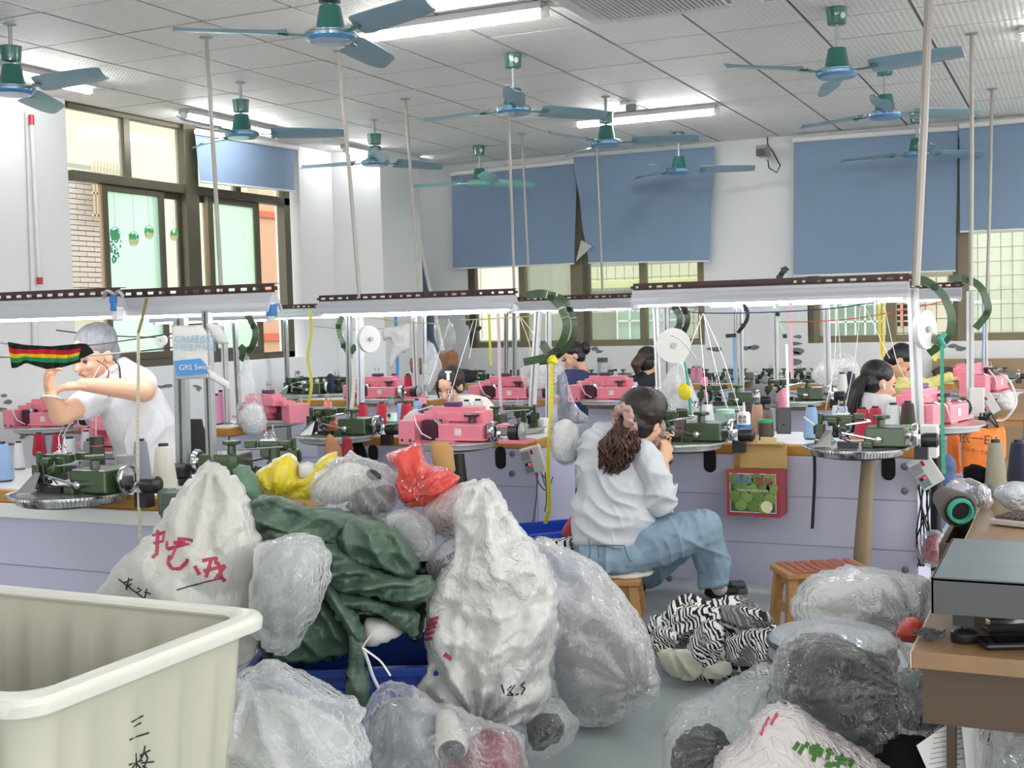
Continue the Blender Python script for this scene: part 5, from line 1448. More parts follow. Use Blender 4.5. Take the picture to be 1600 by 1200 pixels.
organic('jeans', je, denim(), t, .006, 4, fold=(.022, [(CR + CU * .1, 16, 1.), (CR * .6 + CU, 12, .7), (CR - CU * .8, 22, .4)], 9))
st = MB()
def seam(pts, r=.0022):
    st.tube(smooth([W(*p) for p in pts], 5), r, 4)
seam([(934, 853, -.19), (955, 852, -.2), (976, 853, -.19)]); seam([(934, 853, -.19), (936, 872, -.19)]); seam([(976, 853, -.19), (980, 868, -.19), (986, 878, -.18)])
seam([(920, 842, -.17), (922, 862, -.185), (918, 880, -.16)])
link('pocket_stitching', st, mat('stitch_blue', '#43596e', rough=.8), t)['kind'] = 'stuff'
sok = MB().cap(W(1119, 900, .05), W(1124, 918, .05), .042, .04)
organic('sock', sok, cloth_mat('sock_beige', '#cdb8ac'), t, .005, 1)
m_shoe = mat('shoe_black', '#141414', rough=.6)
fo = MB().ell(at(1128, 924, Z=.035), (.1, .042, .034), M=Matrix.Rotation(.75, 3, 'Z')).ell(at(1116, 922, Z=.05), (.05, .042, .045))
organic('shoe', fo, m_shoe, t, .006, 1)
fo = MB().ell(at(986, 919, Z=.04), (.08, .04, .04), M=Matrix.Rotation(.5, 3, 'Z'))
organic('shoe', fo, m_shoe, t, .006, 1)
# knit piece she works on
kp = MB().ell(W(1030, 668, .2), (.035, .03, .05)).ell(W(1018, 690, .15), (.05, .04, .04))
def zebra():
    m = bpy.data.materials.new('zebra_knit'); m.use_nodes = True; t_ = NT(m); p = t_.n['Principled BSDF']; p.inputs['Roughness'].default_value = .9
    tc = t_.node('ShaderNodeTexCoord'); 
    wv = t_.node('ShaderNodeTexWave', i_Scale=8.5, i_Distortion=7., bands_direction='DIAGONAL'); wv.inputs['Detail'].default_value = 2; wv.inputs['Detail Scale'].default_value = 1.1
    t_.link(tc.outputs['UV'], wv.inputs['Vector'])
    mr = t_.node('ShaderNodeMapRange'); mr.inputs['From Min'].default_value = .46; mr.inputs['From Max'].default_value = .54; t_.link(wv.outputs['Fac'], mr.inputs[0])
    n2 = t_.node('ShaderNodeTexNoise', i_Scale=2.2, i_Detail=1.); t_.link(tc.outputs['UV'], n2.inputs[0])
    gt = t_.node('ShaderNodeMapRange'); gt.inputs['From Min'].default_value = .56; gt.inputs['From Max'].default_value = .6; t_.link(n2.outputs[0], gt.inputs[0])
    nn = t_.node('ShaderNodeTexNoise', i_Scale=160., i_Detail=2.); t_.link(tc.outputs['UV'], nn.inputs[0])
    a = t_.node('ShaderNodeMix', data_type='RGBA'); a.inputs['A'].default_value = (.006, .006, .007, 1); a.inputs['B'].default_value = (.85, .85, .84, 1); t_.link(mr.outputs[0], a.inputs['Factor'])
    b = t_.node('ShaderNodeMix', data_type='RGBA'); b.inputs['A'].default_value = (.12, .12, .125, 1); b.inputs['B'].default_value = (.5, .5, .52, 1)
    mx = t_.node('ShaderNodeMath', operation='MULTIPLY'); t_.link(nn.outputs[0], mx.inputs[0]); t_.link(mr.outputs[0], mx.inputs[1]); 
    ad = t_.node('ShaderNodeMath', operation='ADD'); ad.inputs[1].default_value = .0; t_.link(mx.outputs[0], ad.inputs[0]); t_.link(ad.outputs[0], b.inputs['Factor'])
    c = t_.node('ShaderNodeMix', data_type='RGBA'); t_.link(gt.outputs[0], c.inputs['Factor']); t_.link(a.outputs['Result'], c.inputs['A']); t_.link(b.outputs['Result'], c.inputs['B'])
    t_.link(c.outputs['Result'], p.inputs['Base Color'])
    bu = t_.node('ShaderNodeBump', i_Strength=.4, i_Distance=.003); t_.link(nn.outputs[0], bu.inputs['Height']); t_.link(bu.outputs[0], p.inputs['Normal'])
    return m
m_zeb = zebra()
o = organic('knit_piece', kp, mat('knit_bw', '#a49a94', rough=.9, var=.9, vs=30), None, .006, 2); o.parent = None
tag(o, 'small black and white knit piece held up in front of the seated woman', 'knitwear')

# ---------- old worker at the left
D = 5.75
t = thing('person', 'person with grey hair in a white blouse leaning over the left bench, threading by hand', 'person')
sk = MB()
hp = head(t, sk, W(146, 545, -.1), (-CR * .52 + CB * .72 - CU * .42), CU + CR * .12, m_hairg, 1.1, True, False)
sk.loft(rings([(760, 232, 40, .1, 0, 0), (650, 215, 44, .1, 0, 0), (600, 195, 40, .09, 0, .2), (580, 180, 16, .05, -.05, 0)], D), 18)
sk.cap(W(150, 560, -.08), W(182, 590, -.03), .052, .06)
sk.chain([W(205, 590, -.05), W(224, 610, -.22), W(130, 601, -.35)], [.058, .056, .03])
hand(sk, W(133, 602, -.35), -CR * 1. - CU * .05, -CU * .8 - CB * .3, 1.0, .5, -1)
sk.chain([W(150, 625, -.15), W(95, 648, -.3), W(80, 622, -.38)], [.05, .05, .03])
hand(sk, W(79, 616, -.38), CU * 1. - CR * .1, CR * .9 + CB * .2, .95, .8, -1)
organic('body', sk, m_skin, t, .0052, 3)
hb = MB().ell(hp(.0, -.022, .022), (.096, .105, .09), M=frame(-CR * .52 + CB * .72 - CU * .42, CU), n=24, m=14).ell(hp(0, -.055, -.03), (.08, .06, .07), M=frame(-CR * .52 + CB * .72 - CU * .42, CU))
organic('hair', hb, m_hairg, t, .006, 3, disp=.012, dsz=.03)
sh = MB().loft(rings([(775, 236, 50, .14, 0, 0), (700, 230, 50, .14, 0, 0), (655, 218, 56, .15, 0, .05), (625, 205, 58, .14, 0, .15), (600, 198, 54, .12, -.02, .2), (585, 190, 36, .09, -.03, .2)], D), 26)
sh.chain([W(198, 588, -.03), W(222, 600, -.15)], [.08, .072]).chain([W(160, 618, -.1), W(128, 634, -.2)], [.075, .062])
organic('blouse', sh, m_blouse, t, .007, 4, fold=(.03, [(CR + CU * .35, 14, 1.), (CU - CR * .5, 9, .7)], 14))
link('collar', MB().tube(smooth([W(160, 600, -.16), W(168, 582, -.17), W(186, 572, -.1), W(196, 580, 0)], 5), .013, 6, flat=.5), m_blouse, t)
link('bracelet', MB().tube([W(79, 622, -.38) + (CR * cos(a) + CB * sin(a)) * .04 + CU * .01 * sin(a) for a in [2 * pi * k / 20 for k in range(20)]], .005, 6, closed=True), m_white, t)
link('earphone_cord', MB().tube(smooth([hp(.078, .0, -.03), W(168, 575, -.24), W(166, 600, -.22), W(170, 620, -.18)], 5), .003, 5), mat('cord_brown', '#6b4a3c', rough=.5), t)
link('lanyard', MB().tube(smooth([W(178, 562, -.16), W(186, 572, -.2), W(188, 595, -.2)], 5), .004, 5), m_black, t)
# dark apron thing at her side
one('black_bag', MB().loft([(dp(300, 655, 6.2), CR * .05, CB * .05), (dp(296, 690, 6.2), CR * .09, CB * .08), (dp(298, 740, 6.2), CR * .1, CB * .09), (dp(300, 775, 6.2), CR * .09, CB * .08)], 18), cloth_mat('black_cloth', '#151517'), 'black jacket bundle hanging behind the thick galvanised post', 'jacket')

# ---------- other workers
def worker(label, D_, hc, fwd, up, hair, s, torso, shirt, arms=(), cap=True, extra=None, face=True):
    global D; D = D_
    t = thing('person', label, 'person'); sk = MB()
    p = head(t, sk, W(*hc), fwd, up, hair, s, face, cap)
    sk.loft(rings([(y, cx, hw * .8, dd * .8, o, tl) for y, cx, hw, dd, o, tl in torso], D), 16)
    for ch, rd, hd in arms:
        sk.chain([W(*q) for q in ch], rd)
        if hd: hand(sk, W(*ch[-1]), *hd)
    organic('body', sk, m_skin, t, .007, 3)
    sh = MB().loft(rings(torso, D), 22)
    for ch, rd, hd in arms: sh.chain([W(*q) for q in ch[:2]], [rd[0] * 1.3, rd[0] * 1.25])
    organic('shirt', sh, shirt, t, .009, 4, disp=.02, dsz=.08)
    if extra: extra(t, p)
    return t
def ex(t, p):
    F = frame(CB * .8 - CR * .35 - CU * .5, CU + CR * .1)
    link('hair_clip', MB().box(tuple(p(-.03, .05, .085)), (.02, .012, .06)).box(tuple(p(-.03, .05, .085) + CU * .025), (.045, .012, .012)), m_white, t, smooth=False, bev=.003)
    link('ponytail', MB().chain([p(.06, -.05, -.02), p(.1, -.08, -.1), p(.13, -.1, -.2)], [.035, .032, .015]), m_hairc, t)
    link('hair_strand', MB().chain([p(.055, .06, .03), p(.075, .045, -.04), p(.08, .04, -.1)], [.012, .012, .005]).chain([p(-.06, .06, .03), p(-.078, .04, -.04)], [.014, .008]), m_hair, t)
worker('person with dark hair and a white clip bent low behind the middle pink machine', 7.9, (703, 598, 0), CB * .8 - CR * .45 - CU * .55, CU + CR * .12, m_hair, 1.0,
       [(760, 735, 38, .1, .2, 0), (680, 738, 42, .11, .15, 0), (645, 738, 40, .1, .1, -.1), (628, 730, 30, .08, .08, -.2), (618, 722, 16, .06, .05, 0)], cloth_mat('top_cream', '#efe9dc'),
       [([(752, 640, .05), (765, 672, -.1), (740, 690, -.3)], [.045, .04, .028], None)], extra=ex)
def ex(t, p):
    link('hair_bun', MB().ell(p(0, -.13, -.01), (.05, .05, .06)), m_hairb, t)
    link('glasses', MB().tube([p(.07, .0, -.015), p(.055, .085, -.02), p(0, .105, -.02), p(-.055, .085, -.02)], .004, 5), m_black, t)
worker('person with a black hair bun and glasses in profile beside the green arcs', 11.0, (893, 553, 0), -CR * .9 + CB * .2 - CU * .45, CU - CR * .2, m_hairb, 1.05,
       [(660, 903, 30, .1, 0, 0), (610, 902, 34, .11, 0, 0), (590, 900, 30, .1, 0, 0), (578, 898, 14, .07, 0, 0)], cloth_mat('top_navy', '#2b3560'), extra=ex)
worker('person in dark clothes with a brown ponytail seen from behind near the middle window', 10.8, (1015, 560, 0), CR * .8 - CB * .6, CU, m_hair, 1.05,
       [(660, 1006, 26, .1, 0, 0), (610, 1006, 30, .11, 0, 0), (590, 1008, 26, .1, 0, 0), (580, 1012, 12, .06, 0, 0)], cloth_mat('top_dark', '#1c1f2a'),
       extra=lambda t, p: link('ponytail', MB().chain([p(0, -.1, .0), p(0, -.15, -.05), p(0, -.14, -.12)], [.05, .05, .025]), m_hairc, t))
def ex(t, p):
    pts = [W(1350, 592, -.03), W(1337, 610, -.04), W(1330, 635, -.04), W(1326, 662, -.03), W(1330, 678, -.03)]
    pn = MB().chain(pts, [.035, .05, .05, .035, .012]); rr = random.Random(2)
    for k in range(40):
        a = rr.uniform(-1, 1) * .045; b = rr.uniform(-.03, .05)
        pn.tube(smooth([q + CR * a * min(1, .4 + i * .3) + CB * b for i, q in enumerate(pts)], 3), .006, 4)
    link('ponytail', pn, m_hair, t)
    link('earbud', MB().cap(p(.088, .0, -.035), p(.09, .012, -.06), .009, .006), m_white, t)
    jl = MB().chain([W(1385, 730, .1), W(1440, 722, .1), W(1476, 728, .1)], [.1, .09, .075]).chain([W(1476, 728, .1), W(1468, 775, .1), W(1462, 812, .1)], [.075, .06, .06])
    organic('jeans', jl, mat('denim_dark', '#4f648c', rough=.8, var=.2, bump=.4, bs=20), t, .009, 3, disp=.02, dsz=.06)
    link('foot', MB().cap(W(1458, 815, .1), W(1455, 826, .0), .03, .025), m_skin, t)
worker('person with a long black ponytail and white shirt at the right bench, facing right', 7.3, (1374, 592, 0), CR * .95 - CB * .1 - CU * .3, CU + CR * .1, m_hairb, 1.05,
       [(740, 1374, 40, .12, .1, 0), (690, 1372, 42, .12, .05, 0), (650, 1372, 44, .12, 0, .0), (630, 1372, 40, .1, 0, .05), (615, 1366, 24, .08, 0, .1)], m_blouse,
       [([(1395, 640, -.1), (1410, 665, -.1), (1408, 625, .2)], [.045, .04, .028], (CR - CU * .2, -CU, .95, .7, 1))], extra=ex)
worker('person with black hair bent down behind the big right post, in a yellow top', 9.9, (1410, 562, 0), CR * .6 + CB * .2 - CU * .8, CU + CR * .4, m_hairb, 1.15,
       [(690, 1436, 30, .11, .1, 0), (640, 1434, 36, .12, 0, 0), (605, 1430, 34, .12, -.1, .0), (590, 1424, 20, .08, -.1, 0)], cloth_mat('top_yellow', '#e8df8e'),
       [([(1450, 600, 0), (1480, 590, 0), (1502, 590, .1)], [.04, .035, .025], (CR, -CU, 1., .6, 1))])

# ---------- stools
m_pine = mat('pine', '#b98a55', rough=.45, var=.2, vs=6, stretch=(1, 1, .25))
def stool(name, label, px, py, z, rz, w_=.36, d_=.26, h=.26, legs=None):
    p = at(px, py, Z=z) if not isinstance(px, V) else px
    t = thing(name, label, 'stool', (p.x, p.y, 0), rz)
    link('seat', MB().box((0, 0, h - .014), (w_, d_, .028)), m_pine, t, smooth=False, bev=.006)
    link('apron', MB().box((0, -d_ / 2 + .04, h - .05), (w_ - .09, .02, .045)), m_pine, t, smooth=False); link('apron', MB().box((0, d_ / 2 - .04, h - .05), (w_ - .09, .02, .045)), m_pine, t, smooth=False)
    for q in (-1, 1): link('apron', MB().box((q * (w_ / 2 - .04), 0, h - .05), (.02, d_ - .09, .045)), m_pine, t, smooth=False)
    for sx in (-1, 1):
        for sy in (-1, 1):
            a = V((sx * (w_ / 2 - .035), sy * (d_ / 2 - .035), h - .028)); b = V((sx * (w_ / 2 - .012), sy * (d_ / 2 - .012), 0))
            link('leg', MB().bar(a, b, .042, .042, (0, 1, 0)), m_pine, t, smooth=False, bev=.003)
        link('stretcher', MB().box((sx * (w_ / 2 - .025), 0, h * .42), (.022, d_ - .06, .035)), m_pine, t, smooth=False)
    link('stretcher', MB().box((0, -d_ / 2 + .03, h * .42), (w_ - .06, .022, .035)), m_pine, t, smooth=False)
    return t
D = 5.85
stool('low_stool', 'low pine stool with a worn cushion under the seated woman', 970, 895, .22, YAW + R(80), .30, .20, .215)
cu = MB().ell(W(962, 892, 0), (.19, .16, .026), n=24, m=8)
tag(organic('seat_cushion', cu, cloth_mat('cushion', '#d7d3c6'), None, .006, 2, disp=.01, dsz=.05), 'flat cream seat cushion on the stool under the seated woman', 'cushion')
p = at(1283, 905, Z=.27)
t = stool('low_stool', 'low pine stool with a taped top behind the white sack at right', V((at(1283, 885, Z=.3).x, at(1283, 885, Z=.3).y, 0)), 0, 0, YAW + .12, .4, .24, .3)
tr = mat('red_tape', '#a5604f', rough=.5, var=.2)
for k in range(9): link('tape_strip', MB().box((-.15 + k * .038, 0, .302), (.03, .245, .005), rz=.08 * sin(k * 3)), tr, t, smooth=False)
t = stool('tall_stool', 'pine stool standing against the brown board at the far right', V((at(1602, 705, Y=9.9).x, 9.9, 0)), 0, 0, .1, .42, .3, .62)
# ================================================================== BAGS
def vnoise(x, y, seed):
    """smooth value noise on arrays"""
    rs = np.random.RandomState(seed); T = rs.rand(64, 64)
    xi = np.floor(x).astype(int); yi = np.floor(y).astype(int); fx_ = x - xi; fy_ = y - yi
    sx = fx_ * fx_ * (3 - 2 * fx_); sy = fy_ * fy_ * (3 - 2 * fy_)
    a = T[xi % 64, yi % 64]; b = T[(xi + 1) % 64, yi % 64]; c = T[xi % 64, (yi + 1) % 64]; d = T[(xi + 1) % 64, (yi + 1) % 64]
    return (a * (1 - sx) + b * sx) * (1 - sy) + (c * (1 - sx) + d * sx) * sy
def tri(x): return 2 * np.abs(x - np.floor(x) - .5)
def crumple(u, v, freq, seed, octs=3, ndir=3):
    rs = np.random.RandomState(seed); h = np.zeros_like(u); A = 0
    for o in range(octs):
        f = freq * 1.9 ** o; amp = .55 ** o
        for k in range(ndir):
            a = rs.rand() * pi; wx = (vnoise(u * f * .6 + k * 7, v * f * .6, seed + o * 5 + k) - .5) * 1.6
            m = np.clip(vnoise(u * f * .5 + 31, v * f * .5 + k * 13, seed + 50 + o * 5 + k) * 2.2 - .6, 0, 1)
            h += amp * m * (1 - tri((cos(a) * u + sin(a) * v) * f + wx + rs.rand())) ** 1.6; A += amp
    return h / A
def facet(u, v, cell, seed, st=1.6):
    """distance to scattered points: sharp ridges where cells meet, like crushed film"""
    rs = np.random.RandomState(seed); a = rs.rand() * pi
    wu = u + (vnoise(u / cell * .7, v / cell * .7, seed + 1) - .5) * cell * 1.1; wv = v + (vnoise(u / cell * .7 + 17, v / cell * .7, seed + 2) - .5) * cell * 1.1
    x = (cos(a) * wu + sin(a) * wv) / cell; y = (-sin(a) * wu + cos(a) * wv) / cell / st
    xi, yi = np.floor(x).astype(int), np.floor(y).astype(int); T = rs.rand(64, 64, 2); best = np.full(u.shape, 9.)
    for di in (-1, 0, 1):
        for dj in (-1, 0, 1):
            t = T[(xi + di) % 64, (yi + dj) % 64]
            best = np.minimum(best, np.hypot(xi + di + t[..., 0] - x, (yi + dj + t[..., 1] - y)))
    return best
def sdf(px, py, poly):
    P = np.stack([px, py], -1); n = len(poly); best = np.full(px.shape, 1e9); nearest = np.zeros(px.shape + (2,)); inside = np.zeros(px.shape, bool)
    for i in range(n):
        a = np.array(poly[i]); b = np.array(poly[(i + 1) % n]); d = b - a
        t = np.clip(((P - a) @ d) / (d @ d + 1e-12), 0, 1); q = a + t[..., None] * d
        ds = np.hypot(*(np.moveaxis(P - q, -1, 0)))
        m = ds < best; best = np.where(m, ds, best); nearest = np.where(m[..., None], q, nearest)
        c = ((a[1] > py) != (b[1] > py)); xx = (b[0] - a[0]) * (py - a[1]) / (b[1] - a[1] + 1e-12) + a[0]
        inside ^= c & (px < xx)
    return np.where(inside, best, -best), nearest
def cr2(poly, n=5):
    P = smooth([V((x, y, 0)) for x, y in list(poly) + [poly[0]]], n)[:-1]
    return [(p.x, p.y) for p in P]
def blob(name, outline, dep, thick, m, parent=None, res=.012, amp=.02, freq=5, seed=1, folds=None, rough_edge=0., back=.8, lean=0., flatb=0., octs=3, uvs=2., smoothp=True, dome=.42, pleat=None, cr=1.):
    """a stuffed soft form: silhouette in metres on an upright plane at depth dep, inflated to both sides, creased"""
    k = dep / FPX; o = dp(sum(x for x, y in outline) / len(outline), max(y for x, y in outline), dep)
    PX = cr2(outline) if smoothp is True and 'bag' not in name else (cr2(outline, 2) if smoothp is True else outline)
    PX = [q for i in range(len(PX)) for q in (PX[i], ((PX[i][0] + PX[(i + 1) % len(PX)][0]) / 2, (PX[i][1] + PX[(i + 1) % len(PX)][1]) / 2))]
    poly = [((x - 800) * k, (600 - y) * k) for x, y in PX]
    rs = np.random.RandomState(seed); jt = min(.011, amp * .2); cx_ = sum(p[0] for p in poly) / len(poly); cy_ = sum(p[1] for p in poly) / len(poly)
    jn = rs.rand(len(poly)); jn = (jn + np.roll(jn, 1)) / 2 - .5
    poly = [(x + (x - cx_) / max(.03, math.hypot(x - cx_, y - cy_)) * 2 * jt * j, y + (y - cy_) / max(.03, math.hypot(x - cx_, y - cy_)) * 2 * jt * j) for (x, y), j in zip(poly, jn)]
    if rough_edge:
        rs = np.random.RandomState(seed); poly = [(x + (rs.rand() - .5) * rough_edge, y + (rs.rand() - .5) * rough_edge) for x, y in poly]
    xs = [p[0] for p in poly]; ys = [p[1] for p in poly]
    nx = int((max(xs) - min(xs)) / res) + 5; ny = int((max(ys) - min(ys)) / res) + 5
    gx, gy = np.meshgrid(min(xs) - 2 * res + np.arange(nx) * res, min(ys) - 2 * res + np.arange(ny) * res, indexing='ij')
    s, near = sdf(gx, gy, poly)
    ins = s > 0
    # membrane height: relax a pillow
    u = np.where(ins, np.maximum(s, 0), 0.)
    c = s.max()
    for _ in range(130):
        u2 = (np.roll(u, 1, 0) + np.roll(u, -1, 0) + np.roll(u, 1, 1) + np.roll(u, -1, 1)) / 4 + res * res * .5 / max(c, .02)
        u = np.where(ins, u2, 0)
    u = u / u.max(); H = np.power(np.clip(u, 0, 1), dome)
    snap = (s <= 0)
    X = np.where(snap, near[..., 0], gx); Y = np.where(snap, near[..., 1], gy)
    edge = np.clip(s / .03, 0, 1)
    D = (crumple(gx, gy, freq, seed, octs) - .25) * amp * .6 + amp * cr * ((facet(gx, gy, .62 / freq, seed) - .5) * .62 + (facet(gx, gy, .3 / freq, seed + 7) - .5) * .30 + (facet(gx, gy, .14 / freq, seed + 11) - .5) * .13)
    if folds:      # list of (px,py,count,strength,reach): pleats radiating from a tie
        for fx0, fy0, cnt, st, reach in folds:
            cx, cy = (fx0 - 800) * k, (600 - fy0) * k
            an = np.arctan2(gy - cy, gx - cx); rd = np.hypot(gx - cx, gy - cy)
            w_ = (vnoise(gx * 9, gy * 9, seed + 3) - .5) * 1.2
            D += st * (tri(an / (2 * pi) * cnt + w_ * .5) - .5) * np.clip(rd / .05, 0, 1) * np.exp(-rd / reach)
    if pleat:      # long drooping folds: (angle, freq, strength)
      for a, f, st in (pleat if isinstance(pleat, list) else [pleat]):
        w_ = (vnoise(gx * 2.3, gy * 2.3, seed + 9) - .5) * 3.2 + (vnoise(gx * 6, gy * 6, seed + 19) - .5) * .8
        D += st * (np.power(tri((cos(a) * gx + sin(a) * gy) * f + w_ + f), 1.8) - .4)
    front = (thick * H + D * edge)
    backz = -thick * back * H - D * edge * .4
    bx_, by_ = (max(ys) + min(ys)) / 2, max(ys) - min(ys)
    ln = lean * (gy - bx_)
    right = CR; upv = V((0, 0, 1)) if False else CU; fw = CB
    keep = np.zeros((nx - 1, ny - 1), bool)
    S4 = np.minimum(np.minimum(s[:-1, :-1], s[1:, :-1]), np.minimum(s[:-1, 1:], s[1:, 1:]))
    M4 = np.maximum(np.maximum(s[:-1, :-1], s[1:, :-1]), np.maximum(s[:-1, 1:], s[1:, 1:]))
    keep = (M4 > 0) & (S4 > -res * 1.5)
    idx = {}; vs = []; uv = []
    base = EYE - CB * dep
    def vid(i, j, side):
        onb = snap[i, j]
        key = (i, j, 0 if onb else side)
        if key not in idx:
            z = 0. if onb else (front[i, j] if side == 0 else backz[i, j])
            p = base + right * X[i, j] + upv * Y[i, j] + fw * (z - ln[i, j])
            idx[key] = len(vs); vs.append(p - o); uv.append((X[i, j] * uvs, Y[i, j] * uvs + (z * uvs)))
        return idx[key]
    fs = []
    for i in range(nx - 1):
        for j in range(ny - 1):
            if keep[i, j]:
                fs.append((vid(i, j, 0), vid(i + 1, j, 0), vid(i + 1, j + 1, 0), vid(i, j + 1, 0)))
                fs.append((vid(i, j + 1, 1), vid(i + 1, j + 1, 1), vid(i + 1, j, 1), vid(i, j, 1)))
    me = bpy.data.meshes.new(name); me.from_pydata([tuple(p) for p in vs], [], fs); 
    ul = me.uv_layers.new(name='uv'); li = np.empty(len(me.loops), int); me.loops.foreach_get('vertex_index', li)
    ul.data.foreach_set('uv', np.array(uv)[li].ravel())
    me.update(); me.shade_smooth(); me.materials.append(m)
    ob = bpy.data.objects.new(name, me); COL.objects.link(ob); ob.location = o
    if parent is not None: ob.parent = parent; ob.location = o - parent.location
    return ob
def bag(name, label, cat, *a, **k):
    g = k.pop('group', None); return tag(blob(name, *a, **k), label, cat, g)
def marks(name, obj, strokes, m, wd=.008, parent=True):
    """pen strokes lying on the front of a soft form"""
    me = obj.data; off = obj.location if obj.parent is None else obj.location + obj.parent.location
    bv = BVHTree.FromPolygons([v.co + off for v in me.vertices], [tuple(p.vertices) for p in me.polygons])
    mb = MB()
    for st in strokes:
        pts = []
        P = [V((x, y, 0)) for x, y in st]; Q = []
        for i in range(len(P) - 1):
            n = max(1, int((P[i + 1] - P[i]).length / 3))
            Q += [P[i].lerp(P[i + 1], j / n) for j in range(n)]
        Q.append(P[-1])
        for q in Q:
            h = bv.ray_cast(EYE, ray(q.x, q.y).normalized())
            if h[0] is not None: pts.append(h[0] + h[1].normalized() * .0015 * (1 if h[1].dot(EYE - h[0]) > 0 else -1))
        if len(pts) > 1:
            ws = []
            for i in range(len(pts)):
                d = pts[min(i + 1, len(pts) - 1)] - pts[max(i - 1, 0)]
                ws.append(d.cross(CB).normalized() if d.length > 1e-6 else CR)
            mb.ribbon([p - off for p in pts], ws, wd, .0012)
    o = link(name, mb, m, obj, smooth=False); o['kind'] = 'stuff'; return o

m_film = plastic_mat('clear_film', '#fbfcfd', .03, .1, edge=.34)
m_film2 = plastic_mat('milky_film', '#f8f9fa', .26, .13, edge=.5)
m_film3 = plastic_mat('grey_film', '#f1f4f5', .22, .1, edge=.5)
m_sack = plastic_mat('white_sack', '#dededc', .95, .3, edge=.3, crinkle=.75)
m_sackg = plastic_mat('sack_grey', '#d6d6d0', .84, .3, edge=.3, crinkle=.5)
m_redbag = plastic_mat('red_film', '#f0412f', .78, .2, edge=.4)
m_yel = plastic_mat('yellow_film', '#f2dc1c', .97, .28, edge=.2, crinkle=.7)
m_pinkf = plastic_mat('pinkish_film', '#e8d4d4', .4, .2)
m_tarp = mat('green_tarp', '#4c6354', rough=.38, var=.15, vs=5, bump=.5, bs=70)
m_blk = mat('black_cloth_heap', '#0f0f11', rough=.9, spec=.15, var=.3, bump=.5, bs=25)
m_gry = mat('grey_cloth_heap', '#55585b', rough=.85, var=.3, bump=.5, bs=18)
m_wht = mat('white_cloth', '#d9d9d5', rough=.85, var=.06, bump=.4, bs=30)
m_ink = mat('ink_red', '#a83a52', rough=.6); m_inkb = mat('ink_black', '#26262b', rough=.6); m_inkg = mat('ink_green', '#3a6e2e', rough=.6)

# -- left heap
b1 = bag('plastic_sack', 'tall pointed greyish sack with red brush characters behind the trolley', 'sack',
    [(145, 938), (165, 905), (195, 868), (232, 835), (262, 795), (292, 752), (318, 727), (335, 720), (352, 733), (374, 750), (388, 780), (394, 815), (408, 850), (410, 900), (402, 960), (392, 1030), (290, 1080), (190, 1040), (150, 985)],
    3.75, .18, m_sackg, amp=.09, freq=3., res=.01, seed=5, folds=[(335, 722, 11, .05, .3)], dome=.6)
marks('brush_characters', b1, [[(238, 838), (258, 832), (256, 846), (240, 850)], [(247, 828), (245, 866), (238, 872)], [(262, 846), (262, 858)],
    [(278, 842), (302, 845)], [(262, 858), (296, 851)], [(272, 848), (290, 849)], [(266, 868), (263, 880), (270, 890), (282, 888), (292, 878), (293, 873)], [(282, 843), (268, 875)],
    [(316, 876), (338, 872), (336, 882)], [(318, 892), (352, 884)], [(330, 874), (322, 902)], [(304, 884), (312, 898)], [(340, 878), (346, 902), (352, 908)], [(352, 884), (335, 906)]], m_ink, .011)
marks('pen_writing', b1, [[(195, 910), (208, 905)], [(196, 918), (206, 912)], [(202, 903), (198, 922)], [(215, 918), (222, 922), (214, 926)], [(226, 925), (236, 928)], [(230, 920), (226, 938)], [(276, 922), (296, 916), (318, 910), (346, 903)], [(186, 905), (232, 940)]], m_inkb, .004)
b2 = bag('clear_bag', 'crumpled clear grey bag wedged between the marked sack and the green tarp', 'plastic bag',
    [(398, 862), (420, 842), (455, 833), (490, 838), (512, 858), (519, 890), (512, 925), (495, 960), (478, 990), (455, 1020), (430, 1022), (405, 1000), (388, 970), (392, 910)],
    3.6, .13, m_film3, amp=.09, freq=4.5, seed=8, folds=[(440, 1020, 12, .04, .3)])
i2 = bag('white_cloth_bundle', 'pale cloth inside the crumpled clear grey bag', 'cloth', [(405, 880), (440, 850), (490, 850), (508, 885), (495, 940), (460, 990), (415, 975), (398, 930)], 3.68, .1, m_gry if 0 else mat('dim_cloth', '#8f9794', rough=.9, var=.15), amp=.03, freq=5, seed=9)
tarp = bag('green_tarp', 'big dark green woven tarp bundle draped over the heap', 'tarp',
    [(378, 800), (392, 782), (420, 775), (455, 782), (490, 795), (530, 798), (568, 805), (600, 818), (628, 842), (648, 868), (670, 895), (678, 925), (668, 960), (652, 1004), (630, 985), (600, 968), (575, 978), (572, 1010), (540, 1022), (480, 1036), (430, 1030), (398, 1005), (385, 950), (372, 880)],
    4.1, .26, m_tarp, amp=.12, freq=5., cr=1.5, seed=21, pleat=[(1.25, 5.5, .15), (2.0, 9, .07), (.5, 15, .035)], dome=.5, octs=4, res=.01, folds=[(612, 868, 9, .05, .2)])
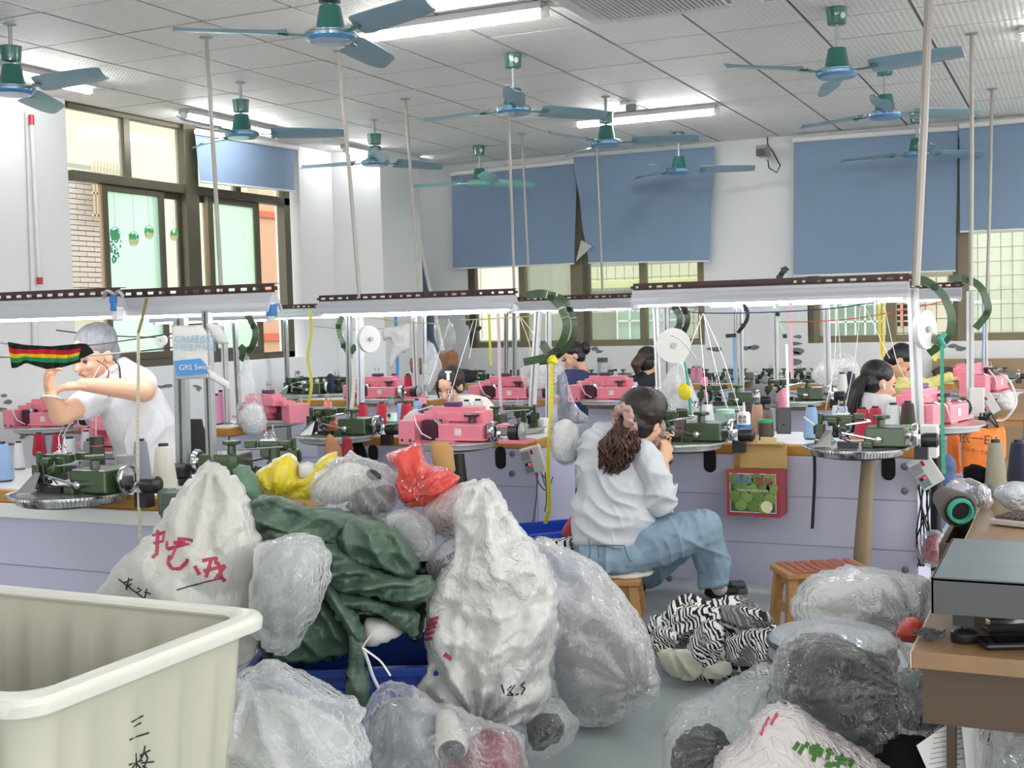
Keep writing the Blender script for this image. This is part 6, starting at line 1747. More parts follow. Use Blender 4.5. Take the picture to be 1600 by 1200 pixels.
for k, (o_, dd, th, pl) in enumerate([
    ([(392, 785), (430, 776), (490, 795), (560, 806), (600, 822), (588, 850), (545, 858), (500, 845), (450, 838), (405, 830)], 3.93, .09, [(1.35, 9, .06), (2.2, 14, .025)]),
    ([(540, 812), (590, 812), (632, 842), (655, 882), (640, 905), (600, 888), (560, 880), (530, 850)], 3.86, .1, [(.5, 11, .06), (1.4, 17, .02)]),
    ([(470, 858), (520, 850), (575, 880), (630, 902), (672, 898), (678, 925), (655, 945), (600, 935), (545, 925), (500, 905)], 3.84, .1, [(1.9, 10, .07), (1.2, 18, .02)]),
    ([(500, 912), (560, 930), (620, 948), (655, 960), (650, 998), (630, 985), (590, 958), (540, 948), (505, 935)], 3.82, .06, [(2.0, 13, .05)]),
    ([(395, 930), (450, 905), (505, 915), (545, 955), (562, 990), (540, 1018), (480, 1032), (430, 1026), (400, 1000)], 3.88, .12, [(.9, 9, .06), (1.9, 15, .02)]),
    ([(500, 912), (520, 918), (548, 950), (570, 985), (566, 1008), (545, 990), (520, 955)], 3.78, .05, [(.2, 16, .04)])]):
    blob('tarp_fold', o_, dd, th, m_tarp, tarp, res=.007, amp=.05, freq=7, seed=200 + k, pleat=pl, dome=.5)
bag('green_tarp', 'knotted tail of the green tarp hanging over the blue crate', 'tarp', [(542, 985), (562, 978), (574, 1000), (568, 1030), (578, 1065), (576, 1098), (560, 1104), (545, 1092), (540, 1050), (546, 1020)],
    3.78, .06, m_tarp, amp=.05, freq=7, seed=23, pleat=(.2, 14, .04))
bag('green_tarp', 'small light green tarp fold left of the yellow bag', 'tarp', [(364, 736), (384, 726), (400, 748), (412, 785), (396, 796), (372, 782)], 4.3, .05, mat('tarp_light', '#5d8069', rough=.4, var=.15, bump=.6, bs=40), amp=.05, freq=8, seed=24)
bag('green_tarp', 'dark green tarp corner beside the end of the left front bench', 'tarp', [(246, 768), (262, 762), (292, 772), (300, 800), (290, 850), (268, 860), (252, 810)], 4.75, .05, m_tarp, amp=.05, freq=7, seed=25)
tie = thing('tie_string', 'white ribbon knotted around the tail of the green tarp', 'string', tuple(dp(565, 1012, 3.68))); o0 = V(tie.location)
for pts in ([(566, 1012), (574, 1000), (584, 985)], [(566, 1012), (580, 1022), (596, 1035), (610, 1056)], [(568, 1014), (576, 1036), (582, 1055), (592, 1076)]):
    link('ribbon_end', MB().tube(smooth([dp(x, y, 3.66) - o0 for x, y in pts], 4), .006, 6, flat=.5), m_white, tie)
bag('white_cloth', 'off-white cloth corner sticking out under the green tarp', 'cloth', [(572, 965), (600, 966), (626, 978), (628, 990), (604, 1002), (578, 1010), (566, 990)], 3.86, .07, m_wht, amp=.02, freq=6, seed=26)
# yellow, striped-cloth, red
yb = bag('yellow_bag', 'bright yellow plastic bag with open corners on top of the heap', 'plastic bag', [(401, 740), (418, 727), (436, 712), (452, 707), (466, 722), (469, 742), (484, 740), (500, 716), (524, 705), (530, 714), (514, 744), (498, 778), (470, 782), (408, 772)],
    4.45, .12, m_yel, amp=.05, freq=5, seed=31, folds=[(440, 780, 9, .05, .3)])
bag('white_yarn_bundle', 'white yarn showing in the mouth of the yellow bag', 'yarn', [(466, 726), (484, 722), (498, 730), (494, 748), (470, 750)], 4.42, .05, m_wht, amp=.02, freq=14, seed=32)
b5 = bag('clear_bag', 'knotted clear bag of dark patterned cloth between the yellow and red bags', 'plastic bag', [(480, 762), (494, 740), (515, 722), (535, 712), (548, 705), (562, 714), (590, 719), (612, 732), (622, 755), (622, 785), (608, 808), (575, 812), (530, 808), (495, 790)],
    4.25, .15, plastic_mat('semi_film', '#fbfcfd', .14, .1, edge=.4), amp=.05, freq=5, seed=33, res=.008, folds=[(549, 708, 26, .07, .35)])
bag('dark_cloth_bundle', 'dark multicoloured cloth inside the knotted clear bag', 'cloth', [(540, 790), (556, 768), (585, 762), (610, 758), (618, 785), (600, 802), (560, 806)], 4.3, .1, mat('multi_cloth', '#3b3f3a', rough=.8, var=1.2, vs=14), amp=.03, freq=8, seed=34)
bag('white_cloth', 'white cloth inside the knotted clear bag, left half', 'cloth', [(490, 762), (515, 735), (550, 722), (580, 735), (572, 765), (540, 785), (505, 785)], 4.34, .08, m_wht, amp=.03, freq=6, seed=35)
one('black_disc', MB().ell(dp(584, 742, 4.17), (.03, .012, .018), M=Matrix.Rotation(.3, 3, 'Y')), m_black, 'small black oval piece in the knotted clear bag', 'lid')
b6 = bag('red_bag', 'glossy red plastic bag at the top of the heap, right', 'plastic bag', [(604, 712), (622, 702), (640, 696), (656, 690), (664, 715), (672, 726), (695, 730), (712, 738), (719, 750), (704, 768), (692, 786), (662, 794), (632, 790), (620, 765), (618, 735)],
    4.2, .12, m_redbag, amp=.07, freq=6.5, seed=36, folds=[(645, 765, 10, .07, .2)])
bag('paper_bag', 'kraft paper bag with an orange rim behind the red bag', 'bag', [(672, 700), (676, 648 + 40), (700, 690), (708, 700), (712, 735), (700, 750), (680, 740)], 5.2, .05, mat('kraft', '#b98d57', rough=.7), amp=.01, smoothp=False)
for i, (a, c, lb) in enumerate([([(506, 722), (508, 690), (516, 678), (532, 700), (538, 730)], '#b8805c', 'brown cardboard folded under the green machine left of the middle bench'), ([(534, 684), (546, 684), (552, 700), (550, 740), (536, 742)], '#8e2034', 'wine-red cloth hanging under the green machine'), ]):
    bag('hanging_cloth', lb, 'cloth', a, 6.6 - .2 * i, .05, mat('hang%d' % i, c, rough=.8, var=.15), amp=.03, freq=6, seed=60 + i)
bag('hanging_cloth', 'orange-red cloth draped behind the green machine, left of the red cones', 'cloth', [(503, 640), (510, 622), (520, 640), (530, 668), (512, 672), (500, 660)], 7.4, .04, mat('hang0b', '#e8593a', rough=.8, var=.15), amp=.03, freq=6, seed=64)
bag('seat_cloth', 'black cushion standing under the green machine', 'cushion', [(548, 690), (566, 692), (578, 730), (570, 745), (548, 742), (545, 715)], 7.0, .05, m_blk, amp=.01, seed=63)
# grey cones in clear bags
b7 = bag('clear_bag', 'clear bag holding dark grey cones below the red bag', 'plastic bag', [(600, 812), (620, 797), (650, 798), (672, 815), (682, 842), (676, 866), (655, 878), (628, 868), (612, 842)], 4.0, .12, m_film3, amp=.03, freq=7, seed=38)
bag('grey_cone_bundle', 'dark grey yarn roll inside the clear bag below the red bag', 'yarn', [(612, 818), (635, 806), (662, 815), (672, 840), (664, 860), (640, 862), (620, 845)], 4.03, .08, m_gry, amp=.012, freq=6, seed=39)
b8 = bag('clear_bag', 'pinkish clear bag with a grey cone next to the white sack', 'plastic bag', [(655, 800), (672, 782), (700, 765), (735, 752), (765, 756), (772, 785), (752, 815), (722, 838), (692, 840), (668, 826)], 4.15, .14, m_pinkf, amp=.04, freq=6, seed=40)
cone('grey yarn cone lying inside the pinkish clear bag', 0, 0, '#8d8a84', .15, .06, Y=4)
CP['#8d8a84'].location = dp(692, 806, 4.2); CP['#8d8a84'].rotation_euler = (R(75), .2, YAW + .5)
b9a = bag('printed_bag', 'clear bag printed with rows of small text, left of the white sack', 'plastic bag', [(664, 880), (690, 845), (722, 838), (735, 870), (722, 905), (700, 925), (676, 915)], 4.05, .08, m_film2, amp=.03, freq=6, seed=41)
for k in range(4): text('0000 1704 000', .022, m_inkb, face(CB, CU - CR * .55, loc=dp(684 + k * 9, 880 + k * 7, 3.93)), b9a, name='printed_text')
bag('black_cloth_bundle', 'black cloth stuffed between the tarp and the white sack', 'cloth', [(640, 872), (668, 866), (700, 885), (706, 915), (690, 950), (668, 940), (655, 905)], 4.15, .1, m_blk, amp=.05, freq=6, seed=42)
# -- the big white sack and its neighbour
b9 = bag('white_sack', 'tall crumpled white sack in the middle of the foreground', 'sack',
    [(703, 790), (722, 764), (745, 749), (768, 752), (786, 775), (800, 805), (825, 838), (850, 868), (866, 905), (871, 960), (864, 1015), (860, 1050), (862, 1082), (846, 1112), (800, 1132), (745, 1132), (700, 1118), (645, 1092), (656, 1060), (668, 1040), (664, 1005), (665, 965), (667, 930), (684, 902), (700, 880), (712, 850), (708, 820)],
    3.95, .2, m_sack, amp=.12, freq=4., res=.009, seed=52, folds=[(748, 1122, 13, .09, .3), (750, 752, 9, .05, .2)], octs=4)
marks('pen_mark', b9, [[(784, 1070), (788, 1084)], [(800, 1072), (793, 1078), (802, 1086), (792, 1086), (804, 1070)], [(805, 1086), (810, 1084)], [(820, 1066), (813, 1070), (820, 1076), (814, 1086)]], m_inkb, .005)
marks('red_print', b9, [[(672, 970), (686, 966)], [(668, 978), (684, 973)], [(668, 985), (682, 980)], [(666, 993), (680, 988)], [(665, 1001), (676, 997)], [(694, 1022), (706, 1030)]], m_ink, .014)
b10 = bag('clear_bag', 'huge round milky bag of grey knitwear to the right of the white sack', 'plastic bag',
    [(832, 850), (848, 838), (872, 850), (900, 862), (940, 890), (972, 925), (995, 955), (1012, 990), (1022, 1030), (1032, 1062), (1026, 1088), (1000, 1106), (960, 1122), (918, 1134), (885, 1118), (860, 1080), (845, 1000), (838, 930)],
    4.3, .2, m_film2, amp=.11, freq=3.2, res=.01, seed=55, folds=[(985, 1056, 10, .05, .3), (842, 845, 9, .05, .3)])
bag('grey_knit_bundle', 'grey and charcoal knitwear filling the huge round bag', 'knitwear', [(866, 1060), (868, 1010), (890, 985), (930, 968), (960, 985), (985, 1010), (1010, 1040), (1008, 1078), (970, 1104), (915, 1116), (882, 1100)], 4.36, .13, m_gry, amp=.05, freq=5, seed=56, pleat=(.9, 7, .04))
bag('grey_knit_bundle', 'light grey knitwear in the top of the huge round bag', 'knitwear', [(880, 960), (905, 925), (940, 920), (968, 950), (985, 1000), (960, 1010), (900, 1000)], 4.42, .09, mat('light_knit', '#a2a5a6', rough=.9, var=.2), amp=.04, freq=5, seed=57)
b11 = bag('clear_bag', 'small clear bag with dark cloth at the foot of the white sack', 'plastic bag', [(812, 1118), (835, 1100), (865, 1092), (892, 1112), (906, 1132), (896, 1152), (868, 1172), (836, 1186), (815, 1165)], 3.9, .11, m_film, amp=.04, freq=7, seed=58, folds=[(820, 1165, 9, .04, .2)])
bag('dark_cloth_bundle', 'dark cloth inside the small clear bag on the floor', 'cloth', [(822, 1132), (845, 1115), (872, 1120), (882, 1142), (862, 1160), (832, 1170)], 3.94, .08, m_blk, amp=.03, freq=7, seed=59)
# blue crates
m_blu = mat('crate_blue', '#1c3f96', rough=.4, var=.08)
def crate(label, c, w_, d_, h, rz, m):
    t = thing('plastic_crate', label, 'crate', c, rz)
    for s in (-1, 1):
        link('side_panel', MB().box((0, s * d_ / 2, h / 2), (w_, .008, h)), m, t, smooth=False); link('side_panel', MB().box((s * w_ / 2, 0, h / 2), (.008, d_, h)), m, t, smooth=False)
        link('rim', MB().box((0, s * (d_ / 2 + .01), h - .015), (w_ + .04, .03, .03)), m, t, smooth=False, bev=.004); link('rim', MB().box((s * (w_ / 2 + .01), 0, h - .015), (.03, d_, .03)), m, t, smooth=False, bev=.004)
    rb = MB()
    for k in range(9): rb.box((-w_ / 2 + w_ * k / 8, -d_ / 2 - .008, h / 2), (.006, .012, h))
    for k in range(4): rb.box((0, -d_ / 2 - .008, h * (k + .5) / 4.5), (w_, .012, .006))
    link('rib_grid', rb, m, t, smooth=False)['kind'] = 'stuff'
    link('bottom', MB().box((0, 0, .006), (w_, d_, .012)), m, t, smooth=False)
    return t
p = dp(560, 1150, 4.15)
crate('dark blue plastic crate under the green tarp', (p.x, p.y, 0), .62, .42, .34, YAW, m_blu)
p = at(862, 880, Z=.12)
crate('bright blue crate of zebra knitwear left of the seated woman', (p.x - .05, p.y + .1, .0), .42, .34, .3, YAW + .35, mat('crate_bright', '#2450c8', rough=.4))
bag('zebra_knit', 'zebra-striped knitwear lying in the bright blue crate', 'knitwear', [(826, 845), (845, 838), (872, 842), (898, 838), (905, 850), (906, 868), (880, 868), (850, 858)], 6.0, .1, m_zeb, amp=.03, freq=6, seed=70)
bag('red_white_bag', 'red and white carrier bag behind the seated woman\'s hips', 'bag', [(876, 832), (888, 812), (902, 805), (910, 840), (890, 846)], 6.15, .04, mat('redwhite', '#d94a44', rough=.4, var=1.2, vs=10), amp=.02, freq=8, seed=71)
bag('brown_yarn', 'brown tangled yarn lying behind the bench gap', 'yarn', [(872, 775), (880, 764), (900, 762), (908, 775), (906, 790), (880, 792)], 8.2, .08, BRN and mat('brown_yarn', '#4f3a36', rough=.9, var=.4, vs=30), amp=.04, freq=14, seed=72)
# zebra pile on the floor
m_rib = mat('cream_rib', '#f6f4e2', rough=.85, var=.04, bump=.7, bs=120, bt='wave')
zp = bag('zebra_pile', 'heap of black and white zebra knitwear on the floor', 'knitwear', [(1012, 991), (1022, 971), (1042, 965), (1065, 947), (1090, 941), (1115, 949), (1150, 943), (1185, 949), (1204, 965), (1215, 981), (1222, 1005), (1214, 1035), (1180, 1042), (1150, 1050), (1105, 1056), (1060, 1048), (1030, 1028), (1016, 1005)],
    5.0, .10, m_zeb, amp=.09, freq=5, seed=75, pleat=(.9, 9, .08), lean=1.2, octs=3, uvs=2.5, dome=.6)
for k, (o_, dd, pl) in enumerate([
    ([(1040, 975), (1062, 952), (1095, 946), (1128, 952), (1120, 975), (1085, 990), (1050, 1000)], 4.9, [(2.0, 12, .03)]),
    ([(1110, 952), (1150, 944), (1188, 950), (1206, 968), (1180, 985), (1140, 978)], 4.92, [(1.3, 14, .03)]),
    ([(1068, 1020), (1085, 985), (1108, 968), (1130, 978), (1128, 1010), (1112, 1042), (1090, 1040)], 4.74, [(.4, 13, .03)]),
    ([(1130, 1000), (1165, 985), (1205, 985), (1220, 1005), (1205, 1032), (1160, 1040), (1135, 1030)], 4.76, [(2.4, 11, .035)]),
    ([(1014, 990), (1035, 978), (1060, 990), (1052, 1012), (1030, 1020), (1016, 1010)], 4.8, [(.9, 14, .03)])]):
    blob('garment_fold', o_, dd, .07, m_zeb, zp, res=.008, amp=.05, freq=8, seed=230 + k, pleat=pl, uvs=3. + .4 * k)
for k, (pl, lb) in enumerate([([(1026, 1020), (1048, 1012), (1062, 1028), (1078, 1040), (1072, 1058), (1050, 1056), (1034, 1040)], 'left'), ([(1048, 1018), (1075, 1014), (1092, 1030), (1098, 1048), (1080, 1064), (1058, 1056)], 'middle'), ([(1095, 1045), (1112, 1036), (1140, 1034), (1142, 1050), (1118, 1060), (1098, 1058)], 'right')]):
    bag('cream_cuff', lb + ' cream ribbed cuff at the front of the zebra heap', 'knit cuff', pl, 4.72, .05, m_rib, amp=.02, freq=9, seed=80 + k, res=.006, pleat=(.35 + k * .3, 20, .035))
# -- bottom left clear bags
b12 = bag('clear_bag', 'large empty-looking clear bag at the bottom left beside the trolley', 'plastic bag', [(366, 1070), (385, 1045), (412, 1032), (440, 1038), (470, 1052), (510, 1075), (552, 1092), (568, 1112), (560, 1132), (574, 1158), (578, 1200), (560, 1260), (460, 1290), (366, 1260), (355, 1150)],
    3.0, .14, m_film3, amp=.07, freq=4.5, res=.009, pleat=(.96, 5.5, .07), seed=90, folds=[(395, 1060, 10, .05, .3)], octs=4)
bag('white_cloth', 'pale folded cloth inside the large clear bag at bottom left', 'cloth', [(372, 1120), (400, 1080), (450, 1085), (500, 1110), (540, 1140), (555, 1200), (500, 1270), (380, 1260)], 3.12, .1, mat('dim_white', '#a4a8a5', rough=.9), amp=.05, freq=4, seed=91, pleat=(.8, 7, .05))
b13 = bag('clear_bag', 'shiny clear bag of white cones at the bottom centre', 'plastic bag', [(562, 1120), (585, 1085), (610, 1066), (645, 1072), (670, 1092), (720, 1112), (770, 1132), (812, 1146), (822, 1180), (818, 1250), (700, 1290), (575, 1280), (556, 1190)],
    3.35, .15, m_film, amp=.07, freq=5, res=.009, pleat=(-.5, 6, .05), seed=93, folds=[(610, 1075, 12, .05, .35)], octs=4)
bag('wine_cloth', 'wine-red cloth in the right part of the shiny clear bag', 'cloth', [(690, 1195), (720, 1165), (765, 1140), (806, 1150), (818, 1190), (805, 1250), (700, 1260)], 3.42, .1, mat('wine', '#6b1f33', rough=.8, var=.2), amp=.03, freq=5, seed=94)
bag('grey_cloth', 'blue-grey cloth in the left part of the shiny clear bag', 'cloth', [(575, 1150), (600, 1100), (640, 1090), (680, 1120), (690, 1180), (660, 1260), (590, 1260)], 3.45, .1, mat('bluegrey', '#747a82', rough=.8, var=.3), amp=.04, freq=5, seed=95)
c_ = cone('white yarn cone lying mouth-on inside the shiny clear bag', 0, 0, '#d4d2c8', .15, .045, Y=3)
c_.location = dp(706, 1176, 3.3); c_.rotation_euler = (R(-68), .1, YAW + .2); c_.name = 'yarn_cone'
# -- right heap
b20 = bag('white_bag', 'puffed white plastic bag behind the round zipped case', 'plastic bag', [(1234, 945), (1250, 922), (1272, 902), (1305, 890), (1350, 886), (1390, 892), (1425, 896), (1450, 908), (1456, 935), (1450, 970), (1410, 990), (1350, 990), (1290, 985), (1240, 975)],
    4.2, .2, plastic_mat('white_film', '#eceeee', .72, .2, edge=.3), amp=.06, freq=5, seed=101, folds=[(1400, 970, 10, .06, .3)], octs=4)
rb = bag('red_knot_bag', 'small knotted red plastic bag at the edge of the desk', 'plastic bag', [(1398, 990), (1412, 970), (1424, 962), (1436, 968), (1446, 975), (1440, 992), (1424, 1006), (1408, 1000)], 3.75, .05, m_redbag, amp=.04, freq=10, seed=102, folds=[(1432, 974, 8, .03, .1)])
t = thing('round_case', 'round zipped case with a silvery quilted lid among the right-hand bags', 'case', tuple(at(1300, 982, Z=.49))); t.location.z = 0
t.scale = (.92, .92, 1)
link('side_wall', MB().lathe([(.19, .02), (.205, .05), (.205, .42), (.2, .44)], n=36), mat('case_grey', '#8e9496', rough=.5, bump=.3, bs=30), t)
link('lid', MB().lathe([(.2, .44), (.203, .46), (.19, .475), (.1, .486), (.01, .49)], n=36), mat('silver_cloth', '#b4bcc2', rough=.35, metal=.4, bump=.8, bs=120, bt='voronoi'), t)
link('piping', MB().tube([(.205 * cos(a), .205 * sin(a), .452) for a in [2 * pi * k / 36 for k in range(36)]], .009, 6, closed=True).tube([(.208 * cos(a), .208 * sin(a), .40) for a in [2 * pi * k / 36 for k in range(36)]], .005, 6, closed=True), m_black, t)['kind'] = 'stuff'
b22 = bag('clear_bag', 'big clear bag packed with black cloth in the right foreground', 'plastic bag', [(1206, 1062), (1218, 1022), (1240, 995), (1275, 978), (1320, 980), (1370, 990), (1410, 1000), (1445, 1022), (1468, 1045), (1482, 1075), (1498, 1108), (1492, 1135), (1450, 1152), (1412, 1158), (1370, 1172), (1330, 1168), (1290, 1148), (1245, 1112), (1212, 1090)],
    3.3, .2, m_film, amp=.08, freq=5, res=.009, seed=110, folds=[(1400, 1060, 14, .06, .35)], octs=4, dome=.38)
bag('black_cloth_bundle', 'tight black cloth roll inside the big right-hand clear bag', 'cloth', [(1212, 1062), (1225, 1022), (1250, 1000), (1300, 992), (1345, 1012), (1385, 1040), (1395, 1090), (1385, 1140), (1345, 1160), (1295, 1138), (1250, 1106), (1216, 1085)], 3.33, .17, m_blk, amp=.03, freq=4, seed=111, dome=.42)
bag('grey_cloth', 'grey-green cloth in the loose end of the big right-hand clear bag', 'cloth', [(1400, 1060), (1430, 1040), (1462, 1065), (1470, 1110), (1440, 1140), (1405, 1130)], 3.42, .08, mat('greygreen', '#66716f', rough=.8), amp=.03, freq=5, seed=112)
b23 = bag('clear_bag', 'clear bag with a black bundle at the bottom, left of the green-printed bag', 'plastic bag', [(1034, 1165), (1044, 1128), (1062, 1105), (1095, 1092), (1130, 1072), (1160, 1055), (1195, 1040), (1222, 1050), (1230, 1080), (1200, 1120), (1165, 1160), (1130, 1220), (1090, 1270), (1040, 1250)],
    3.45, .16, m_film, amp=.09, freq=5, res=.009, seed=114, folds=[(1140, 1130, 12, .05, .3)], octs=4)
bag('black_cloth_bundle', 'black bundle in the bottom clear bag beside the open floor', 'cloth', [(1048, 1185), (1070, 1150), (1105, 1138), (1135, 1150), (1142, 1180), (1115, 1220), (1060, 1240)], 3.5, .13, m_blk, amp=.03, freq=5, seed=115)
b24 = bag('printed_sack', 'white sack with pink streaks and green characters at the bottom right', 'sack', [(1085, 1250), (1120, 1195), (1155, 1155), (1190, 1120), (1222, 1098), (1256, 1112), (1290, 1138), (1330, 1162), (1370, 1185), (1400, 1215), (1410, 1280), (1250, 1330), (1090, 1310)],
    3.05, .16, plastic_mat('pinkwhite_film', '#e6dedd', .88, .25, edge=.3), amp=.05, freq=5, seed=117, octs=4)
marks('green_characters', b24, [[(1248, 1160), (1240, 1172)], [(1256, 1164), (1248, 1178)], [(1262, 1160), (1258, 1168)], [(1268, 1166), (1284, 1172), (1280, 1182), (1266, 1176), (1268, 1166)], [(1278, 1162), (1270, 1190)], [(1272, 1172), (1282, 1177)], [(1290, 1172), (1302, 1180)], [(1298, 1170), (1292, 1188)],
    [(1304, 1184), (1332, 1190), (1326, 1198)], [(1310, 1190), (1322, 1196)], [(1316, 1180), (1308, 1198)], [(1288, 1198), (1306, 1194)], [(1294, 1190), (1296, 1200)]], m_inkg, .011)
marks('pink_streak', b24, [[(1204, 1122), (1196, 1136), (1190, 1150)], [(1216, 1116), (1206, 1134)]], mat('ink_pink', '#b5506a', rough=.5), .012)
b25 = bag('clear_bag', 'dark clear bag cut by the bottom right corner', 'plastic bag', [(1530, 1150), (1538, 1115), (1555, 1090), (1580, 1072), (1640, 1060), (1700, 1120), (1690, 1260), (1600, 1290), (1545, 1240)], 2.85, .15, m_film3, amp=.05, freq=6, seed=119, folds=[(1530, 1190, 16, .05, .4)])
bag('grey_cloth', 'charcoal cloth inside the bottom right corner bag', 'cloth', [(1545, 1160), (1560, 1110), (1600, 1090), (1680, 1110), (1680, 1250), (1560, 1240)], 2.92, .1, m_gry, amp=.03, freq=5, seed=120)
bag('black_cloth_bundle', 'dark stuff under the printed papers at the bottom right', 'cloth', [(1370, 1180), (1410, 1150), (1460, 1160), (1500, 1200), (1500, 1290), (1380, 1290)], 3.1, .08, m_blk, amp=.04, freq=5, seed=121)
# sheets of paper
t = thing('paper_sheets', 'printed paper sheets sticking out between the right-hand bags', 'papers', tuple(dp(1480, 1180, 2.95))); o0 = V(t.location)
for k, q in enumerate([[(1432, 1165), (1512, 1110), (1532, 1120), (1520, 1260), (1470, 1250)], [(1500, 1112), (1520, 1108), (1536, 1120), (1534, 1250), (1515, 1250)]]):
    pg = MB(); n_ = len(q); P = [dp(x, y, 2.98 - .03 * k) - o0 for x, y in q]
    pg.add([tuple(p) for p in P] + [tuple(p - CB * .002) for p in P], [tuple(range(n_))[::-1], tuple(range(n_, 2 * n_))] + [(i, (i + 1) % n_, n_ + (i + 1) % n_, n_ + i) for i in range(n_)])
    link('sheet', pg, m_white, t, smooth=False)
ln = MB()
for k in range(13):
    y = 1128 + k * 8; a, b = dp(1462 - k * 1.5, y + 10, 2.972) - o0, dp(1512, y, 2.972) - o0
    ln.bar(a, a.lerp(b, .45 + .4 * ((k * 7) % 5) / 5), .0018, .0005); ln.bar(a.lerp(b, .6), a.lerp(b, .8 + .2 * (k % 2)), .003, .0005)
link('printed_lines', ln, m_inkb, t, smooth=False)['kind'] = 'stuff'
# ================================================================== TROLLEY, DESK, HANGING THINGS
m_trol = mat('trolley_plastic', '#bbbaaa', rough=.38, var=.07, vs=3, bump=.05, bs=8)
def trolley():
    x0, x1, y0_, y1_ = -3.0, -1.80, 1.66, 2.36; H = .75
    t = thing('laundry_trolley', 'large pale plastic trolley with ribbed walls in the lower left corner', 'trolley', ((x0 + x1) / 2, (y0_ + y1_) / 2, 0)); o0 = V(t.location)
    def loop(inset, rib, z, n=None):
        pts = []; r = .07; ax0, ax1, ay0, ay1 = x0 + inset - o0.x, x1 - inset - o0.x, y0_ + inset - o0.y, y1_ - inset - o0.y
        cs = [((ax1 - r, ay1 - r), 0), ((ax0 + r, ay1 - r), pi / 2), ((ax0 + r, ay0 + r), pi), ((ax1 - r, ay0 + r), 1.5 * pi)]
        for i, (c, a) in enumerate(cs):
            for k in range(7):
                q = a + k / 6 * pi / 2; pts.append((c[0] + r * cos(q), c[1] + r * sin(q), z, 0, cos(q), sin(q)))
            c2 = cs[(i + 1) % 4]; a2 = a + pi / 2
            A = V((c[0] + r * cos(a2), c[1] + r * sin(a2), 0)); B = V((c2[0][0] + r * cos(a2), c2[0][1] + r * sin(a2), 0))
            m_ = 30 if i % 2 else 56
            for k in range(1, m_):
                p = A.lerp(B, k / m_); ph = (k / m_ * (4 if i % 2 else 7)) % 1
                w_ = min(1, max(0, (abs(ph - .5) - .18) / .05)); pts.append((p.x, p.y, z, w_, cos(a2), sin(a2)))
        return [V((p[0] - p[4] * rib * p[3], p[1] - p[5] * rib * p[3], p[2])) for p in pts]
    lv = [(H, .0, 0), (H - .06, .006, 0), (H - .09, .008, .012), (.35, .03, .014), (.12, .05, .012), (.1, .06, 0)]
    def skin(off):
        L = [loop(i + off, rb, z) for z, i, rb in lv]; n = len(L[0]); vs = [p for l in L for p in l]
        return n, vs
    n, v1 = skin(0); _, v2 = skin(.008); m_ = len(lv); fs = []
    for k in range(m_ - 1):
        for i in range(n):
            a = k * n + i; b = k * n + (i + 1) % n
            fs.append((b, a, a + n, b + n)); o = len(v1); fs.append((a + o, b + o, b + n + o, a + n + o))
    fs += [tuple(range((m_ - 1) * n, m_ * n))[::-1], tuple(range(len(v1) + (m_ - 1) * n, len(v1) + m_ * n))]
    body = link('tub', MB().add(v1 + v2, fs), m_trol, t)
    prof = [(-.034, -.026), (-.036, -.004), (-.03, .008), (-.015, .013), (.0, .013), (.012, .009), (.018, .0), (.016, -.006)]
    rl = []
    for dx, dz in prof: rl.append(loop(dx, 0, H + dz))
    for dx, dz in [(-.028, -.006), (-.03, -.024)]: rl.append(loop(dx, 0, H + dz))
    vs = [p for l in rl for p in l]; fs = []
    for k in range(len(rl)):
        k2 = (k + 1) % len(rl)
        for i in range(n): fs.append((k * n + i, k * n + (i + 1) % n, k2 * n + (i + 1) % n, k2 * n + i))
    link('rim', MB().add(vs, fs), mat('trolley_rim', '#cfcfc7', rough=.3, var=.04, bump=.08, bs=18), t)
    for sx in (-1, 1):
        for sy in (-1, 1): link('caster', MB().cyl((sx * .48, sy * .24 - .015, .05), (sx * .48, sy * .24 + .015, .05), .05, n=16).box((sx * .48, sy * .24, .085), (.07, .05, .04)), m_dkm, t)
    marks('handwriting', body, [[(205, 1128), (214, 1123), (223, 1118)], [(209, 1135), (220, 1129)], [(202, 1156), (215, 1150), (232, 1145)],
        [(201, 1195), (212, 1191), (222, 1188)], [(211, 1177), (212, 1195), (209, 1215)], [(211, 1192), (203, 1206)], [(212, 1192), (219, 1200)], [(226, 1165), (224, 1176), (219, 1183)], [(218, 1180), (234, 1172)], [(226, 1176), (230, 1184)], [(224, 1178), (218, 1188)], [(220, 1192), (240, 1190)], [(230, 1184), (224, 1200), (216, 1206)], [(222, 1196), (236, 1206)]], m_inkb, .0035)
    return t
trolley()
# desk
m_desk_lit = mat('walnut_lit_top', '#86684a', rough=.35, var=.25, vs=4, stretch=(3, .4, 3), coat=.2)  # walnut toned lighter: light on the desk top put into the colour
m_desk2 = mat('walnut_dark', '#4b3827', rough=.4, var=.2, vs=4, stretch=(.5, 3, 3))
DX, DY0, DY1 = -.31, 2.56, 5.15
t = thing('desk', 'brown wooden desk running along the right edge of the picture', 'desk', (.25, (2.56 + 5.15) / 2, 0)); o0 = V(t.location)
link('desk_top', MB().box((0, 0, .732), (1.12, DY1 - DY0, .036)), m_desk_lit, t, smooth=False, bev=.003)
link('edge_band', MB().box((-.5605, 0, .732), (.002, DY1 - DY0, .034)), mat('edge_pale', '#d2c2ab', rough=.4), t, smooth=False)
link('front_apron', MB().box((0, -(DY1 - DY0) / 2 + .03, .655), (1.08, .02, .115)), m_desk2, t, smooth=False)
link('side_panel', MB().box((-.53, .2, .355), (.02, DY1 - DY0 - .6, .70)), m_desk2, t, smooth=False)
link('side_panel', MB().box((.54, 0, .355), (.02, DY1 - DY0 - .1, .70)), m_desk2, t, smooth=False)
link('back_panel', MB().box((0, -.35, .3), (1.06, .02, .6)), mat('panel_ochre', '#8a6a45', rough=.5, var=.15), t, smooth=False)
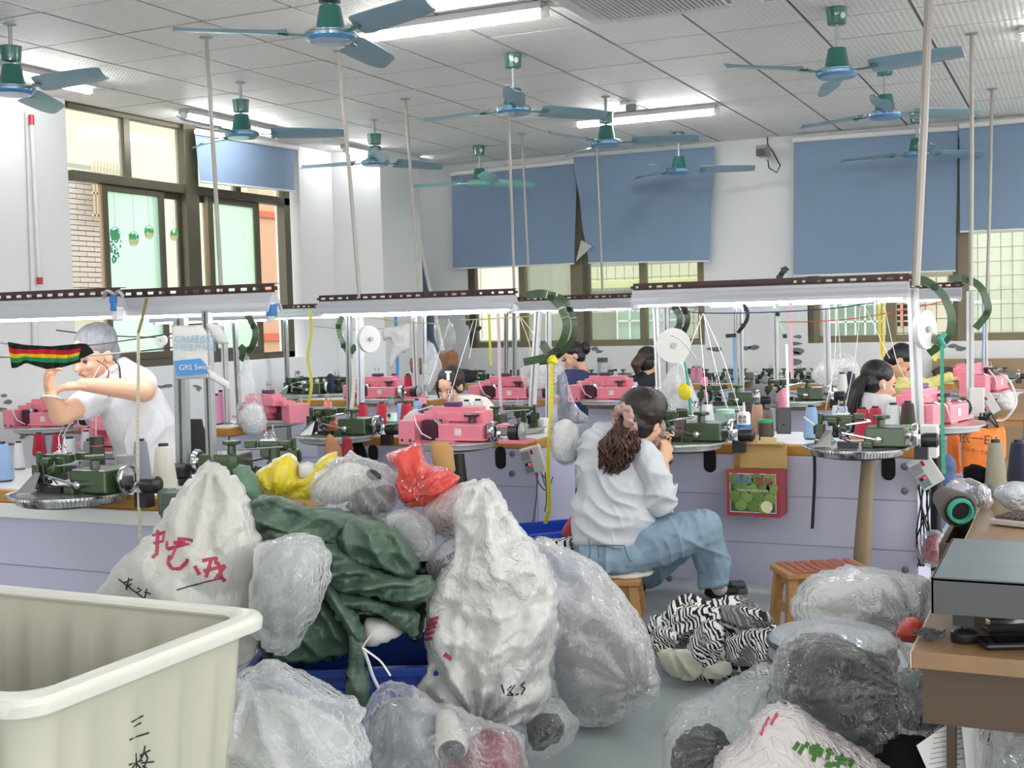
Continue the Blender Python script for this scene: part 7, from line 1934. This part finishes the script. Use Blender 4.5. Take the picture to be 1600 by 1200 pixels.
# low open cabinet beside the desk
xl = at(1467, 830, Y=4.1).x; BW = DX - .004 - xl; cx, cy = xl + BW / 2, 4.35
t = thing('open_box', 'dark wooden open-topped box full of yarn beside the desk', 'box', (cx, cy, 0))
for d, c in (((BW, .018, .69), (0, -.25, .345)), ((BW, .018, .69), (0, .25, .345)), ((.018, .48, .69), (-BW / 2 + .009, 0, .345)), ((.018, .48, .69), (BW / 2 - .009, 0, .345)), ((BW - .04, .46, .02), (0, 0, .5))):
    link('board', MB().box(c, d), m_desk2, t, smooth=False, bev=.002)
def lay(label, col, px, py, dep, h, r, rot):
    c = cone(label, 0, 0, col, h, r, Y=3); c.location = dp(px, py, dep); c.rotation_euler = rot; return c
lay('dark grey cone with a teal core lying in the open wooden box', '#5b5148', 1500, 798, 4.05, .16, .06, (R(-82), 0, YAW))
link('core_ring', MB().tube([(.62 * cos(a), .62 * sin(a), -.01) for a in [2 * pi * k / 20 for k in range(20)]], .12, 6, closed=True), mat('teal_core', '#3f9c86', rough=.4), CP['#5b5148'])
bag('clear_bag', 'clear bag with grey cones in the open wooden box', 'plastic bag', [(1470, 780), (1480, 757), (1505, 748), (1530, 752), (1545, 768), (1540, 795), (1510, 806), (1482, 800)], 4.25, .09, m_film, amp=.03, freq=9, seed=130)
bag('grey_cone_bundle', 'grey yarn cone inside the clear bag in the open box', 'yarn', [(1498, 775), (1520, 762), (1545, 756), (1552, 775), (1535, 792), (1508, 790)], 4.3, .06, m_gry, amp=.01, seed=131)
bag('black_cloth_bundle', 'round black bundle behind the open wooden box', 'cloth', [(1506, 745), (1510, 730), (1524, 725), (1538, 732), (1540, 755), (1520, 760)], 4.6, .06, m_blk, amp=.01, seed=132)
# cones standing on the desk
cone('tan-grey yarn cone standing on the far corner of the desk', 1556, 771, '#a5a28c', .19, .04, z=.75)
cone('navy yarn cone standing beside the tan-grey one on the desk', 1592, 757, '#20233f', .165, .045, z=.75, Y=None)
cone('grey-green yarn cone at the right edge behind the navy one', 1612, 745, '#7f8a84', .25, .045, z=.75)
# foil bag, keyboard
bag('foil_bag', 'shiny silvery plastic package on the desk beside the cones', 'plastic bag', [(1553, 772), (1566, 757), (1600, 752), (1640, 756), (1640, 790), (1600, 798), (1572, 795)], 4.05, .06, plastic_mat('foil', '#cfd4da', .8, .12, edge=.3), amp=.03, freq=8, seed=134)
t = thing('keyboard', 'grey keyboard with dark keys at the right edge of the desk', 'keyboard', tuple(at(1625, 822, Z=.752)), -.4)
link('base', MB().box((0, 0, .01), (.26, .14, .018)), mat('kb_grey', '#a9a69f', rough=.5), t, smooth=False, bev=.004)
kk = MB()
for i in range(11):
    for j in range(4): kk.box((-.11 + i * .022, -.045 + j * .026, .024), (.018, .02, .01), top=.85)
link('keys', kk, mat('key_dark', '#4a3a38', rough=.5), t, smooth=False)['kind'] = 'stuff'
# platform scale
zt = at(1455, 902, Y=2.62).z; A = at(1455, 902, Z=zt); B_ = at(1493, 841, Z=zt)
wd, dl = .52, B_.y - A.y
t = thing('platform_scale', 'steel platform scale with a black adjustable foot on the desk', 'scale', (A.x + wd / 2, A.y + dl / 2, zt))
link('plate', MB().box((0, 0, -.004), (wd, dl, .008)), mat('brushed_steel', '#8e9a9f', rough=.3, metal=.7, var=.15, vs=3, stretch=(1, 6, 1)), t, smooth=False, bev=.002)
hb_ = at(1455, 958, Y=A.y).z - zt
link('plate_skirt', MB().box((0, -dl / 2 + .002, hb_ / 2), (wd, .004, -hb_)).box((-wd / 2 + .002, 0, hb_ / 2), (.004, dl, -hb_)), mat('skirt_grey', '#4c4d4f', rough=.5), t, smooth=False)
link('under_frame', MB().box((0, 0, hb_ / 2 - .004), (wd - .05, dl - .05, -hb_ - .012)), m_dkm, t, smooth=False)
for q in (-1, 1):
    for s in (-1, 1):
        fxx, fyy = q * (wd / 2 - .06), s * (dl / 2 - .05); zf = .75 - zt
        f = link('foot', MB().lathe([(.026, zf), (.028, zf + .004), (.028, zf + .02), (.024, zf + .024), (.007, zf + .028), (.007, zf + .04)], c=(fxx, fyy, 0), n=24), m_black, t)
        link('foot_block', MB().box((fxx, fyy, (zf + .04 + hb_) / 2), (.042, .042, hb_ - zf - .035)), m_black, f, smooth=False)
# stapler, phone, fluff
p = at(1592, 985, Z=.752)
t = thing('stapler', 'black and silver stapler lying on the desk under the scale', 'stapler', tuple(p), YAW + .1)
link('base', MB().box((0, 0, .006), (.15, .035, .012)), m_black, t, smooth=False, bev=.003)
link('magazine', MB().box((0, 0, .022), (.14, .02, .012)), m_chrome, t, smooth=False, bev=.002)
link('handle', MB().box((.005, 0, .04), (.14, .03, .02), top=.85), m_black, t, smooth=False, bev=.005)
t = thing('phone', 'black phone lying flat on the desk in front of the stapler', 'phone', tuple(at(1592, 1008, Z=.752)), YAW)
link('case', MB().box((0, 0, .006), (.16, .07, .011)), m_black, t, smooth=False, bev=.005); link('screen', MB().box((0, 0, .0122), (.15, .062, .001)), mat('phone_glass', '#101114', rough=.06), t, smooth=False)
fl_ = MB(); rr = random.Random(4); p = at(1450, 990, Z=.76)
for k in range(40):
    q = [p + V((rr.gauss(0, .014), rr.gauss(0, .014), rr.uniform(-.006, .008))) for i in range(4)]
    fl_.tube(smooth(q, 3), .0012, 4)
tag(link('lint_tuft', fl_, m_gry), 'small tuft of grey lint on the desk edge beside the scale foot', 'lint')['kind'] = 'stuff'
one('white_strap', MB().tube(smooth([dp(1583, 1018, 2.6), dp(1592, 1045, 2.6), dp(1606, 1080, 2.6)], 5), .012, 8, flat=.4), m_white, 'white plastic strap end rising from the bottom right corner bag', 'strap')
# pomelo box hanging on the bench
YPB = 6.0
bl, brt, tr_ = at(1136, 805, Y=YPB), at(1219, 812, Y=YPB), at(1218, 742, Y=YPB)
wbx, hbx = brt.x - bl.x, .235
t = thing('fruit_box', 'cardboard fruit box printed with green pomelos hanging on the right bench', 'box', (bl.x + wbx / 2, YPB, bl.z)); o0 = V(t.location)
m_card = mat('cardboard_tan', '#c9a96a', rough=.65, var=.08); m_rb = mat('box_red', '#a03640', rough=.5, var=.05)
link('front_panel', MB().box((0, 0, hbx / 2), (wbx, .006, hbx)), m_rb, t, smooth=False); link('side_panel', MB().box((wbx / 2, .08, hbx / 2), (.006, .16, hbx)), m_rb, t, smooth=False)
link('side_panel', MB().box((-wbx / 2, .08, hbx / 2), (.006, .16, hbx)), m_card, t, smooth=False); link('back_panel', MB().box((0, .16, hbx / 2 + .05), (wbx, .006, hbx + .1)), m_card, t, smooth=False); link('bottom', MB().box((0, .08, .003), (wbx, .16, .006)), m_card, t, smooth=False)
link('lid_flap', MB().box((.03, .10, hbx + .06), (wbx - .03, .01, .13)).box((.03, .08, hbx + .125), (wbx * .8, .05, .01)), m_card, t, smooth=False, bev=.003)
link('torn_edge', MB().box((-.04, .095, hbx + .145), (.1, .008, .04), rz=.05).box((.06, .095, hbx + .14), (.08, .008, .03)), mat('card_pale', '#dcc896', rough=.6), t, smooth=False)
link('print_border', MB().box((0, -.0036, hbx / 2), (wbx * .87, .001, hbx * .84)), mat('print_blue', '#c4cfe2', rough=.4), t, smooth=False)
link('print_ground', MB().box((0, -.0042, hbx / 2), (wbx * .84, .001, hbx * .8)), mat('print_dark', '#4c5a3c', rough=.45, var=.6, vs=30), t, smooth=False)
rr = random.Random(8); gm_ = [mat('pomelo_a', '#7d9b4c', rough=.45, var=.2, vs=20), mat('pomelo_b', '#64833c', rough=.45, var=.2, vs=20)]
for k, (x, z) in enumerate([(-.28, .24), (0, .22), (.24, .2), (-.42, .42), (-.14, .42), (.13, .42), (.4, .38), (-.3, .62), (-.03, .6), (.27, .6), (.45, .62), (-.42, .8), (-.12, .78), (.1, .8), (.38, .8)]):
    link('printed_fruit', MB().lathe([(.0, 0), (.03, .0006), (.028, .001)], n=16, M=Matrix.Translation((x * wbx * .8, -.0048, z * hbx)) @ Matrix.Rotation(R(90), 4, 'X')), gm_[k % 2], t)
link('printed_slice', MB().lathe([(0, 0), (.03, .0006), (.03, .001)], n=16, M=Matrix.Translation((.26 * wbx, -.006, .22 * hbx)) @ Matrix.Rotation(R(90), 4, 'X')), mat('slice', '#e4e3b8', rough=.5), t)
text('泰國', .045, mat('print_navy', '#5a78b8'), face((0, -1, 0), loc=o0 + V((-.2 * wbx, -.008, .76 * hbx))), t, name='printed_title'); text('蜜柚', .045, m_ink, face((0, -1, 0), loc=o0 + V((.22 * wbx, -.008, .76 * hbx))), t, name='printed_title')
text('TAIWAN WENDAN', .018, m_white, face((0, -1, 0), loc=o0 + V((0, -.009, .56 * hbx))), t, name='printed_title')
# striped knit hanging on the cord
t = thing('striped_knit', 'black, red, yellow and green striped knit strip pegged on the cord at left', 'knitwear', tuple(dp(78, 555, 5.0))); o0 = V(t.location)
top = [(12, 534), (40, 539), (80, 541), (122, 537), (127, 536)]; bot = [(20, 575), (36, 567), (52, 572), (70, 577), (100, 573), (125, 566)]
def band(name, f0, f1, m, x1=1., x0=0.):
    n_ = 26; vs = []; fs = []
    for s in (0, 1):
        for i in range(n_ + 1):
            q = x0 + (x1 - x0) * i / n_; x = 12 + 8 * 0 + q * 114
            yt = np.interp(x, [p[0] for p in top], [p[1] for p in top]); yb = np.interp(x, [p[0] for p in bot], [p[1] for p in bot])
            for j in range(4):
                f = f0 + (f1 - f0) * j / 3; f2 = f + .06 * sin(q * 9) * (0 < f < 1)
                vs.append(dp(x + f * 6 * (1 - q), yt + (yb - yt) * f2, 5.0 - .012 * sin(q * 40 + f * 3) - s * .004) - o0)
    N = (n_ + 1) * 4
    for i in range(n_):
        for j in range(3):
            a = i * 4 + j; fs.append((a, a + 4, a + 5, a + 1)); fs.append((N + a, N + a + 1, N + a + 5, N + a + 4))
    for i in range(n_):
        for j in (0, 3): a = i * 4 + j; fs.append((a, a + 4, a + 4 + N, a + N))
    link(name, MB().add(vs, fs), m, t)
kb = mat('knit_black', '#141414', rough=.9, bump=.4, bs=200); kr = mat('knit_red', '#c3202c', rough=.9, bump=.4, bs=200); ky = mat('knit_yellow', '#e9c21c', rough=.9, bump=.4, bs=200); kg = mat('knit_green', '#1f9159', rough=.9, bump=.4, bs=200)
band('black_stripe', 0, .2, kb); band('red_stripe', .2, .42, kr); band('yellow_stripe', .42, .58, ky); band('green_stripe', .58, .78, kg); band('black_stripe', .78, 1., kb)
link('black_end', MB().prism([(0, 0), (.03, -.003), (.055, -.03), (.06, -.04), (.03, -.055), (0, -.065)], face(CB, CU, loc=dp(124, 536, 5.0) - o0), .006), kb, t)
# recycled-zone bag
t = thing('zone_bag', 'white plastic bag with blue band and zone lettering on the galvanised post', 'plastic bag', tuple(dp(297, 550, 4.65))); o0 = V(t.location)
s1 = blob('bag_panel', [(268, 509), (290, 508), (316, 507), (324, 520), (325, 550), (326, 590), (300, 592), (274, 594), (271, 560)], 4.65, .02, mat('bag_white', '#dcddd8', rough=.45, var=.04, bump=.25, bs=12), t, res=.008, amp=.012, freq=9, seed=140, smoothp=False)
def P_(x, y, d=4.62): return dp(x, y, d) - o0
q = [P_(272, 564), P_(313, 560), P_(326, 574), P_(326, 584), P_(275, 588)]
link('blue_band', MB().add([tuple(p) for p in q] + [tuple(p + CB * .002) for p in q], [tuple(range(5)), tuple(range(5, 10))[::-1]] + [(i, (i + 1) % 5, 5 + (i + 1) % 5, 5 + i) for i in range(5)]), mat('band_blue', '#4a8fd0', rough=.5), t, smooth=False)
tf = mat('print_bluegrey', '#7fa9c9', rough=.5)
text('GRS缝盘区', .034, tf, face(CB, CU, loc=dp(306, 531, 4.61)), t); text('平行生产预留', .028, tf, face(CB, CU, loc=dp(304, 544, 4.61)), t); text('GRS Swing', .028, m_white, face(CB, CU + CR * -.03, loc=dp(305, 574, 4.61)), t)
blob('fallen_corner', [(322, 506), (340, 506), (350, 518), (358, 538), (345, 538), (332, 530)], 4.7, .015, MATS['bag_white'], t, res=.008, amp=.01, seed=141, smoothp=False)
blob('torn_strip', [(322, 575), (336, 582), (359, 598), (360, 611), (342, 600), (328, 592)], 4.6, .01, MATS['bag_white'], t, res=.008, amp=.01, seed=142, smoothp=False)
# hanging bags of scraps
def hang(label, out, dep, film, inner=None, ic=None, fold=None, seed=150, th=.06):
    b = bag('hanging_bag', label, 'plastic bag', out, dep, th, film, res=.012, amp=.03, freq=7, seed=seed, folds=[fold] if fold else None)
    if inner: bag('scrap_bundle', ic[1], 'scraps', inner, dep + .02, th * .8, ic[0], res=.014, amp=.03, freq=14, seed=seed + 1)
m_scrap = mat('scrap_white', '#e9e9e8', rough=.9, var=.15, vs=40, bump=1., bs=60)
hang('clear bag of white scraps hanging on the small arc at left', [(385, 550), (390, 562), (398, 585), (408, 620), (417, 665), (410, 678), (395, 682), (378, 670), (371, 650), (375, 615), (370, 592), (378, 580), (382, 562)], 7.3, m_film,
     [(372, 650), (384, 634), (400, 630), (412, 645), (415, 668), (402, 680), (382, 674)], (m_scrap, 'white yarn scraps in the hanging bag at left'), (386, 552, 12, .04, .4), 150, .09)
hang('big clear bag of white scraps hanging from the front green arc', [(868, 562), (876, 560), (884, 585), (893, 615), (905, 640), (918, 650), (921, 660), (905, 668), (906, 700), (900, 722), (880, 728), (864, 715), (858, 690), (862, 640), (866, 600)], 6.1, m_film,
     [(862, 668), (880, 655), (900, 664), (905, 695), (898, 718), (878, 724), (862, 708)], (m_scrap, 'white yarn scraps in the big hanging bag beside the seated woman'), (872, 560, 12, .05, .5), 152, .1)
hang('white bag with a yellow smiling fruit print hanging below the round disc', [(1034, 600), (1046, 580), (1060, 562), (1070, 572), (1080, 600), (1092, 630), (1088, 655), (1074, 668), (1056, 662), (1044, 640), (1030, 625)], 6.55, plastic_mat('white_film2', '#e9ecea', .7, .25, edge=.3), None, None, (1060, 562, 10, .04, .4), 154)
lm = MB().ell(dp(1070, 612, 6.4), (.035, .01, .045), M=Matrix.Rotation(-.3, 3, 'Y')); t = one('yellow_print', lm, mat('print_yellow', '#f2dc2e', rough=.4), 'round yellow print on the white bag under the disc', 'print')
text('MY', .05, m_inkb, face(CB, CU + CR * .4, loc=dp(1086, 632, 6.42)), t)
bag('teal_ribbon', 'teal ribbon hanging down over the printed white bag', 'ribbon', [(1068, 566), (1072, 568), (1078, 600), (1081, 640), (1080, 655), (1077, 640), (1073, 600)], 6.4, .004, mat('teal_cloth', '#4fae9c', rough=.7), res=.008, amp=.002)
bag('scrap_cloth', 'white torn cloth hanging over the string behind the blue tape', 'cloth', [(596, 518), (606, 511), (618, 510), (638, 505), (641, 520), (640, 545), (628, 552), (620, 558), (612, 576), (608, 562), (613, 535), (606, 528), (600, 534)], 8.4, .04, m_wht, amp=.04, freq=8, seed=156)
bag('scrap_bag', 'white knotted scrap bag hanging left of the kneeling girl', 'plastic bag', [(668, 532), (676, 536), (684, 552), (690, 572), (684, 592), (670, 615), (662, 598), (662, 570), (666, 550)], 8.3, .07, plastic_mat('white_film3', '#e6e8ea', .6, .25), amp=.04, freq=8, seed=157, folds=[(671, 534, 10, .04, .4)])
bag('clear_bag', 'crumpled silvery clear bag on the last bench under the right rail', 'plastic bag', [(1266, 585), (1275, 570), (1292, 562), (1310, 556), (1325, 553), (1338, 566), (1343, 582), (1335, 598), (1300, 602), (1275, 600)], 9.6, .12, m_film2, amp=.05, freq=8, seed=158)
bag('clear_bag', 'pale clear bag standing behind the leaning silver posts', 'plastic bag', [(812, 580), (826, 560), (842, 562), (856, 580), (858, 600), (850, 612), (820, 606)], 9.6, .1, m_film2, amp=.05, freq=8, seed=159)
bag('clear_bag', 'large clear bag hanging behind the maroon tape', 'plastic bag', [(680, 500), (700, 498), (712, 520), (708, 545), (690, 552), (680, 530)], 9.0, .06, m_film, amp=.04, freq=8, seed=160)
for i, (o_, lb, c, dd) in enumerate([([(1212, 618), (1224, 606), (1230, 612), (1228, 655), (1216, 658)], 'pink cloth hanging from the green second-row machine', '#f09ab2', 8.6),
    ([(1094, 592), (1106, 592), (1104, 640), (1096, 655), (1092, 640)], 'pink cloth hanging behind the printed white bag', '#ee9ab5', 10.0),
    ([(1438, 712), (1446, 702), (1462, 715), (1466, 780), (1462, 840), (1468, 868), (1438, 880), (1433, 800)], 'pink cloth draped to the floor at the end of the right bench', '#f08fae', 6.9),
    ([(1100, 604), (1110, 600), (1112, 624), (1102, 626)], 'black cloth bundle tied to the far bench leg', '#17181a', 10.6),
    ([(640, 560), (672, 558), (690, 566), (688, 582), (645, 584)], 'brown cloth heap on the last bench behind the blue tape', '#7d5c49', 11.2),
    ([(688, 580), (712, 576), (738, 580), (742, 596), (690, 600)], 'black cloth heap on the last bench left of the maroon tape', '#1d1f26', 11.2),
    ([(686, 552), (704, 545), (716, 556), (712, 578), (690, 578)], 'brown cardboard piece on the last bench under the second window', '#94694a', 11.6),
    ([(1483, 574), (1496, 568), (1512, 569), (1512, 586), (1485, 588)], 'tan cloth bundle at the end of the last bench', '#b98a66', 11.2),
    ([(1455, 580), (1472, 572), (1498, 578), (1502, 594), (1470, 598)], 'dark brown cloth bundle beside the tan one', '#4a3a33', 11.0)]):
    bag('hanging_cloth', lb, 'cloth', o_, dd, .05, mat('hc%d' % i, c, rough=.85, var=.15, bump=.3, bs=20), amp=.03, freq=8, seed=170 + i, pleat=(.1, 16, .02))
bag('white_fringe', 'bunch of white yarn tails hanging left of the middle pink machine', 'yarn', [(632, 650), (650, 638), (656, 655), (655, 685), (645, 698), (632, 690), (624, 672)], 6.75, .04, m_wht, amp=.03, freq=20, seed=180, pleat=(.1, 40, .012))
bag('white_pompom', 'white yarn ball hanging before the brown board', 'yarn', [(1562, 618), (1572, 610), (1584, 616), (1588, 630), (1578, 640), (1564, 636), (1558, 628)], 8.6, .06, m_scrap, amp=.05, freq=16, seed=181)
b = bag('red_yarn_bag', 'clear bag of dark red yarn under the dangling cables', 'plastic bag', [(1434, 860), (1440, 838), (1458, 828), (1472, 836), (1474, 872), (1460, 886), (1440, 882)], 5.9, .09, m_film, amp=.03, freq=8, seed=182)
bag('red_yarn_bundle', 'dark red yarn bundle inside the floor bag by the cables', 'yarn', [(1440, 862), (1448, 842), (1464, 840), (1470, 862), (1462, 880), (1444, 878)], 5.93, .07, mat('dkred', '#7d1f35', rough=.9, bump=.5, bs=60), amp=.02, freq=10, seed=183)
# orange bags
ob_m = mat('orange_bag', '#f0802a', rough=.6, var=.05, bump=.3, bs=10)
o2 = bag('orange_bag', 'orange bag with black printed characters standing at the end of the second row', 'bag', [(1502, 663), (1518, 666), (1530, 668), (1545, 671), (1568, 667), (1569, 700), (1568, 740), (1535, 744), (1503, 742), (1502, 700)], 8.2, .08, ob_m, amp=.03, freq=6, seed=190, smoothp=False)
text('依一Ei1', .085, m_inkb, face(CB, CU + CR * .1, loc=dp(1529, 687, 8.08)), o2, name='printed_characters'); text('本品 唯一专用编织', .03, m_inkb, face(CB, CU + CR * .2, loc=dp(1530, 706, 8.08)), o2, name='printed_characters')
bag('orange_bag', 'plain orange bag half hidden behind the teal ribbon tape', 'bag', [(1480, 678), (1498, 676), (1500, 740), (1484, 740)], 8.4, .06, ob_m, amp=.03, freq=6, seed=191, smoothp=False)
# round disc and reels
def disc(label, px, py, dep, r, th=.02, sx=1.):
    c = dp(px, py, dep); M = face(CB + CR * (1 - sx) * 2, CU, loc=(0, 0, 0))
    t = thing('white_reel', label, 'reel', tuple(c))
    link('plate', MB().lathe([(r, -th / 2), (r * 1.01, 0), (r, th / 2)], n=36, M=M), m_white, t)
    link('hub', MB().lathe([(r * .16, -th), (r * .16, th)], n=16, M=M), m_galv, t)
disc('big round white disc hanging on the slanted silver posts', 1052, 540, 6.45, .092)
disc('narrow white reel on the inner side of the big right post', 1445, 515, 6.25, .1, .03, .55)
disc('narrow white reel on the pale post of the middle bench', 576, 530, 7.3, .08, .03, .5)
disc('small white disc on the cord right of the old worker', 252, 532, 5.3, .025)
one('white_tie', MB().tube(smooth([dp(1048, 524, 6.3), dp(1062, 530, 6.3), dp(1076, 545, 6.3), dp(1087, 560, 6.3)], 5), .012, 6, flat=.3), m_white, 'white cloth tie hanging from the dark arcs over the round disc', 'tie')
one('teal_knot', MB().tube(smooth([dp(1477, 520, 5.9), dp(1470, 532, 5.9), dp(1476, 541, 5.9), dp(1468, 528, 5.88)], 5), .012, 6), mat('teal_cloth', '#4fae9c', rough=.7), 'teal ribbon knot tied on the right green arc', 'knot')
one('yellow_knot', MB().tube(smooth([dp(858, 565, 6.05), dp(864, 558, 6.0), dp(868, 566, 6.0), dp(860, 562, 5.98)], 5), .012, 6), mat('yellow_cloth', '#ece231', rough=.7), 'yellow knot where the tape hangs on the big green arc', 'knot')
t = thing('foot_pedal', 'grey foot pedal on the floor in front of the right bench', 'pedal', tuple(at(1152, 925, Z=0)), YAW)
link('base', MB().box((0, 0, .015), (.09, .12, .03)), mat('pedal_grey', '#5c6063', rough=.5), t, smooth=False, bev=.006); link('treadle', MB().box((0, -.01, .045), (.075, .09, .02)), mat('pedal_grey'  , '#5c6063'), t, smooth=False, bev=.005)
one('grey_clip', MB().box(tuple(at(292, 540, Y=4.05)), (.03, .02, .03)), m_blue, 'blue and grey clip at the joint of the two left rails', 'clip', smooth=False) if 0 else None
t = thing('clip_joint', 'blue plastic clip with grey wire at the joint of the two left rails', 'clip', tuple(dp(177, 468, 5.0)))
link('clip_body', MB().box((0, 0, 0), (.03, .02, .03)).box((.004, -.005, -.03), (.025, .015, .035)), m_blue, t, smooth=False, bev=.004)
link('wire_wrap', MB().tube(smooth([(-.05, 0, .01), (-.02, -.01, .035), (.01, 0, .02), (.04, -.01, .032), (.055, 0, .01)], 4), .008, 6), m_galv, t)
# small box of tools on the left front bench
one('box_lid', MB().box(tuple(at(285, 778, Z=.80)), (.12, .1, .05)), mat('greenbox', '#4c5a50', rough=.5), 'small dark green box at the end of the left front bench', 'box', smooth=False, bev=.004)
